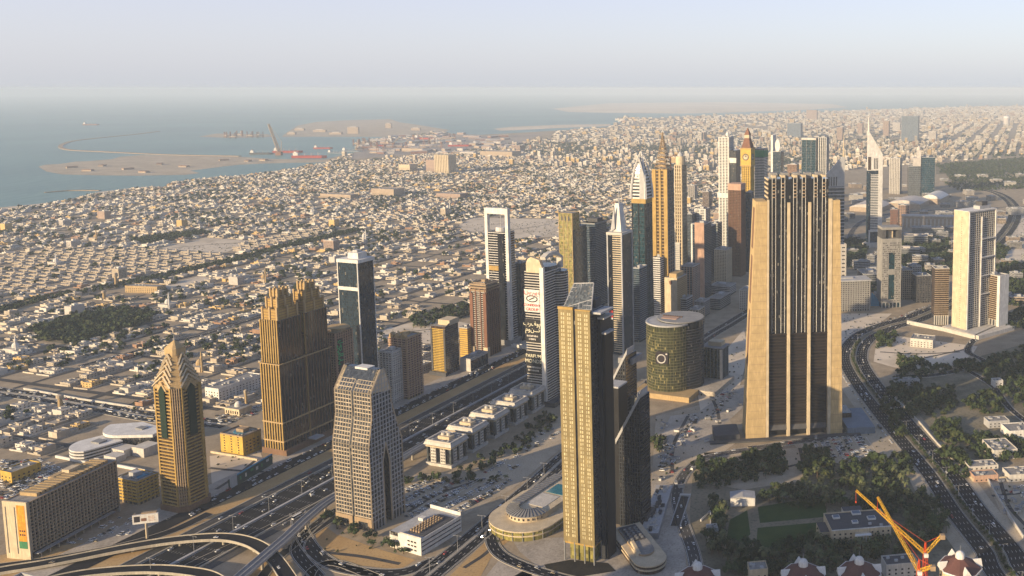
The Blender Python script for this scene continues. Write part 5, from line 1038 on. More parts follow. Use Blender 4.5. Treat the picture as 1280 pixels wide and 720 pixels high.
# --- financial district: gate tower and low blocks
F = fit(1103, 1127, 1130, 384, 298, -9, d=34); w, d, h = F.w, F.d, F.h; W, D = w / 2, d / 2
r = tower('perforated_tower', 'square grey stone tower pierced with small windows and a cut-out crown', F, 'tower'); core(r, w - 1, d - 1, 0, h, 'glass_teal')
for x0, x1 in ((-1, -.32), (.32, 1)): slab(r, 'stone_wall', 'stonegrey', W * x0, -D - .6, 10, W * x1, -D + .3, h)
for z0_, z1_ in ((.0, .12), (.48, .56), (.80, 1.0)): slab(r, 'stone_wall', 'stonegrey', -W * .32, -D - .58, max(10, h * z0_), W * .32, -D + .3, h * z1_)
slab(r, 'stone_side', 'stonegrey', W - .3, -D + .3, 10, W + .4, D, h); slab(r, 'stone_side', 'stonegrey', -W - .4, -D + .3, 10, -W + .3, D, h); b = MB(); q = random.Random(5)
for z in range(int((h - 16) / 4.2)):
    for k in range(13):
        if q.random() < .7 and not (3 < k < 9 and 14 < z * 4.2 + 14 < h * .78): b.box(-W + 1.5 + k * (w - 3) / 13, -D - .75, 13 + z * 4.2, -W + 3 + k * (w - 3) / 13, -D - .55, 15.2 + z * 4.2)
o = b.obj('small_windows', 'ink', r); o['kind'] = 'stuff'
for x in (-W, W * .62): slab(r, 'crown_block', 'dgrey', x, -D, h, x + W * .38, D, h + 22)
slab(r, 'crown_beam', 'stonegrey', -W - .2, -D - .2, h + 18, W + .2, D + .2, h + 23); slab(r, 'crown_core', 'cream', -W * .25, -D * .4, h, W * .25, D * .4, h + 17); slab(r, 'arcade', 'dgrey', -W + 1, -D + 1, 0, W - 1, D - 1, 10)
b = MB(); b.box(-.8, -.8, 0, .8, .8, 10); p = b.obj('column', 'lgrey', r, (-W + 1, -D - .2, 0)); rep(p, [(-W + 1 + k * (w - 2) / 5, -D - .2, 0) for k in range(1, 6)])
r, F = plain('stone_block', 'long low stone office block behind the ribbed slab, left of the square perforated tower', (1040, 1088, 1091, 388, 351), 'window_dark', 'stonegrey', 4, 2.0, .6, 16, 6, 2.2, seed=71, d=40, ang=-9, cat='building', roof='lgrey'); slab(r, 'roof_slab', 'lgrey', -F.w / 2 - 2, -F.d / 2 - 2, F.h, F.w / 2 + 2, F.d / 2, F.h + 2.5)
o = G(1098, 385); r = thing('glass_pyramid', 'small blue glass pyramid between the long stone block and the perforated tower', 'building', (o.x, o.y + 30, 0)); b = MB(); b.loft([(-14, -14), (14, -14), (14, 14), (-14, 14)], 0, [(-10, -1), (-9, -1), (-9, 1), (-10, 1)], 24); b.obj('glass', 'cyan', r); b = MB()
for q in ((-14, -14), (14, -14), (14, 14)): b.bar((q[0], q[1], 0), (-10, 0, 24.3), .7)
b.obj('frame', 'steel', r)
plain('pale_block', 'large pale stone block just right of the ribbed slab, with a dark arch band', (1040, 1058, 1062, 348, 308), 'window_dark', 'hazy_white', 9, 6.5, .5, 4, 3, 3, 'offwhite', seed=72, d=44, ang=-9, cat='building')
for i, (f, lb) in enumerate((((1128, 1141, 1147, 374, 338), 'beige courtyard block right of the perforated tower'), ((1140, 1152, 1158, 372, 333), 'pale grey courtyard block left of the low banded wing'), ((1146, 1164, 1168, 378, 345), 'dark low office block beside the boulevard, before the low banded wing'))):
    plain('office_block', lb, f, 'window_dark', ('beige', 'lgrey', 'dgrey')[i], 4, 1.6, .6, 6, 5, 1.4, seed=80 + i, d=34, ang=-9, cat='building')
plain('long_hall', 'grey flat-roofed hall left of the perforated tower, among dark trees', (1080, 1102, 1105, 356, 343), 'glass_grey', 'grey', 5, 1.5, .4, seed=84, d=60, ang=-9, cat='building')
# --- exhibition halls and building sites on the right
for i, (f, lb, roofc) in enumerate((((1062, 1100, 1112, 266, 258), 'broad white exhibition hall roof left of the slim white wedge tower', 'hazy_white'), ((1110, 1150, 1172, 262, 253), 'long white exhibition hall with a curved roof below the teal slab', 'hazy_white'), ((1150, 1176, 1206, 256, 246), 'white vaulted exhibition hall, the rightmost of the row', 'white'))):
    F = fit(*f, 24, d=150); r = tower('exhibition_hall', lb, F, 'hall', 'white exhibition halls'); w, d, h = F.w, F.d, max(12, F.h); b = MB(); b.box(-w / 2, -d / 2, 0, w / 2, d / 2, h * .7); b.obj('wall', 'hazy_tan', r)
    n = 10; P = [(-w / 2 + w * k / n, h * .7 + h * .5 * math.sin(math.pi * k / n)) for k in range(n + 1)]; b = MB(); b.extrude(P, 'y', -d / 2 - 2, d / 2 + 2); b.obj('roof', roofc, r)
F = fit(1128, 1215, 1290, 286, 272, 8, d=30); r = tower('concourse', 'long pale flat-roofed building running across behind the pale slab tower', F, 'building'); core(r, F.w, F.d, 0, F.h, 'hazy_tan', 'wall', top='hazy_white'); piers(r, F.w, F.d, 0, F.h * .8, 18, 3, 4, .4, 'hazy_white'); slab(r, 'roof_edge', 'hazy_white', -F.w / 2 - 2, -F.d / 2 - 2, F.h, F.w / 2 + 2, F.d / 2 + 2, F.h + 3)
for i, (f, lb) in enumerate((((1113, 1122, 1127, 282, 262), 'red-brown concrete frame building under construction right of the slim white wedge tower'), ((1123, 1137, 1143, 282, 257), 'unfinished pinkish block with bare floors behind the perforated tower'), ((1150, 1160, 1166, 281, 265), 'small unfinished tan block beside the long pale flat-roofed building'))):
    plain('unfinished_block', lb, f, 'dgrey', ('rust', 'pink', 'hazy_tan')[i], 5, 1.4, .6, 6, 5, 1.6, seed=90 + i, d=36, ang=8, cat='building')
for i, (f, lb) in enumerate((((1130, 1160, 1172, 308, 296), 'low grey terraced roofs below the long pale building'), ((1140, 1180, 1190, 296, 286), 'flat white sheds on the cleared site right of the wedge tower'), ((1122, 1150, 1160, 322, 312), 'low grey block above the dark trees left of the pale slab tower'))):
    plain('site_shed', lb, f, 'glass_grey', 'grey', 5, 2, .5, seed=95 + i, d=40, ang=8, cat='building', roof='hazy_white')
o = G(1140, 313); r = thing('oval_plaza', 'pale oval terrace with a pinkish centre among the dark trees', 'terrace', (o.x, o.y, 0)); b = MB(); b.lathe([(46, 0), (46, 3)], n=36, sx=1.0, sy=1.25); b.obj('terrace', 'pink', r); b = MB(); b.lathe([(48, 0), (48, 4), (44, 4), (44, 3.2)], n=36, sy=1.25); b.obj('rim', 'white', r)
# --- five matching office blocks beside the highway
MID = [(532, 563, 583, 585.5, 555), (561.5, 590, 611, 566, 537.5), (588.6, 617.5, 637, 548.5, 520.5), (614, 643, 660, 532, 505.5), (639, 665, 682, 517, 491)]
WHICH = ['nearest', 'second nearest', 'middle', 'second farthest', 'farthest']
m0 = None
for k, f in enumerate(MID):
    F = fit(*f, 19, w=34, d=28)
    lb = '%s of the five cream office blocks with overhanging roofs beside the highway' % WHICH[k]
    if m0 is None:
        w, d, h = 34, 28, 30.0; W, D = w / 2, d / 2
        m0 = tower('office_block', lb, F, 'office block', 'matching cream office blocks beside the highway'); r = m0
        core(r, w - 3, d - 3, 4, h - 5, 'glass_black')
        for rz, (a_, b_) in ((0, (W, D)), (1, (D, W))):
            for u in (-.66, .12):
                b = MB(); b.box(u * a_, -b_ - .2, 4, u * a_ + a_ * .42, -b_ + 2, h - 6); o = b.obj('window_bay_wall', 'offwhite', r); o.rotation_euler = (0, 0, rz * PI2)
                b = MB()
                for z in range(5):
                    for q in range(3): b.box(u * a_ + 1 + q * 2.2, -b_ - .26, 6 + z * 3.6, u * a_ + 2.3 + q * 2.2, -b_ - .15, 7.8 + z * 3.6)
                o = b.obj('bay_windows', 'window_dark', r); o.rotation_euler = (0, 0, rz * PI2)
            for u in (-1, .88):
                b = MB(); b.box(u * a_, -b_ - .1, 4, u * a_ + a_ * .12, -b_ + 2, h - 6); o = b.obj('corner_pier', 'glass_grey', r); o.rotation_euler = (0, 0, rz * PI2)
        slab(r, 'base_storey', 'offwhite', -W - 1, -D - 1, 0, W + 1, D + 1, 3.4); slab(r, 'ledge', 'cream', -W - .8, -D - .8, h - 7.5, W + .8, D + .8, h - 6)
        b = MB(); b.loft([(-W - 2.5, -D - 2.5), (W + 2.5, -D - 2.5), (W + 2.5, D + 2.5), (-W - 2.5, D + 2.5)], h - 4.5, [(-W - 1, -D - 1), (W + 1, -D - 1), (W + 1, D + 1), (-W - 1, D + 1)], h - 1, 0, 1); b.obj('overhanging_roof', ['offwhite', 'roofgrey'], r)
        b = MB(); L = [(-W - .6, -D - .6, W + .6, -D + 1.2), (-W - .6, D - 1.2, W + .6, D + .6), (-W - .6, -D + 1.2, -W + 1.2, D - 1.2), (W - 1.2, -D + 1.2, W + .6, D - 1.2)]
        for q in L: b.box(q[0], q[1], h - 1, q[2], q[3], h + .8)
        b.obj('parapet', 'offwhite', r); slab(r, 'stair_head', 'cream', -8, -5, h - 1, 8, 5, h + 2.6); b = MB(); b.lathe([(2.4, 0), (2.4, 3.2)], n=10); p = b.obj('tank', 'offwhite', r, (-4, 0, h + 2.6)); rep(p, [(3, 1, h + 2.6)])
        b = MB(); b.box(-1.4, -1.1, 0, 1.4, 1.1, 1.6); p = b.obj('roof_unit', 'lgrey', r, (-11, -10, h - 1)); rep(p, [(10, -9, h - 1), (11, 8, h - 1), (-10, 9, h - 1), (3, -10, h - 1), (-3, 10.5, h - 1)])
    else:
        c = copy_tree(m0); c['label'] = lb; c.location = (F.x, F.y, 0)
# --- white low block beside the car park
F = fit(487, 526, 576, 695, 674, 25, d=52); w, d, h = F.w, F.d, F.h; W, D = w / 2, d / 2
r = tower('white_low_block', 'low white block with ribbon windows and a roof full of machinery beside the car park', F, 'building')
core(r, w - 1, d - 1, 0, h - .5, 'window_dark', top='lgrey')
for z0_, z1_ in ((0, 3.4), (5.0, 7.6), (9.0, 11.6), (13.2, h)): slab(r, 'white_band', 'white', W - .6, -D, z0_, W + .2, D, z1_)
slab(r, 'front_wall', 'white', -W * .45, -D - .3, 0, W + .2, -D + .4, h); slab(r, 'front_wall', 'offwhite', -W, -D - .2, 0, -W * .45, -D + .4, h - 4); slab(r, 'left_wall', 'white', -W - .2, -D + .4, 0, -W + .3, D, h - 1); slab(r, 'back_wall', 'white', -W, D - .5, 0, W, D, h + 3)
for q in range(3):
    for z in range(3): slab(r, 'window', 'window_dark', W * .15 + q * 4.2, -D - .38, 3 + z * 4, W * .15 + q * 4.2 + 3, -D - .28, 4.6 + z * 4)
slab(r, 'roof_screen', 'offwhite', -W * .35, -D, h, W + .2, -D + .5, h + 1.2); slab(r, 'machine_deck', 'dgrey', -W * .1, -D + 5, h - .4, W - 1.5, D - 8, h + .4); slab(r, 'stair_head', 'white', -W * .5, D * .0, h, -W * .2, D * .2, h + 3)
b = MB(); b.box(-.9, -.9, 0, .9, .9, 1.8); b.lathe([(.6, 1.8), (.6, 2.2)], n=8); L = [(-W * .0 + q * 3.4, -D + 8 + z * 3.6, h + .4) for z in range(9) for q in range(4)]; p = b.obj('roof_unit', 'tan', r, L[0]); rep(p, L[1:])
# --- round-ended mall block with ribbed roof
o = G(664, 660); r = thing('ribbed_roof_hall', 'low rounded hall with a ribbed roof and blue pool beside the gold tower', 'building', (o.x, o.y + 22, 0), -math.radians(24))
P = arcpts(0, -14, 24, 185, 355, 18) + [(25, 40), (12, 66), (-10, 66), (-25, 20)]
b = MB(); b.prism([(x * 1.5, y * 1.25 - 2) for x, y in P], 0, 9.5, 0, 1); b.obj('base_terrace', ['glass_olive', 'paving'], r); b = MB(); b.prism([(x * 1.53, y * 1.27 - 2) for x, y in P], 0, 1.2); p = b.obj('terrace_edge', 'cream', r, (0, 0, 9)); rep(p, [(0, 0, 4.6)])
b = MB(); b.prism([(x * .92, y * .92 + 3) for x, y in P], 9.5, 16, 0); b.obj('drum_wall', 'cream', r)
b = MB(); Q = arcpts(0, -11, 23, 185, 355, 18)
for k in range(18):
    p0, p1 = Q[k], Q[k + 1]; b.loft([(p0[0], p0[1], 16), (p1[0], p1[1], 16), (p1[0] * .45, (p1[1] + 11) * .45 - 11, 17.5), (p0[0] * .45, (p0[1] + 11) * .45 - 11, 17.5)], 0, [(p0[0], p0[1], 16.6), (p1[0], p1[1], 16.6), (p1[0] * .45, (p1[1] + 11) * .45 - 11, 19), (p0[0] * .45, (p0[1] + 11) * .45 - 11, 19)], 0)
b.box(-23, -11, 16, -11, 62, 17.6); b.obj('ribbed_roof', 'grey', r); b = MB()
for k in range(0, 19):
    p0 = Q[k]; b.bar((p0[0], p0[1], 16.8), (p0[0] * .45, (p0[1] + 11) * .45 - 11, 19.2), .45)
for k in range(18): b.bar((-23, -8 + k * 4, 17.8), (-11, -8 + k * 4, 17.8), .5)
b.obj('roof_rib', 'dgrey', r); slab(r, 'flat_roof', 'offwhite', -8, -6, 15.8, 14, 20, 16.4); slab(r, 'pool', 'pool', -6, 24, 16, 16, 44, 16.3)
b = MB(); b.box(-.6, -.3, 0, .6, .3, 2); L = [(22.3 * math.cos(a), -10 + 22.3 * math.sin(a), 12) for a in [math.radians(195 + k * 12) for k in range(13)]]; p = b.obj('drum_window', 'ink', r, L[0]); rep(p, L[1:])
b = MB(); b.tube((0, 0, 0), (0, 0, 9), .4); L = [(36 * math.cos(a), -20 + 30 * math.sin(a), 0) for a in [math.radians(200 + k * 17) for k in range(9)]]; p = b.obj('column', 'steel', r, L[0]); rep(p, L[1:])
# --- low terraced podium right of the gold tower, bottom centre
o = G(796, 704); r = thing('terraced_podium', 'low podium with a rounded end and stepped pale terraces, right of the gold tower', 'building', (o.x, o.y + 18, 0), -math.radians(-28))
P = arcpts(0, -26, 15, 180, 360, 14) + [(15, 40), (-15, 40)]
b = MB(); b.prism(P, 0, 8, 0, 1); b.obj('base', ['glass_bronze', 'asphalt_worn'], r); b = MB(); b.prism([(x * 1.05, y * 1.03) for x, y in P], 0, 1.2); p = b.obj('terrace_edge', 'cream', r, (0, 0, 7.4)); rep(p, [(0, 0, 3.6)]); b = MB(); b.prism([(x * .62, y * .72 + 6) for x, y in P], 8, 10.5, 0, 1); b.obj('upper_storey', ['tan', 'roofgrey'], r)
slab(r, 'plant_well', 'dgrey', -8, 4, 10.5, 8, 34, 11.6); b = MB(); b.loft([(-11, -20), (-4, -20), (-2, 6), (-9, 6)], 8.02, [(-9, -18), (-6, -18), (-4, 4), (-7, 4)], 12); b.obj('skylight', 'cream', r); b = MB(); b.box(-1.1, -1, 0, 1.1, 1, 1.5); L = [(-5 + 5 * (k % 3), 6 + 5 * (k // 3), 11.6) for k in range(15)]; p = b.obj('roof_unit', 'steel', r, L[0]); rep(p, L[1:])
o = G(822, 640); r = thing('roof_terrace', 'long low roof terrace strewn with machinery right of the dark slanted tower', 'building', (o.x, o.y, 0), -math.radians(2)); b = MB(); b.box(-9, -55, 0, 9, 50, 6, 0, 1); b.obj('hall', ['grey', 'lgrey'], r); b = MB(); b.box(-1, -1.2, 0, 1, 1.2, 1.6); q = random.Random(3); L = [(q.uniform(-7, 7), q.uniform(-50, 45), 6) for _ in range(46)]; p = b.obj('roof_unit', 'offwhite', r, L[0]); rep(p, L[1:])
b = MB(); b.box(-1.6, -3, 0, 1.6, 3, 2.4); L = [(q.uniform(-6, 6), q.uniform(-50, 45), 6) for _ in range(12)]; p = b.obj('duct', 'dgrey', r, L[0]); rep(p, L[1:])
o = G(850, 640); r = thing('underpass', 'road underpass with its shade painted as a black box, beside the curving access road', 'underpass', (o.x, o.y, 0), -math.radians(4)); slab(r, 'slot', 'black', -4.5, -30, -.2, 4.5, 34, .5); slab(r, 'slot_wall', 'lgrey', -5.6, -30, -.2, -4.5, 34, 1.5); slab(r, 'slot_wall', 'lgrey', 4.5, -30, -.2, 5.6, 34, 1.5); slab(r, 'portal', 'offwhite', -6, 34, -.2, 6, 38, 2)  # the slot is a raised black box, painting the shade of the opening

# --- small pale blocks around the financial district and the halls
FILL = [(1132, 300), (1150, 318), (1168, 306), (1186, 318), (1158, 300), (1176, 296), (1088, 330), (1070, 300), (1064, 318), (1090, 296), (1112, 306), (1200, 300), (1262, 330), (1270, 350), (1256, 372), (1274, 378), (1266, 302), (1280, 300), (1240, 250), (1228, 262), (1070, 250), (1046, 262), (1052, 276), (1215, 250), (1200, 268), (1180, 270),
        (1146, 350), (1156, 358), (1136, 352), (1162, 340), (1100, 372), (1066, 372), (1172, 330), (1150, 330), (1190, 290), (1270, 268), (1245, 228), (1262, 232), (1228, 222), (1200, 222), (1180, 226), (1275, 222)]
q = random.Random(31)
FC = [('lgrey', 'grey'), ('hazy_white', 'white'), ('hazy_tan', 'tan'), ('stonegrey', 'stone-coloured'), ('offwhite', 'cream')]
_taken = [o_.location.copy() for o_ in COL.objects if o_.parent is None and o_.get('category')]
for _ in range(160):
    x, y = q.uniform(1046, 1290), q.uniform(232, 352)
    p_ = G(x, y)
    if len(FILL) < 78 and all((p_ - t_).length > 62 for t_ in _taken) and all((p_ - G(*f_)).length > 52 for f_ in FILL) and not any((p_ - v_).length < 40 for v_ in ROADS['far_loop'][0] + ROADS['far_road'][0]): FILL.append((x, y))
for x, y in FILL:
    o = G(x, y); k = q.randrange(5); big = 1.0 if y > 280 else 1.6; w, d, h = q.uniform(18, 42) * big, q.uniform(16, 30) * big, q.uniform(7, 22)
    zn = 'near the exhibition halls' if y < 290 else 'around the perforated tower and dark trees' if x < 1210 else 'behind the pale slab tower'
    r = thing('low_block', 'small %s flat-roofed block %s' % (FC[k][1], zn), 'building', (o.x, o.y, 0), math.radians(q.choice((9, -8, 9))), 'small %s blocks %s' % (FC[k][1], zn))
    core(r, w - .8, d - .8, 0, h, 'window_dark'); bands(r, w - .8, d - .8, 1.5, h - 1, 4, 2.0, .4, FC[k][0]); plant(r, w, d, h, q.randrange(99), 4, 'lgrey')

# --- unseen towers added below the frame, placed and sized to shade the lower-right gardens
for k, (x, y, h, w_) in enumerate(((-470, 395, 200, 52), (-420, 335, 214, 50), (-372, 412, 186, 46), (-330, 325, 222, 54), (-300, 400, 190, 44))):
    F = Fit(); F.x, F.y, F.w, F.d, F.h, F.a = x, y, w_, w_ * .8, h, .35
    r = tower('shade_tower', 'unseen sandy tower added below the viewpoint to shade the gardens', F, 'tower', 'unseen towers added for their shade'); core(r, F.w - 2, F.d - 2, 0, h, 'glass_bronze'); bands(r, F.w - 2, F.d - 2, 6, h - 2, 3.8, 1.4, 1.0, 'sandstone'); piers(r, F.w - 2, F.d - 2, 0, h, 6, 5, 1.6, 1.2, 'beige'); plant(r, F.w, F.d, h, k)
# ================================================================== LOW BUILDINGS
def low(name, label, f, wall, roof='roofgrey', ang=19, d=None, w=None, nb=0, cat='building', seed=1, hmin=5, group=None, units=4):
    F = fit(*f, ang, d=d, w=w); F.h = max(F.h, hmin); r = tower(name, label, F, cat, group); w, dd, h = F.w, F.d, F.h
    core(r, w, dd, 0, h, wall, 'wall', top=roof)
    b = MB(); W, D = w / 2, dd / 2; t = .4
    for a in ((-W, -D, W, -D + t), (-W, D - t, W, D), (-W, -D + t, -W + t, D - t), (W - t, -D + t, W, D - t)): b.box(a[0], a[1], h - .01, a[2], a[3], h + 1.1)
    b.obj('parapet', wall, r)
    n = max(1, int(h / 3.8)); L = []
    for z in range(n):
        k = max(2, int(w / 5)); L += [(-W + w * (q + .5) / k, -D - .06, 1.2 + z * 3.7) for q in range(k)]
    b = MB(); b.box(-.9, -.06, 0, .9, .1, 1.6); p = b.obj('window', 'window_dark', r, L[0]); rep(p, L[1:60])
    L = []
    for z in range(n):
        k = max(2, int(dd / 5)); L += [(W + .06, -D + dd * (q + .5) / k, 1.2 + z * 3.7) for q in range(k)]
    b = MB(); b.box(-.1, -.9, 0, .06, .9, 1.6); p = b.obj('side_window', 'window_dark', r, L[0]); rep(p, L[1:60])
    q = random.Random(seed); b = MB(); b.box(-1.5, -1.2, 0, 1.5, 1.2, 1.7); L = [(q.uniform(-.38, .38) * w, q.uniform(-.38, .38) * dd, h) for _ in range(units)]; p = b.obj('roof_unit', 'lgrey', r, L[0]); rep(p, L[1:])
    return r, F
low('shop_row', 'long white commercial row with dark shopfronts behind the twin golden towers', (256, 273, 326, 503, 487), 'white', seed=2, units=12)
low('long_hall', 'long low tan hall in front of the bare plot among the houses, upper left', (156, 196, 200, 367, 359), 'sandstone', ang=8, d=24, seed=3)
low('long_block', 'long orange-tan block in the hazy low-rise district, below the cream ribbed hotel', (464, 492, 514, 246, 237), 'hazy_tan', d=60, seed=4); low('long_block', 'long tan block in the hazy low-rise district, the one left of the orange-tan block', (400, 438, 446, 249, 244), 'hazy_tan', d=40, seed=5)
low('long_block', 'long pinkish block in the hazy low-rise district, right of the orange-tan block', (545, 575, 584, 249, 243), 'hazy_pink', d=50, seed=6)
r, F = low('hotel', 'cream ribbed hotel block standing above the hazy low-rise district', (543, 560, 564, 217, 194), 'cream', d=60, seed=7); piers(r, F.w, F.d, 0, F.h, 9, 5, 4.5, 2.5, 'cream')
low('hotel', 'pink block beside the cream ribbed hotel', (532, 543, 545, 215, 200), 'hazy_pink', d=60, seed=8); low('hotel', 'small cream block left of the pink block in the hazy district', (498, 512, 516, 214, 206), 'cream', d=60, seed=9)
low('warehouse', 'long tan port warehouse near the harbour cranes', (502, 528, 531, 190, 186), 'hazy_tan', d=80, seed=10, hmin=18); low('warehouse', 'wide pale port warehouse right of the tan one', (600, 640, 644, 196, 190), 'hazy_tan', d=100, seed=12, hmin=16)
low('old_block', 'yellow block with a blue-grey roof beside the slab hotel car park', (0, 14, 24, 604, 592), 'yellow', d=30, seed=13)
low('shop_row', 'low white shop row at the foot of the dark blue glass tower', (503, 518, 540, 470, 462), 'offwhite', seed=14, d=40)
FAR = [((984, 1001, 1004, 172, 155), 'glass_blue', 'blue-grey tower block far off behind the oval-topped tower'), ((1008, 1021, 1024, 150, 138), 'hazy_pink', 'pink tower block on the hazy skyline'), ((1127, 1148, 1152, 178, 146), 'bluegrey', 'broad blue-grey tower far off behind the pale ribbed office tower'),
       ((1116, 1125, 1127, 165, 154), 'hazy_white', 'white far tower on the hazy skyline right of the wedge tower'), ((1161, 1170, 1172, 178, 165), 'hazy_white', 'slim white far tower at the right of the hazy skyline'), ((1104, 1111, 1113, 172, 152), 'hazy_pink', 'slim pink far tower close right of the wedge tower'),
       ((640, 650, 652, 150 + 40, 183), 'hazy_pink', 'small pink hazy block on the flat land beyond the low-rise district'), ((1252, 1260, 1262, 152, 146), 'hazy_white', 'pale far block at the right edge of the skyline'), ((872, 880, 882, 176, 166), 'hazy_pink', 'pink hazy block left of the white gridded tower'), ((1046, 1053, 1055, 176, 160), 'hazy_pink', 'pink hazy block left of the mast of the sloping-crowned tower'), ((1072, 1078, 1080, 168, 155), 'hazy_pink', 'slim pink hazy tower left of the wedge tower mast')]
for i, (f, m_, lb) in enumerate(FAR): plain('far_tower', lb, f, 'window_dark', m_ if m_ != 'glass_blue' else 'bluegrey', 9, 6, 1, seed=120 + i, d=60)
# right-hand garden buildings
r, F = low('garden_villa', 'large cream villa with a dark flat roof and white roof lights among the dark trees', (1040, 1114, 1122, 679, 659), 'cream', 'dgrey', -9, d=36, seed=15, units=2)
for x, y, a_, b_ in ((-.32, .25, 7, 6), (-.05, -.1, 6, 5), (.05, .4, 9, 7), (.26, .05, 8, 6)):
    b = MB(); x, y = x * F.w, y * F.d; b.box(x - a_ / 2, y - b_ / 2, F.h, x + a_ / 2, y + b_ / 2, F.h + 1.6); b.box(x - a_ / 2 + .6, y - b_ / 2 + .6, F.h + 1.6, x + a_ / 2 - .6, y + b_ / 2 - .6, F.h + 1.7, 1); b.obj('roof_light', ['white', 'bluegrey'], r)
slab(r, 'side_wing', 'cream', -F.w / 2 - 9, -F.d * .25, 0, -F.w / 2, F.d * .3, F.h * .72, 'dgrey'); slab(r, 'rear_wing', 'offwhite', -F.w * .15, F.d / 2, 0, F.w * .18, F.d / 2 + 9, F.h + 1.5, 'dgrey'); slab(r, 'roof_edge', 'white', -F.w / 2 - .4, -F.d / 2 - .4, F.h + 1.0, F.w / 2 + .4, -F.d / 2 + .5, F.h + 1.6)
slab(r, 'entrance_bay', 'cream', -7, -F.d / 2 - 4, 0, 7, -F.d / 2 - .05, F.h - 2); b = MB(); b.tube((0, 0, 0), (0, 0, F.h - 3), .5); p = b.obj('column', 'white', r, (-6, -F.d / 2 - 6, 0)); rep(p, [(-6 + 3 * k, -F.d / 2 - 6, 0) for k in range(1, 5)]); slab(r, 'porch_roof', 'white', -8, -F.d / 2 - 7, F.h - 3, 8, -F.d / 2 - 4.05, F.h - 2)
o = G(928, 633); r = thing('white_shed', 'plain white box shed with a shallow roof at the edge of the lawn', 'shed', (o.x, o.y + 8, 0), 0.05); b = MB(); b.box(-13, -8, 0, 13, 8, 9); b.obj('wall', 'white', r); b = MB(); b.extrude([(-13.4, 9), (13.4, 9), (0, 10.8)], 'y', -8.4, 8.4); b.obj('roof', 'lgrey', r)
low('white_house', 'white flat-roofed house with roof machinery at the right edge, among palms', (1243, 1272, 1300, 573, 562), 'offwhite', ang=-9, d=34, w=30, seed=16, units=9); low('white_house', 'small white house behind a pinkish yard beside the boulevard', (1212, 1248, 1262, 590, 582), 'offwhite', ang=-9, d=16, seed=17)
low('pink_house', 'low pinkish flat house in front of the small white house beside the boulevard', (1218, 1248, 1258, 601, 594), 'pink', ang=-9, d=14, seed=18); low('yard_house', 'low white buildings stretching to the right edge beside the boulevard yard', (1262, 1300, 1320, 600, 592), 'offwhite', ang=-9, d=20, w=36, seed=19)
low('white_house', 'small white lodge at the bend of the garden lane', (1243, 1254, 1262, 484, 476), 'white', ang=-9, d=12, seed=20); low('white_house', 'white house at the right edge above the palms', (1262, 1290, 1300, 548, 538), 'white', ang=-9, d=26, seed=23); low('long_hall', 'long low pale hall on the sandy plot below the pale slab tower', (1138, 1166, 1178, 436, 426), 'offwhite', ang=20, d=30, seed=21)
low('pale_shed', 'long grey shed under the trees by the boulevard', (1118, 1150, 1156, 482, 475), 'lgrey', ang=-9, d=14, seed=22); low('pale_shed', 'pale shed on the bare ground among the garden trees', (1236, 1262, 1270, 534, 526), 'lgrey', ang=-9, d=16, seed=24)
o = G(890, 676); low('pale_shed', 'tiny white shed by the left edge of the garden', (884, 898, 904, 676, 664), 'white', ang=-9, d=14, seed=25)
for i, (x, y, lb) in enumerate(((872, 716, 'leftmost of the octagonal maroon roofs with white domes at the bottom edge'), (1004, 712, 'octagonal maroon roof with a white dome, second from left at the bottom edge'), (1074, 709, 'octagonal maroon roof with a white dome left of the cranes'), (1200, 702, 'octagonal maroon roof with a white dome right of the cranes'))):
    o = G(x, y, 24); r = thing('domed_pavilion', lb, 'pavilion', (o.x, o.y, 0), .15, 'octagonal domed pavilions')
    R0 = 18.5; oc = lambda R: [(R * math.cos(math.pi * (k + .5) / 4), R * math.sin(math.pi * (k + .5) / 4)) for k in range(8)]
    b = MB(); b.prism(oc(R0 - 1), 0, 20); b.obj('wall', 'cream', r); b = MB(); b.loft(oc(R0 + .6), 20, oc(4.2), 28); b.obj('roof', 'maroon', r); b = MB(); b.prism(oc(R0 + 1), 19, 20.2); b.obj('eaves', 'white', r)
    b = MB(); b.lathe([(4.2, 27.6), (4.2, 30), (3.9, 31.5), (2.8, 33), (1, 33.9), (.2, 34.2)], n=16); b.obj('dome', 'white', r); b = MB(); b.tube((0, 0, 34), (0, 0, 39), .18); b.obj('finial', 'steel', r)
    b = MB(); b.loft([(-4, -R0 - 1), (4, -R0 - 1), (4, -R0 + 3), (-4, -R0 + 3)], 20, [(-.3, -R0 - 1), (.3, -R0 - 1), (.3, -R0 + 7), (-.3, -R0 + 7)], 25.5)
    g0 = b.obj('gable', 'white', r)
    for k in range(1, 4): c = g0.copy(); COL.objects.link(c); c.parent = r; c.rotation_euler = (0, 0, k * PI2)
    b = MB(); b.box(-.8, -R0 + .2, 12, .8, -R0 + 1.2, 17); g1 = b.obj('window', 'window_dark', r)
    for k in range(1, 8): c = g1.copy(); COL.objects.link(c); c.parent = r; c.rotation_euler = (0, 0, k * PI2 / 2)
low('pavilion_link', 'low pale building between the first and second domed pavilions at the bottom edge', (937, 960, 968, 732, 712), 'cream', ang=-9, d=14, seed=26); low('pavilion_link', 'low dark-roofed building between the cranes and the third domed pavilion', (1108, 1148, 1156, 722, 704), 'offwhite', 'dgrey', -9, d=16, seed=27)
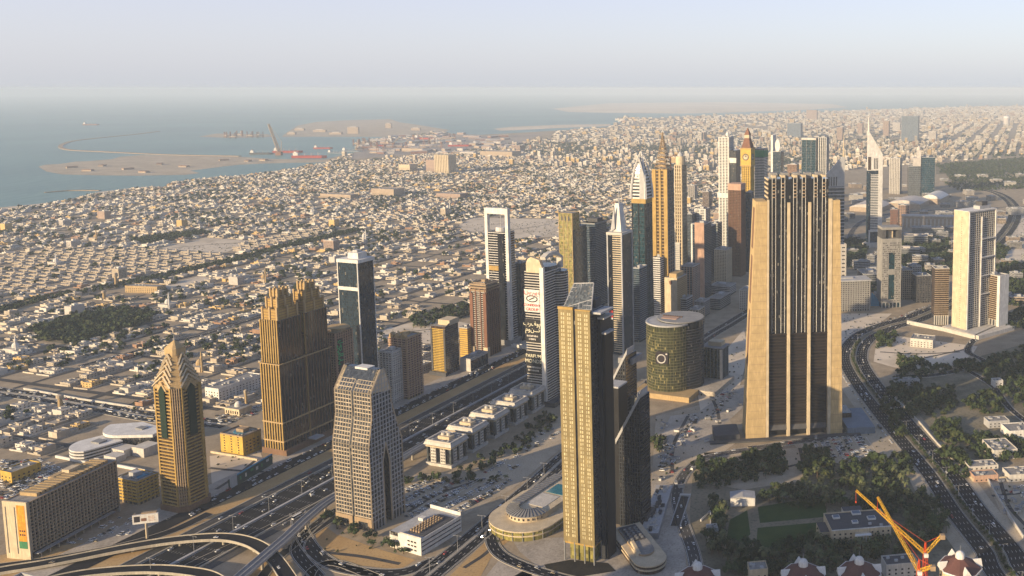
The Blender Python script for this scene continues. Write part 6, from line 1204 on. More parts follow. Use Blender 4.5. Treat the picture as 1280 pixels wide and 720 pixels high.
# --- cranes bottom right
def RAY(x, y, Y): return Vector(((x - CX) / FPX * (Y * CP - (HZ(Y, y) - HCAM) * SP), Y, HZ(Y, y)))
def lattice(b, p, q, w0, w1, n, t=.35):
    p, q = Vector(p), Vector(q); dd = (q - p).normalized(); e = dd.orthogonal().normalized(); g = dd.cross(e)
    R_ = lambda k: [(p.lerp(q, k / n)) + (e * sx + g * sy) * ((w0 + (w1 - w0) * k / n) / 2) for sx, sy in ((-1, -1), (1, -1), (1, 1), (-1, 1))]
    for k in range(n):
        a, c = R_(k), R_(k + 1)
        for i in range(4): b.bar(a[i], c[i], t); b.bar(a[i], c[(i + 1) % 4] if k % 2 else c[i - 1], t * .7); b.bar(a[i], a[(i + 1) % 4], t * .6)
def crane(label, piv, tip, back, Y, Yt, mast_top_mat, seed):
    P, T, Bk = RAY(*piv, Y), RAY(*tip, Yt), RAY(*back, Y - 6); r = thing('tower_crane', label, 'crane', (P.x, P.y, 0), 0, 'cranes at the bottom right'); o = Vector((P.x, P.y, 0))
    b = MB(); lattice(b, (0, 0, 0), P - o, 2.6, 2.6, 14, .36); b.obj('mast', mast_top_mat, r); b = MB(); lattice(b, P - o, T - o, 2.2, 1.2, 20, .26); b.obj('jib', 'cranegold', r)
    b = MB(); lattice(b, P - o, Bk - o, 2.2, 1.8, 6, .34); b.obj('counter_jib', 'cranegold', r); b = MB(); A = P - o + Vector((0, 0, 9)); lattice(b, P - o, A, 2.2, .8, 4, .4); b.tube(A, (P - o).lerp(T - o, .7), .12); b.tube(A, Bk - o, .15); b.obj('stay', mast_top_mat, r)
    b = MB(); q = P - o; b.box(q.x - 1.6, q.y - 3.4, q.z - 1.6, q.x + 1.6, q.y - 1.2, q.z + 1.2); b.obj('cab', 'white', r); b = MB(); q = Bk - o; b.box(q.x - 1.8, q.y - 1.6, q.z - 2.8, q.x + 1.8, q.y + 1.6, q.z + .6); b.obj('counterweight', 'tan', r); b = MB(); q = T - o; b.tube(q, q - Vector((0, 0, 9)), .12); b.box(q.x - .5, q.y - .5, q.z - 10.2, q.x + .5, q.y + .5, q.z - 9); b.obj('hook', 'cranered', r)
crane('yellow tower crane whose long jib reaches up left across the cream villa', (1157, 692), (1070, 613), (1178, 669), 640, 668, 'cranered', 1)
crane('yellow tower crane with a steeper jib, on a red mast nearer the bottom edge', (1149, 714), (1097, 621), (1166, 708), 610, 640, 'cranered', 2)
# --- water towers, mosque, billboards
for x, y, yt, lb in ((145.5, 359, 341, 'tan water tower with a wide square head among the upper left houses'), (130.5, 374, 363, 'shorter tan water tower left of the taller one among the houses'), (76, 511, 493, 'pale round water tower beside the wide cross street, far left'), (308, 505, 487, 'slim minaret beside the small mosque')):
    o = G(x, y); h = HZ(o.y, yt); r = thing('water_tower' if 'water' in lb else 'minaret', lb, 'tower', (o.x, o.y, 0)); s = 1.0 if 'water' in lb else .55
    b = MB(); b.lathe([(3.2 * s, 0), (2.6 * s, h * .7)], n=12); b.obj('shaft', 'sandstone', r); b = MB(); b.lathe([(2.6 * s, h * .7), (4.4 * s, h * .76), (4.4 * s, h * .95), (2 * s, h)], n=12); b.obj('head', 'beige', r)
o = G(293, 519); r = thing('mosque', 'small yellowish mosque with a white dome right of the crowned tower', 'mosque', (o.x, o.y + 10, 0), -math.radians(19)); b = MB(); b.box(-13, -10, 0, 13, 10, 9, 0, 1); b.obj('hall', ['cream', 'roofgrey'], r); b = MB(); b.lathe([(4.5, 9), (4.5, 11), (4.2, 13), (2.8, 15), (.3, 16)], n=14); b.obj('dome', 'white', r)
b = MB(); b.box(-.8, -10.2, 0, .8, -9.9, 4); p = b.obj('arched_window', 'window_dark', r, (-10, 0, 2)); rep(p, [(-10 + 4 * k, 0, 2) for k in range(1, 6)])
for x, y, dm in ((70, 331, 'white'), (210, 384, 'white'), (330, 352, 'sand'), (455, 300, 'white'), (120, 300, 'sand'), (390, 268, 'white'), (560, 262, 'white'), (20, 440, 'white'), (250, 462, 'sand')):
    o = G(x, y); r = thing('mosque', 'small %s-domed mosque with a minaret among the low-rise houses' % dm, 'mosque', (o.x, o.y, 0), -.3, '%s-domed mosques in the low-rise district' % dm); m_ = 'white' if dm == 'white' else 'sandstone'
    b = MB(); b.box(-13, -11, 0, 13, 11, 8, 0, 1); b.obj('hall', ['offwhite' if dm == 'white' else 'beige', 'villa_roof'], r); b = MB(); b.lathe([(5, 8), (5.2, 11), (4.4, 14), (2.4, 16), (.2, 17.5)], n=14); b.obj('dome', m_, r); b = MB(); b.lathe([(1.5, 0), (1.3, 22), (2.1, 23), (2.1, 24.5), (1.2, 25), (1.1, 30), (.1, 34)], n=10, cx=15, cy=-9); b.obj('minaret', m_, r)
o = G(184, 673); r = thing('billboard', 'large white billboard on a single yellow pole beside the highway', 'billboard', (o.x, o.y, 0), .28); b = MB(); b.tube((0, 0, 0), (0, 0, 18), 1.1, .95, 10); b.obj('pole', 'cream', r); b = MB(); b.box(-11, -1, 16, 11, 1, 25); b.obj('panel', 'white', r)
b = MB(); b.box(-9.6, -1.12, 18, -4.6, -1.02, 23.8, 0); b.box(-3.5, -1.12, 18.5, 1, -1.02, 21.5, 1)
for k in range(4): b.box(2.6, -1.12, 18.2 + k * 1.4, 8.6 - (k % 2), -1.02, 18.8 + k * 1.4, 2)
b.obj('poster', ['ink', 'redbrown', 'pink'], r); b = MB(); b.box(-4, .5, 25, 9, 4, 26); b.box(-11, .9, 16, -10, 5, 25); b.obj('frame', 'tan', r)
A = G(287, 613); B = G(341, 580); L_ = (B - A).length; r = thing('hoarding', 'long dark green hoarding with a white end panel along the bare plot', 'hoarding', (A.x, A.y, 0), math.atan2(B.y - A.y, B.x - A.x)); b = MB(); b.box(0, 0, 0, L_, 1, 12); b.obj('board', 'hoard', r); b = MB(); b.box(1, -.15, 1, 12, -.02, 13.6); b.obj('white_panel', 'lgrey', r); b = MB(); b.box(12, -.4, 11.6, L_, 1.4, 12.6); b.obj('top_rail', 'cyan', r); b = MB(); q = random.Random(4)
for k in range(7): x = 16 + k * 8.5; b.box(x, -.12, 4 + q.uniform(0, 3), x + q.uniform(2, 5), -.02, 8 + q.uniform(0, 2), k % 2)
b.obj('poster', ['green', 'offwhite'], r)
# ================================================================== VILLAS
VM = ['villa_a', 'villa_b', 'villa_c', 'villa_d', 'villa_e', 'villa_roof', 'window_dark']
def villa(q, det):
    """house, roof things, boundary wall as three shapes; slot 0 wall, 1 roof, 2 glass"""
    h_, r_, w_ = MB(), MB(), MB(); w, d, h = q.uniform(11, 17), q.uniform(10, 15), q.choice((4.2, 4.6, 6.4, 7.0, 7.4)); W, D = w / 2, d / 2
    ox, oy = q.uniform(-2, 2), q.uniform(-2, 2); B = [(ox, oy, W, D, h)]
    for k in range(q.choice((1, 2, 2))):
        ww, dd = q.uniform(2.5, 4.5), q.uniform(2.5, 4.5); a = q.choice(((W + ww - .3, q.uniform(-.4, .4) * d), (-W - ww + .3, q.uniform(-.4, .4) * d), (q.uniform(-.4, .4) * w, -D - dd + .3), (q.uniform(-.4, .4) * w, D + dd - .3))); B.append((ox + a[0], oy + a[1], ww, dd, q.choice((3.6, 4.2, h - .6))))
    for i, (x, y, a, c, z) in enumerate(B):
        h_.box(x - a, y - c, 0, x + a, y + c, z, 0, 1, bottom=False)
        if det:
            for e in ((-a, -c, a, -c + .3), (-a, c - .3, a, c), (-a, -c + .3, -a + .3, c - .3), (a - .3, -c + .3, a, c - .3)): r_.box(x + e[0], y + e[1], z - .02, x + e[2], y + e[3], z + .8, 0, bottom=False)
    for fl in range(2 if h > 6 else 1):
        n = 3
        for k in range(n):
            x = ox - W + w * (k + .5) / n; h_.box(x - .75, oy - D - .08, 1.1 + fl * 3.6, x + .75, oy - D + .02, 2.6 + fl * 3.6, 2, bottom=False)
            if det: y = oy - D + d * (k + .5) / n; h_.box(ox + W - .02, y - .7, 1.1 + fl * 3.6, ox + W + .08, y + .7, 2.6 + fl * 3.6, 2, bottom=False)
    x, y = ox + q.uniform(-.25, .25) * w, oy + q.uniform(-.25, .25) * d; r_.box(x - 2, y - 1.8, h - .01, x + 2, y + 1.8, h + 2.6, 0, 1, bottom=False)
    if det: r_.box(x + 2.6, y - .8, h, x + 4.2, y + .8, h + 1.4, 0, bottom=False); r_.box(ox - W + 1, oy + 1, h, ox - W + 3, oy + 2.5, h + 1, 0, bottom=False)
    a, c = 10.6, 12.0
    for e in ((-a, -c, a, -c + .35), (-a, c - .35, a, c), (-a, -c + .35, -a + .35, c - .35), (a - .35, -c + .35, a, c - .35)): w_.box(e[0], e[1], 0, e[2], e[3], 2.3, 0, bottom=False)
    return h_, r_, w_
VP = [villa(random.Random(100 + k), True) for k in range(14)]
VS = []
for k in range(14):
    t = MB()
    for part in villa(random.Random(100 + k), False): t.add(part)
    t.v = [(x, y, z * .78) for x, y, z in t.v]
    VS.append(t)
ROWS = [(-60, 372), (-60, 330), (60, 312), (250, 308), (262, 330), (150, 346), (60, 362)]
ROWS2 = [(252, 317), (310, 304), (400, 283), (412, 289), (320, 312), (262, 326)]
SPARSE = [(485, 400), (440, 330), (520, 300), (700, 300), (700, 400), (600, 430)]
lots = []; vr = random.Random(77)
for i in range(-4, 24):
    for j in range(-39, 29):
        for k in range(5):
            for row in range(2):
                s = i * BLK_S + 5 + 28 * (k + .5); t = j * BLK_T + (BLK_T * .5 + (-16.5 if row == 0 else 16.5)); p = LO + LD * s + LN * t
                if not residential(p.x, p.y): continue
                px, py = PX(p.x, p.y)
                inrow = inpoly(px, py, ROWS) or inpoly(px, py, ROWS2)
                if vr.random() > (.97 if inrow else .52 if inpoly(px, py, SPARSE) else .76): continue
                if rdist(p.x, p.y) < 12: continue
                col = 2 if inrow else vr.choices(range(5), (34, 34, 18, 7, 7))[0]
                lots.append((p.y, p.x, 3 if inrow else vr.randrange(14), col, -LA + (0 if inrow else vr.choice((0, 0, PI2, math.pi)) + vr.uniform(-.04, .04)), 1.12 if inrow else vr.uniform(1.0, 1.3), vr.random() < .012))
lots.sort()
KIND = ['sandy', 'white', 'tan', 'golden', 'brown']
inst = {}; nv = 0; stuffv = MB(); flats = []
for Yv, Xv, k, col, rz, sc_, tall in lots:
    px, py = PX(Xv, Yv)
    if tall and py < 470 and len(flats) < 22: flats.append((Xv, Yv, rz)); continue
    if nv < 300 and -10 < px < 1290 and py < 725:
        key = (k, col)
        if key not in inst:
            h_, r_, w_ = VP[k]; wm = VM[col]
            inst[key] = (h_.mesh('house', [wm, 'villa_roof', 'window_dark']), r_.mesh('roof_works', [wm, 'villa_roof']), w_.mesh('boundary_wall', ['villa_a' if col != 1 else 'villa_b']))
        st2 = 'single-storey' if random.Random(100 + k).random() < 0 else 'flat-roofed'
        zone_ = 'near the cross street' if py > 470 else 'near the dark palm park' if px < 230 else 'behind the highway towers'
        v = thing('villa', 'low %s %s villa inside a boundary wall, %s' % (KIND[col], st2, zone_), 'villa', (Xv, Yv, 0), rz, '%s villas %s' % (KIND[col], zone_)); v.scale = (sc_, sc_, sc_ * .8)
        hs_ = mobj('house', inst[key][0], v); mobj('roof_works', inst[key][1], hs_); mobj('boundary_wall', inst[key][2], v)
        nv += 1
    else:
        i0 = len(stuffv.m); stuffv.add(VS[k], Xv, Yv, 0, rz, sc_)
        for q in range(i0, len(stuffv.m)):
            m_ = stuffv.m[q]; stuffv.m[q] = col if m_ == 0 else 4 + m_
# beyond the street grid: coarser houses and blocks that shrink into the haze
sq = random.Random(5); mids = []
from mathutils import noise as NZ
def farcells():
    for cell, y0, y1 in ((27, 4300, 7200), (54, 7200, 10800), (110, 10800, 21000)):
        smax = int(y1 * 1.3 / cell)
        for i in range(-20, smax):
            if cell < 100 and i % 7 == 0: continue
            for j in range(-int(9000 / cell), int(16000 / cell)):
                if cell < 100 and j % 3 == 0: continue
                p = LO + LD * (i * cell) + LN * (j * cell)
                if y0 <= p.y < y1 and -p.y * .92 < p.x < p.y * .36: yield p.x, p.y, cell, i, j
street_trees = []
for X, Y, cell, i, j in farcells():
    if not residential(X, Y): continue
    s, t = (Vector((X, Y, 0)) - LO).dot(LD), (Vector((X, Y, 0)) - LO).dot(LN)
    if s < 24 * BLK_S and -39 * BLK_T < t < 29 * BLK_T: continue
    px, py = PX(X, Y); den = NZ.noise((X / 420, Y / 600, .3)); big = NZ.noise((X / 900, Y / 1100, 4.3))
    if sq.random() > .70 + den * 1.0:
        if Y < 9000 and sq.random() < .8: street_trees.append((X + sq.uniform(-9, 9), Y + sq.uniform(-12, 12)))
        continue
    urban = max(0, min(1, (px - 600) / 300)) * (1 if Y > 4600 else .3); tall = sq.random() < .012 + max(0, big) * .2 + .30 * urban
    w, d = sq.uniform(.45, .92) * cell, sq.uniform(.42, .86) * cell; h = sq.uniform(3.6, 7) if not tall else sq.choice((14, 18, 22, 26, 30)) * sq.uniform(.8, 1.2)
    if cell > 100: w, d = sq.uniform(.25, .6) * cell, sq.uniform(.25, .6) * cell; h = sq.uniform(10, 18) if not tall else h * 1.2
    if tall and urban > .8 and sq.random() < .06: h *= 2; w = d = min(w, 34)
    col = sq.choices(range(5), (38, 24, 26, 5, 7))[0]
    jt = .12 if cell < 100 else .4; X += sq.uniform(-jt, jt) * cell; Y += sq.uniform(-jt, jt) * cell
    if tall and h > 17 and 4600 < Y < 8500 and len(mids) < 260: mids.append((X, Y, max(18, w), max(16, d), h)); continue
    a = -LA + sq.choice((0, 0, 0, .25 if big > 0 else 0)); tmp = MB(); tmp.box(-w / 2, -d / 2, 0, w / 2, d / 2, h, col, 5, bottom=False)
    if sq.random() < .5 and cell < 100: tmp.box(-w * .2, -d * .2, h, w * .15, d * .2, h + 3, col, 5, bottom=False)
    if h > 13:
        for z in range(1, int(h / 4)): tmp.box(-w / 2 - .15, -d / 2 - .15, z * 4, w / 2 + .15, -d / 2 + .1, z * 4 + 1.8, 6, bottom=False)
    stuffv.add(tmp, X, Y, 0, a)
o = stuffv.obj('low_rise_houses', VM); tag(o, 'mass of small pale flat-roofed houses spreading back to the coast and into the haze', 'houses', kind='stuff')
# mid-rise blocks: individual, prototypes copied
bp = []
for k in range(6):
    q = random.Random(300 + k); w, d, h = q.uniform(18, 34), q.uniform(16, 26), q.choice((14, 18, 22, 26)); b = MB(); b.box(-w / 2, -d / 2, 0, w / 2, d / 2, h, 0, 1)
    n = int(h / 3.8); wb = MB()
    for z in range(n):
        for c in range(int(w / 3.4)): x = -w / 2 + 1.2 + c * 3.4; wb.box(x, -d / 2 - .1, 1.2 + z * 3.7, x + 1.7, -d / 2 + .05, 2.9 + z * 3.7, bottom=False)
        for c in range(int(d / 3.4)): y = -d / 2 + 1.2 + c * 3.4; wb.box(w / 2 - .05, y, 1.2 + z * 3.7, w / 2 + .1, y + 1.7, 2.9 + z * 3.7, bottom=False)
    rb = MB(); rb.box(-4, -3, h, 3, 3, h + 3.4); rb.box(-w / 2, -d / 2, h - .01, w / 2, -d / 2 + .4, h + 1); rb.box(w / 2 - .4, -d / 2 + .4, h - .01, w / 2, d / 2, h + 1); rb.box(-w / 2 + 3, d / 2 - 6, h, -w / 2 + 7, d / 2 - 3, h + 2)
    b2 = b; b2.add(wb, mo=2); bp.append((b2.mesh('block_wall', [('villa_a', 'villa_b', 'hazy_pink', 'hazy_white', 'villa_c', 'villa_d')[k], 'villa_roof', 'window_dark']), rb.mesh('roof_works', ['villa_b']), (w, d, h), ('sandy', 'white', 'pinkish', 'pale', 'tan', 'golden')[k]))
for X, Y, rz in flats[:60]:
    k = sq.randrange(6); v = thing('apartment_block', '%s apartment block standing taller than the villas around it' % bp[k][3], 'apartment block', (X, Y, 0), rz, '%s apartment blocks among the villas' % bp[k][3])
    mobj('roof_works', bp[k][1], mobj('block_wall', bp[k][0], v))
for X, Y, w, d, h in mids:
    k = sq.randrange(6); v = thing('apartment_block', '%s hazy apartment block on the flat land beyond the villas' % bp[k][3], 'apartment block', (X, Y, 0), -LA, 'distant %s apartment blocks' % bp[k][3])
    s_ = (w / bp[k][2][0], d / bp[k][2][1], h / bp[k][2][2]); v.scale = s_; mobj('roof_works', bp[k][1], mobj('block_wall', bp[k][0], v))
# ================================================================== TREES
def crown(q, n, R0, H0, z0, lumps, leaf):
    b = MB(); L = [(q.gauss(0, R0 * .45), q.gauss(0, R0 * .45), z0 + q.uniform(.15, .9) * H0, q.uniform(.35, .6) * R0) for _ in range(lumps)]
    for _ in range(n):
        cx_, cy_, cz, rr = q.choice(L); v = Vector((q.gauss(0, 1), q.gauss(0, 1), q.gauss(0, .8))).normalized() * rr * q.uniform(.55, 1.05); c = Vector((cx_, cy_, cz)) + v
        nrm = (v.normalized() + Vector((q.uniform(-.7, .7), q.uniform(-.7, .7), q.uniform(-.3, .9)))).normalized(); e = nrm.orthogonal().normalized(); g = nrm.cross(e); a = q.uniform(0, 6.28); s = leaf * q.uniform(.6, 1.3)
        e, g = e * math.cos(a) + g * math.sin(a), g * math.cos(a) - e * math.sin(a); b.face([c - e * s - g * s * .6, c + e * s - g * s * .5, c + e * s * .8 + g * s * .7, c - e * s * .7 + g * s * .6])
    return b
def trunk(q, R0, H0):
    b = MB(); b.tube((0, 0, 0), (q.uniform(-.3, .3), q.uniform(-.3, .3), H0), .38, .26, 6)
    for k in range(4): a = q.uniform(0, 6.28); b.tube((0, 0, H0 * .8), (math.cos(a) * R0 * .6, math.sin(a) * R0 * .6, H0 * 1.7), .2, .08, 5)
    return b
TP = [(crown(random.Random(k), 420, 4.6, 5.5, 2.2, 9, .62).mesh('crown', 'leaf'), trunk(random.Random(k), 4.2, 3.0).mesh('trunk', 'bark')) for k in range(5)]
def palm(q):
    c = MB(); H = q.uniform(7, 9)
    for k in range(15):
        a = 6.283 * k / 15 + q.uniform(-.2, .2); up = q.uniform(.1, 1.0); p = Vector((0, 0, H)); dirh = Vector((math.cos(a), math.sin(a), 0)); sd_ = Vector((-dirh.y, dirh.x, 0))
        for s in range(4):
            n_ = p + dirh * .85 + Vector((0, 0, up - s * .55)); wv = (.75, .85, .6, .25)[s]; w0 = (.35, .75, .85, .6)[s]; c.face([p - sd_ * w0, p + sd_ * w0, n_ + sd_ * wv, n_ - sd_ * wv]); p = n_
    t = MB(); t.tube((0, 0, 0), (.2, 0, H), .30, .22, 6); return c, t
pp = [palm(random.Random(40 + k)) for k in range(2)]; PP = [(c.mesh('crown', 'leaf_palm'), t.mesh('trunk', 'bark')) for c, t in pp]
TS = [crown(random.Random(60 + k), 46, 4.4, 5.2, 1.6, 6, 1.55) for k in range(6)]
GAR = [[(912, 592), (930, 566), (978, 566), (980, 590), (955, 600), (918, 604)], [(868, 602), (872, 578), (918, 582), (925, 606), (880, 612)], [(1002, 604), (1004, 566), (1040, 562), (1042, 600)], [(1050, 612), (1052, 576), (1134, 570), (1142, 606), (1100, 616)], [(950, 626), (962, 612), (1040, 608), (1062, 632), (1030, 640), (960, 634)],
       [(884, 668), (888, 624), (906, 624), (908, 690), (890, 700)], [(905, 722), (908, 690), (945, 682), (960, 690), (1030, 668), (1040, 690), (1040, 722)], [(1040, 722), (1040, 686), (1115, 684), (1130, 650), (1150, 618), (1172, 622), (1190, 664), (1150, 690), (1110, 700)], [(1060, 645), (1066, 612), (1140, 612), (1130, 648), (1095, 650)],
       [(1108, 486), (1118, 474), (1150, 472), (1148, 500), (1120, 504)], [(1126, 512), (1140, 492), (1190, 488), (1200, 510), (1178, 522), (1134, 524)], [(1120, 446), (1124, 470), (1232, 468), (1220, 452), (1180, 462), (1140, 450)], [(1164, 540), (1168, 526), (1200, 530), (1210, 556), (1186, 560)], [(1196, 556), (1230, 540), (1290, 556), (1290, 575), (1236, 580)],
       [(1216, 462), (1290, 430), (1290, 520), (1262, 500), (1234, 476)], [(1205, 500), (1245, 490), (1256, 516), (1216, 520)], [(1094, 436), (1098, 420), (1120, 418), (1122, 434)], [(1170, 570), (1178, 560), (1205, 566), (1214, 600), (1190, 596)], [(1098, 512), (1104, 500), (1124, 512), (1140, 540), (1124, 548)],
       [(812, 560), (812, 545), (830, 552), (828, 572)], [(402, 655), (410, 640), (424, 650), (468, 672), (520, 676), (520, 700), (480, 690)], [(560, 600), (600, 572), (640, 556), (682, 512), (692, 530), (650, 566), (600, 596)], [(500, 606), (506, 598), (560, 600), (640, 596), (640, 602), (560, 606)], [(650, 556), (690, 516), (700, 536), (660, 566)]]
trees = []; tq = random.Random(9)
def fillpoly(P, spacing, out, big=1.0):
    W_ = [G(x, y) for x, y in P]; x0, x1, y0, y1 = min(p.x for p in W_), max(p.x for p in W_), min(p.y for p in W_), max(p.y for p in W_); PW = [(p.x, p.y) for p in W_]
    y = y0
    while y < y1:
        x = x0
        while x < x1:
            X, Y = x + tq.uniform(-.45, .45) * spacing, y + tq.uniform(-.45, .45) * spacing
            if inpoly(X, Y, PW): out.append((Y, X, big * tq.uniform(.55, 1.5)))
            x += spacing
        y += spacing
for k, P in enumerate(GAR): fillpoly(P, 8.5 if k < 9 else 10.5 if k < 20 else 9 if k == 22 else 13, trees, 1.12 if k < 20 else .9)
trees.sort(); nt_ = 0; stufft = MB()
where = lambda px, py: 'in the garden around the cream villa' if px > 860 and py > 560 and px < 1200 else 'between the boulevard and the garden lane' if px > 1090 else 'beside the highway office blocks' if px > 480 and py < 615 else 'near the foot of the grid-faced tower' if px < 530 else 'by the round tower'
def add_tree(X, Y, s, palm_=False):
    global nt_
    px, py = PX(X, Y)
    if nt_ < (330 if palm_ else 290):
        pr = PP if palm_ else TP; k = tq.randrange(len(pr)); w_ = where(px, py)
        t = thing('palm_tree' if palm_ else 'tree', ('feathery palm tree ' if palm_ else 'dark leafy tree ') + w_, 'tree', (X, Y, 0), tq.uniform(0, 6.28), ('palms ' if palm_ else 'trees ') + w_); t.scale = (s, s, s * tq.uniform(.85, 1.15))
        mobj('crown', pr[k][0], t); mobj('trunk', pr[k][1], t); nt_ += 1
    else: stufft.add(tq.choice(TS), X, Y, 0, tq.uniform(0, 6.28), s)
for Y, X, s in trees: add_tree(X, Y, s, tq.random() < (.34 if PX(X, Y)[0] > 860 else .08))
P_, hf, md = ROADS['boulevard']; acc = 0
for i in range(len(P_) - 1):
    acc += (P_[i + 1] - P_[i]).length
    if acc > 5 and P_[i].y < 1500: acc = 0; add_tree(P_[i].x + tq.uniform(-1, 1), P_[i].y, tq.uniform(.6, .9), True) if nt_ < 330 else stufft.add(tq.choice(TS), P_[i].x, P_[i].y, 0, 0, .62)
more = []
for P in PARKS: fillpoly(P, 9.0, more, 1.15)
for P in ([(1135, 302), (1196, 318), (1190, 346), (1120, 344), (1110, 330)], [(1170, 206), (1290, 197), (1290, 213), (1175, 217)], [(1180, 230), (1290, 222), (1290, 236), (1200, 240)], [(1230, 300), (1262, 312), (1255, 326), (1228, 322)], [(1050, 316), (1082, 314), (1080, 324), (1050, 326)], [(505, 400), (585, 378), (590, 396), (520, 412)], [(1262, 392), (1290, 384), (1290, 410), (1250, 414)], [(1130, 300), (1186, 300), (1186, 330), (1130, 326)], [(1050, 300), (1082, 300), (1082, 336), (1050, 336)], [(1062, 356), (1100, 356), (1100, 366), (1062, 366)], [(1244, 330), (1290, 330), (1290, 384), (1262, 384)], [(1180, 214), (1290, 214), (1290, 228), (1190, 228)]): fillpoly(P, 13 if G(*P[0]).y < 3000 else 22, more, 1.2)
P_, hf, md = ROADS['treelined']
for P2, st_ in ((P_, 9),):
    for sg in (-1, -.55, .55, 1):
        Q = offset(P2, sg * 17)
        for i in range(len(Q) - 1):
            n = max(1, int((Q[i + 1] - Q[i]).length / 8))
            for k in range(n): p = Q[i].lerp(Q[i + 1], k / n); more.append((p.y + tq.uniform(-2, 2), p.x + tq.uniform(-3, 3), tq.uniform(.7, 1.3)))
for Yv, Xv, k, col, rz, sc_, tall in lots:
    gn = NZ.noise((Xv / 170, Yv / 170, 9.1)); isrow = k == 3 and col == 2
    if tq.random() < (.15 if isrow else .42 + gn * 1.3):
        for _ in range(tq.choice((1, 2, 3) if gn < .15 else (3, 4, 5, 6))):
            a = tq.choice((0, 1, 2, 3)) * PI2; more.append((Yv + 13.5 * math.sin(a + rz) + tq.uniform(-4, 4), Xv + 13 * math.cos(a + rz) + tq.uniform(-4, 4), tq.uniform(.6, 1.3)))
for X, Y in street_trees:
    for _ in range(tq.choice((2, 3, 4))): more.append((Y + tq.uniform(-14, 14), X + tq.uniform(-16, 16), tq.uniform(.8, 1.5)))
for P in ([(870, 480), (930, 412), (936, 440), (920, 500), (880, 540)], [(1050, 392), (1115, 392), (1060, 428)], [(1096, 424), (1222, 433), (1180, 462), (1092, 452)], [(262, 570), (325, 564), (290, 610)], [(386, 640), (485, 690), (500, 712), (400, 690)], [(820, 520), (900, 500), (870, 590), (812, 640)], [(985, 545), (1085, 528), (1130, 572), (1000, 590)], [(580, 722), (632, 660), (600, 722)], [(1228, 590), (1290, 585), (1290, 680)], [(470, 413), (590, 405), (548, 430)], [(572, 282), (700, 274), (702, 296), (580, 288)], [(200, 311), (312, 301), (284, 315)], [(1240, 268), (1290, 262), (1290, 330)]):
    tmp_ = []; fillpoly(P, 11, tmp_, 1.0); more += [(y, x, tq.uniform(.12, .38)) for y, x, s_ in tmp_ if tq.random() < .4]
for Y, X, s in more: stufft.add(tq.choice(TS), X, Y, 0, tq.uniform(0, 6.28), s)
tag(stufft.obj('distant_trees', 'leaf'), 'dark green trees and palm groves scattered through the low-rise district', 'trees', kind='stuff')
# ================================================================== CARS
def carmesh(kind):
    b = MB(); L, W_, H1, H2 = ((4.5, 1.8, .85, 1.45), (4.9, 1.95, 1.0, 1.8), (6.0, 2.1, 1.2, 2.5), (12.0, 2.6, 1.4, 3.2))[kind]
    l, w = L / 2, W_ / 2; b.loft([(-l, -w), (l, -w), (l, w), (-l, w)], .32, [(-l + .08, -w + .05), (l - .15, -w + .05), (l - .15, w - .05), (-l + .08, w - .05)], H1)
    c0, c1 = ((-.34, .20), (-.47, .22), (-.47, .36), (-.49, .48))[kind]; b.loft([(L * c0, -w + .1), (L * c1, -w + .1), (L * c1, w - .1), (L * c0, w - .1)], H1, [(L * c0 + .35, -w + .25), (L * c1 - .5, -w + .25), (L * c1 - .5, w - .25), (L * c0 + .35, w - .25)], H2, 1, 0)
    for x in (-l * .62, l * .62):
        for y in (-w, w): b.tube((x, y - .1, .33), (x, y + .1, .33), .34, n=8, m=2)
    return b
for n_, c_ in (('car_white', (.75, .75, .73)), ('car_silver', (.42, .43, .45)), ('car_black', (.02, .02, .022)), ('car_red', (.35, .03, .03)), ('car_sand', (.38, .32, .22))): solid(n_, c_, .3, .05, spec=.5)
CC = ['car_white', 'car_silver', 'car_black', 'car_red', 'car_sand']; CN = ['white', 'silver', 'black', 'red', 'sand-coloured']; KN = ['saloon car', 'off-road car', 'van', 'bus']
CMB = [carmesh(k) for k in range(4)]; CME = {}
cars = []; cq = random.Random(21)
def lane(P, t, z, gap, sgn, where_, y0=-1e9, y1=1e9, kinds=(62, 26, 9, 3)):
    Q = offset(P, t); acc = 0; nxt = cq.expovariate(1 / gap)
    for i in range(len(Q) - 1):
        dv = Q[i + 1] - Q[i]; L = dv.length
        while acc + L > nxt:
            p = Q[i] + dv * ((nxt - acc) / L); a = math.atan2(dv.y, dv.x) + (0 if sgn > 0 else math.pi); nxt += 7 + cq.expovariate(1 / gap)
            if y0 < p.y < y1: cars.append((p.y, p.x, p.z + z, a, cq.choices(range(4), kinds)[0], cq.choices(range(5), (55, 20, 14, 4, 7))[0], where_))
        acc += L
for k in range(7):
    lane(S_, 4.4 + 3.63 * k, .44, 95, 1, 'on the near carriageway of the highway', 740, 1750); lane(S_, -4.4 - 3.63 * k, .44, 95, -1, 'on the far carriageway of the highway', 740, 1750)
lane(S_, -36, .42, 60, -1, 'on the far slip road', 780, 1500); lane(S_, 36, .42, 70, 1, 'on the near slip road', 780, 1500)
for t in (-85.5, -80, -74, -69.5): lane(S_[14:50], t, .42, 5 if t in (-85.5, -69.5) else 30, -1, 'parked along the service road below the far towers', 850, 1600)
P_, hf, md = ROADS['boulevard']
for k in range(4):
    lane(P_, 7 + k * 4.2, .4, 150, 1, 'on the boulevard at right', 700, 2400); lane(P_, -7 - k * 4.2, .4, 150, -1, 'on the boulevard at right', 700, 2400)
lane(P_, -28.5, .1, 3.5, 1, 'parked along the near edge of the boulevard', 1050, 1800); lane(P_, -13, .4, 10, -1, 'in the queue on the boulevard at right', 1180, 1300); lane(P_, 14, .4, 14, 1, 'in the queue on the boulevard at right', 1150, 1290)
P_, hf, md = ROADS['avenue']
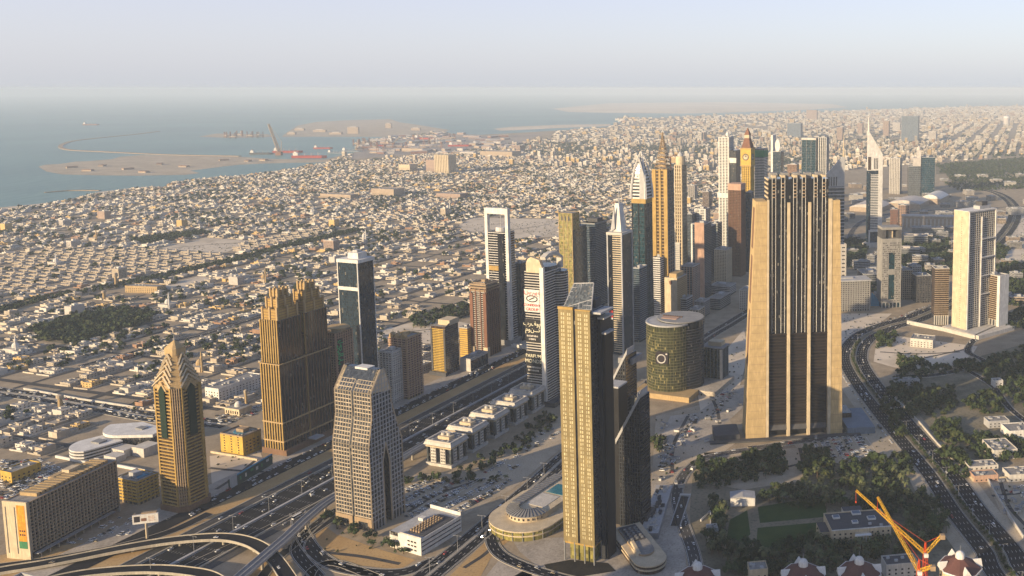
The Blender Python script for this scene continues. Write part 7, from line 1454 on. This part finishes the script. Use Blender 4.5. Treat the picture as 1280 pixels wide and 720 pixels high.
for k in range(2): lane(P_, 4 + k * 4.5, .4, 80, 1, 'on the avenue beside the gold tower', 740, 1900); lane(P_, -4 - k * 4.5, .4, 90, -1, 'on the avenue beside the gold tower', 740, 1900)
P_, hf, md = ROADS['cross']
for t in (-10, -5, 5, 10): lane(P_, t, .4, 14, 1 if t < 0 else -1, 'on the wide cross street at far left')
for key in ('satwa', 'treelined', 'index_loop', 'mall', 'loop2', 'garden_lane'):
    P_, hf, md = ROADS[key]; lane(P_, hf * .5, .4, 45, 1, 'on a side street'); lane(P_, -hf * .5, .4, 45, -1, 'on a side street')
for P_ in FLY: lane(P_, 2, .1, 60, 1, 'on the elevated ramp')
def park(P, ang, row, slot, fill, where_):
    W_ = [G(x, y) for x, y in P]; PW = [(p.x, p.y) for p in W_]; c = sum(W_, Vector()) / len(W_); a = math.radians(ang); U = Vector((math.sin(a), math.cos(a), 0)); V = Vector((math.cos(a), -math.sin(a), 0))
    for i in range(-30, 31):
        for j in range(-70, 71):
            p = c + V * (i * row + (2.6 if j % 1 else 0)) + U * (j * slot)
            for dv in (-2.7, 2.7):
                q = p + V * dv
                if inpoly(q.x, q.y, PW) and cq.random() < fill: cars.append((q.y + cq.uniform(-.2, .2), q.x, .15, math.atan2(V.y, V.x) + cq.uniform(-.05, .05) + (math.pi if cq.random() < .5 else 0), cq.choices(range(4), (60, 33, 7, 0))[0], cq.choices(range(5), (46, 22, 20, 4, 8))[0], where_))
park([(508, 606), (545, 600), (590, 598), (640, 600), (600, 632), (560, 650), (508, 648)], 28, 17, 2.9, .72, 'parked in the sandy car park beside the avenue'); park([(600, 588), (650, 560), (690, 530), (700, 540), (650, 582), (620, 600)], 28, 20, 4, .35, 'parked in the sandy car park beside the avenue')
park([(1008, 562), (1018, 552), (1080, 540), (1092, 572), (1050, 576)], -8, 15, 3.0, .55, 'parked on the sandy lot before the ribbed slab tower'); park([(0, 625), (0, 575), (60, 575), (80, 590), (30, 620)], 10, 14, 2.9, .6, 'parked behind the slab hotel'); park([(75, 684), (150, 645), (180, 648), (180, 664), (110, 680)], 10, 18, 3.4, .4, 'parked in front of the slab hotel')
park([(842, 552), (868, 518), (876, 524), (856, 556)], 8, 13, 3.4, .5, 'parked beside the round tower plaza'); park([(884, 520), (905, 490), (918, 492), (900, 524)], 19, 16, 3.6, .35, 'parked beside the round tower plaza'); park([(1236, 606), (1285, 604), (1288, 640), (1262, 640)], -9, 18, 4, .2, 'parked in the yard at the right edge'); park([(822, 590), (826, 555), (846, 556), (842, 592)], 8, 12, 3.2, .5, 'parked beside the round tower plaza'); park([(100, 602), (185, 588), (188, 600), (110, 614)], 15, 14, 3, .5, 'parked behind the slab hotel'); park([(270, 520), (330, 505), (330, 515), (275, 532)], 19, 14, 3.2, .5, 'parked near the small mosque')
cars.sort(); stuffc = MB(); nc = 0
for Y, X, z, a, k, c, wh in cars:
    px, py = PX(X, Y)
    if px < -5 or px > 1285 or py > 722: continue
    if nc < 300:
        if (k, c) not in CME: CME[(k, c)] = CMB[k].mesh('car_body', [CC[c], 'glass_black', 'black'])
        o = mobj(KN[k].replace(' ', '_').replace('-', '_'), CME[(k, c)], None, (X, Y, z), a); tag(o, '%s %s %s' % (CN[c], KN[k], wh), KN[k].split()[-1], '%s %ss %s' % (CN[c], KN[k], wh)); nc += 1
    else:
        i0 = len(stuffc.m); stuffc.add(CMB[k], X, Y, z, a)
        for q in range(i0, len(stuffc.m)): stuffc.m[q] = c if stuffc.m[q] == 0 else 4 + stuffc.m[q]
tag(stuffc.obj('distant_cars', CC + ['glass_black', 'black']), 'small distant cars on the far roads and lots', 'cars', kind='stuff')
# ================================================================== STREET LAMPS
b = MB(); b.tube((0, 0, 0), (0, 0, 15), .22, .12); pole = b.mesh('pole', 'lgrey'); b = MB(); b.tube((-4, 0, 15.4), (4, 0, 15.4), .09); b.box(-4.6, -.25, 15.2, -3.2, .25, 15.45); b.box(3.2, -.25, 15.2, 4.6, .25, 15.45); arm = b.mesh('lamp_arm', 'lgrey')
def lamp(p, a, lb, gp):
    t = thing('street_lamp', lb, 'street lamp', p, a, gp); mobj('lamp_arm', arm, mobj('pole', pole, t))
for s in range(-20, 760, 42): lamp(SZ(s, 0, 1.3), -SH, 'tall twin-armed street lamp on the highway median', 'street lamps on the highway median')
P_, hf, md = ROADS['avenue']; acc = 0
for i in range(len(P_) - 1):
    acc += (P_[i + 1] - P_[i]).length
    if acc > 38 and P_[i].y < 1300: acc = 0; lamp(P_[i] + Vector((0, 0, .4)), -math.radians(15), 'tall twin-armed street lamp on the avenue median', 'street lamps on the avenue median')
P_, hf, md = ROADS['boulevard']; acc = 0
for i in range(len(P_) - 1):
    acc += (P_[i + 1] - P_[i]).length
    if acc > 40 and P_[i].y < 1500: acc = 0; lamp(P_[i] + Vector((0, 0, .4)), math.radians(9), 'tall twin-armed street lamp on the palm-lined boulevard median', 'street lamps on the boulevard median')
_cl = random.Random(44); CL = [(_cl.uniform(824, 868), _cl.uniform(530, 612)) for _ in range(16)] + [(_cl.uniform(1240, 1286), _cl.uniform(600, 650)) for _ in range(10)] + [(_cl.uniform(884, 925), _cl.uniform(490, 535)) for _ in range(8)]
for k, (x, y) in enumerate(tuple(CL) + ((830, 548), (846, 540), (838, 566), (1268, 612), (1280, 622), (1272, 640), (1246, 612), (826, 600), (832, 612), (1262, 600), (884, 552), (1020, 548), (835, 580), (846, 574), (1288, 640))):
    o = G(x, y); r = thing('site_cabin', 'small pale site cabin ' + ('beside the round tower plaza' if x < 1100 else 'in the yard at the right edge'), 'cabin', (o.x, o.y, .2), k * .8, 'site cabins ' + ('by the round tower' if x < 1100 else 'in the right yard')); b = MB(); b.box(-3.5, -1.4, .3, 3.5, 1.4, 2.9); b.obj('wall', ('offwhite', 'lgrey', 'white')[k % 3], r); b = MB(); b.box(-3.7, -1.6, 2.9, 3.7, 1.6, 3.15); b.obj('roof', 'grey', r); b = MB(); b.box(-1, -1.46, .5, 0, -1.38, 2.5); b.obj('door', 'dgrey', r)
# walls of gardens and yards
def wline(name, lb, pts, h, mat, th=.5):
    P = [G(x, y) for x, y in pts]; m = MB(); wallrib(m, P, -th, th, 0, h); tag(m.obj(name, mat), lb, 'wall')
wline('garden_wall', 'long pale wall along the right side of the boulevard', [(1112, 492), (1150, 530), (1172, 556), (1190, 574)], 3, 'offwhite'); wline('yard_wall', 'row of pale yard walls at the right edge below the white houses', [(1234, 600), (1246, 622), (1262, 648), (1290, 690)], 4, 'offwhite'); wline('yard_wall', 'cream wall in front of the pinkish house beside the boulevard', [(1200, 580), (1216, 602), (1290, 598)], 4, 'cream')
wline('garden_wall', 'low white wall along the left of the garden shed', [(876, 652), (888, 640), (888, 672)], 2.5, 'white'); wline('garden_wall', 'pale wall behind the white box shed', [(948, 620), (1000, 622)], 2.2, 'lgrey'); wline('plot_wall', 'pale wall between the bare plot and the yellow pool building', [(264, 566), (300, 572), (322, 576)], 2.5, 'cream', .8); wline('plot_wall', 'long white wall at the back of the slab hotel car park', [(70, 572), (110, 580), (150, 584), (180, 590)], 3, 'white', .8)
wline('podium_wall', 'long pale podium wall below the pale slab tower', [(1134, 405), (1180, 414), (1218, 424), (1262, 404)], 7, 'offwhite', 1.5); wline('street_wall', 'pale wall along the wide cross street, far left', [(30, 487), (100, 500), (180, 512)], 3, 'offwhite', .6)
# ================================================================== PORT
def ship(label, x, y, L, a, hull, grp):
    o = G(x, y); r = thing('ship', label, 'ship', (o.x, o.y, .2), a, grp); w = L * .075; b = MB(); b.loft([(-L / 2, -w * .8), (L * .38, -w), (L / 2, 0), (L * .38, w), (-L / 2, w * .8)], 0, [(-L / 2 - 2, -w), (L * .4, -w * 1.1), (L / 2 + 4, 0), (L * .4, w * 1.1), (-L / 2 - 2, w)], L * .075); b.obj('hull', hull, r)
    b = MB(); b.box(-L * .46, -w * .8, L * .075, -L * .32, w * .8, L * .16); b.box(-L * .44, -w * .6, L * .16, -L * .36, w * .6, L * .19); b.obj('superstructure', 'white', r); b = MB(); b.tube((-L * .40, 0, L * .19), (-L * .40, 0, L * .24), L * .012); b.obj('funnel', 'rust', r); b = MB()
    for k in range(3): b.tube((L * (-.15 + k * .2), 0, L * .07), (L * (-.15 + k * .2), 0, L * .16), L * .006); b.tube((L * (-.15 + k * .2), 0, L * .1), (L * (-.08 + k * .2), w * .5, L * .15), L * .004)
    b.obj('deck_crane', 'hazy_white', r)
ship('long red ship at the quay in front of the big boom', 387, 197.5, 210, .05, 'shiphull', 'ships'); ship('red-hulled ship with a white upper deck behind the long red ship', 360, 191, 190, .1, 'shiphull', 'ships'); ship('grey ship at the sand island', 327, 193, 150, .05, 'dgrey', 'ships'); ship('small ship alone on the open sea', 114, 156.5, 180, .1, 'rust', 'ships')
for k, (x, y, L) in enumerate(((404, 186, 130), (440, 190, 150), (470, 183, 150), (500, 178, 200), (530, 174, 180), (556, 177, 190), (575, 183, 170), (420, 192, 120), (604, 181, 160))): ship('hazy %s ship in the inner harbour, number of masts showing' % ('red', 'grey')[k % 2] if False else 'hazy %s ship moored in the inner harbour' % ('rust-red', 'dark')[k % 2], x, y, L, (.1, -.2, .3)[k % 3], ('shiphull', 'bluegrey')[k % 2], '%s ships in the inner harbour' % ('rust-red', 'dark')[k % 2])
def rig(x, y, s, lb, gp):
    o = G(x, y); r = thing('jack_up_rig', lb, 'rig', (o.x, o.y, 0), x * .3, gp); b = MB(); b.prism([(-35 * s, -30 * s), (35 * s, -30 * s), (0, 38 * s)], 16 * s, 26 * s); b.obj('platform', 'hazy_tan', r)
    for px_, py_ in ((-28, -24), (28, -24), (0, 30)): b = MB(); lattice(b, (px_ * s, py_ * s, 0), (px_ * s, py_ * s, 66 * s), 9 * s, 10 * s, 9, 1.5 * s); b.obj('leg', 'rust', r)
    b = MB(); lattice(b, (0, -10 * s, 26 * s), (0, -10 * s, 62 * s), 12 * s, 4 * s, 6, 1.3 * s); b.obj('derrick', 'hazy_white', r); b = MB(); b.box(-14 * s, 0, 26 * s, 12 * s, 16 * s, 38 * s); b.obj('quarters', 'hazy_white', r)
for x, y in ((284, 172), (300, 170.5), (314, 171.5), (324, 172), (293, 173)): rig(x, y, .8, 'hazy jack-up rig with three lattice legs by the sand spit', 'jack-up rigs by the sand spit')
for x, y in ((446, 182), (458, 180), (468, 186), (486, 181), (520, 176), (540, 180), (566, 174), (449, 188)): rig(x, y, .75, 'hazy jack-up rig with three lattice legs in the inner harbour', 'jack-up rigs in the inner harbour')
o = G(349, 194); r = thing('boom_crane', 'big leaning boom crane beside the red ships', 'crane', (o.x, o.y, 0)); b = MB(); b.box(-18, -14, 0, 18, 14, 24); b.obj('base', 'rust', r); b = MB(); lattice(b, (0, 0, 24), (-75, 30, 205), 16, 8, 10, 3); b.obj('boom', 'hazy_tan', r); b = MB(); b.tube((14, 0, 24), (20, 0, 90), 2); b.tube((20, 0, 90), (-70, 30, 200), .9); b.obj('stay', 'hazy_tan', r)
for k, (x, y) in enumerate(((492, 187), (508, 186), (480, 190), (530, 184), (552, 186), (472, 192))):
    o = G(x, y); r = thing('quay_crane', 'hazy quay crane among the port sheds', 'crane', (o.x, o.y, 0), k * .7, 'quay cranes'); b = MB()
    for sx in (-8, 8):
        for sy in (-8, 8): b.tube((sx, sy, 0), (sx * .6, sy * .6, 40), 1.3)
    b.box(-6, -6, 38, 6, 6, 48); b.obj('gantry', 'rust', r); b = MB(); lattice(b, (0, 0, 46), (38, 6, 86), 5, 3, 6, 1); b.obj('boom', 'hazy_tan', r)
q = random.Random(8)
for k in range(110):
    x, y = q.uniform(440, 650), q.uniform(165, 193)
    if is_sea(x, y): continue
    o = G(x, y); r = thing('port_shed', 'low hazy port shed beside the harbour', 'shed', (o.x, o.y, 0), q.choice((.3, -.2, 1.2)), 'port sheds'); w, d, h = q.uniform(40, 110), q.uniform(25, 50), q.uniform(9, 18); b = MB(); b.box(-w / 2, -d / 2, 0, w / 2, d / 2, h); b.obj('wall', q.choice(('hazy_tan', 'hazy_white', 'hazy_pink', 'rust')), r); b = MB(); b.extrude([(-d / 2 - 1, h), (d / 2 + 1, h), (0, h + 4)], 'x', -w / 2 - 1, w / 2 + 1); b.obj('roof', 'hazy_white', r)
for k, (x, y) in enumerate(((110, 214), (160, 212), (200, 206), (230, 209), (90, 210), (128, 208), (180, 216), (280, 201), (310, 202), (330, 201))):
    o = G(x, y); r = thing('site_hut', 'tiny building on the reclaimed sand island', 'hut', (o.x, o.y, .5), k, 'buildings on the sand island'); b = MB(); b.box(-25, -12, 0, 25, 12, 8); b.obj('wall', 'hazy_tan', r); b = MB(); b.box(-26, -13, 8, 26, 13, 9.5); b.obj('roof', 'rust', r)
for k, (x, y, w_, h_) in enumerate(((442, 167, 100, 62), (375, 163, 90, 20), (400, 165, 120, 22), (486, 160, 60, 50), (420, 168, 110, 18), (520, 163, 90, 24), (365, 168, 70, 18))):
    o = G(x, y); r = thing('port_building', 'pale hazy building on the sand spit beyond the harbour', 'building', (o.x, o.y, .5), .1, 'buildings beyond the harbour'); b = MB(); b.box(-w_ / 2, -20, 0, w_ / 2, 20, h_); b.obj('wall', 'hazy_tan', r); b = MB(); b.box(-w_ * .3, -12, h_, w_ * .3, 12, h_ + 6); b.obj('roof', 'hazy_white', r)
o = G(1258, 156); r = thing('pale_tower', 'small pale glinting dome-topped tower at the right of the skyline', 'tower', (o.x, o.y, 0)); b = MB(); b.lathe([(36, 0), (36, 80)], n=14); b.obj('shaft', 'hazy_white', r); b = MB(); b.lathe([(38, 80), (30, 100), (8, 112)], n=14); b.obj('dome', 'white', r)
# ================================================================== HAZE
hz = MB(); hz.box(-37900, -2400, -1, 37900, 56900, 452); ho = hz.obj('haze', 'white'); ho['kind'] = 'stuff'; ho.data.materials.clear()
hm = bpy.data.materials.new('haze'); hm.use_nodes = True; hn = hm.node_tree; hn.nodes.clear(); out = hn.nodes.new('ShaderNodeOutputMaterial'); pv_ = hn.nodes.new('ShaderNodeVolumePrincipled')
pv_.inputs['Color'].default_value = (.64, .745, .87, 1); pv_.inputs['Density'].default_value = HAZE_D; pv_.inputs['Anisotropy'].default_value = -0.06
hn.links.new(pv_.outputs[0], out.inputs['Volume']); ho.data.materials.append(hm)
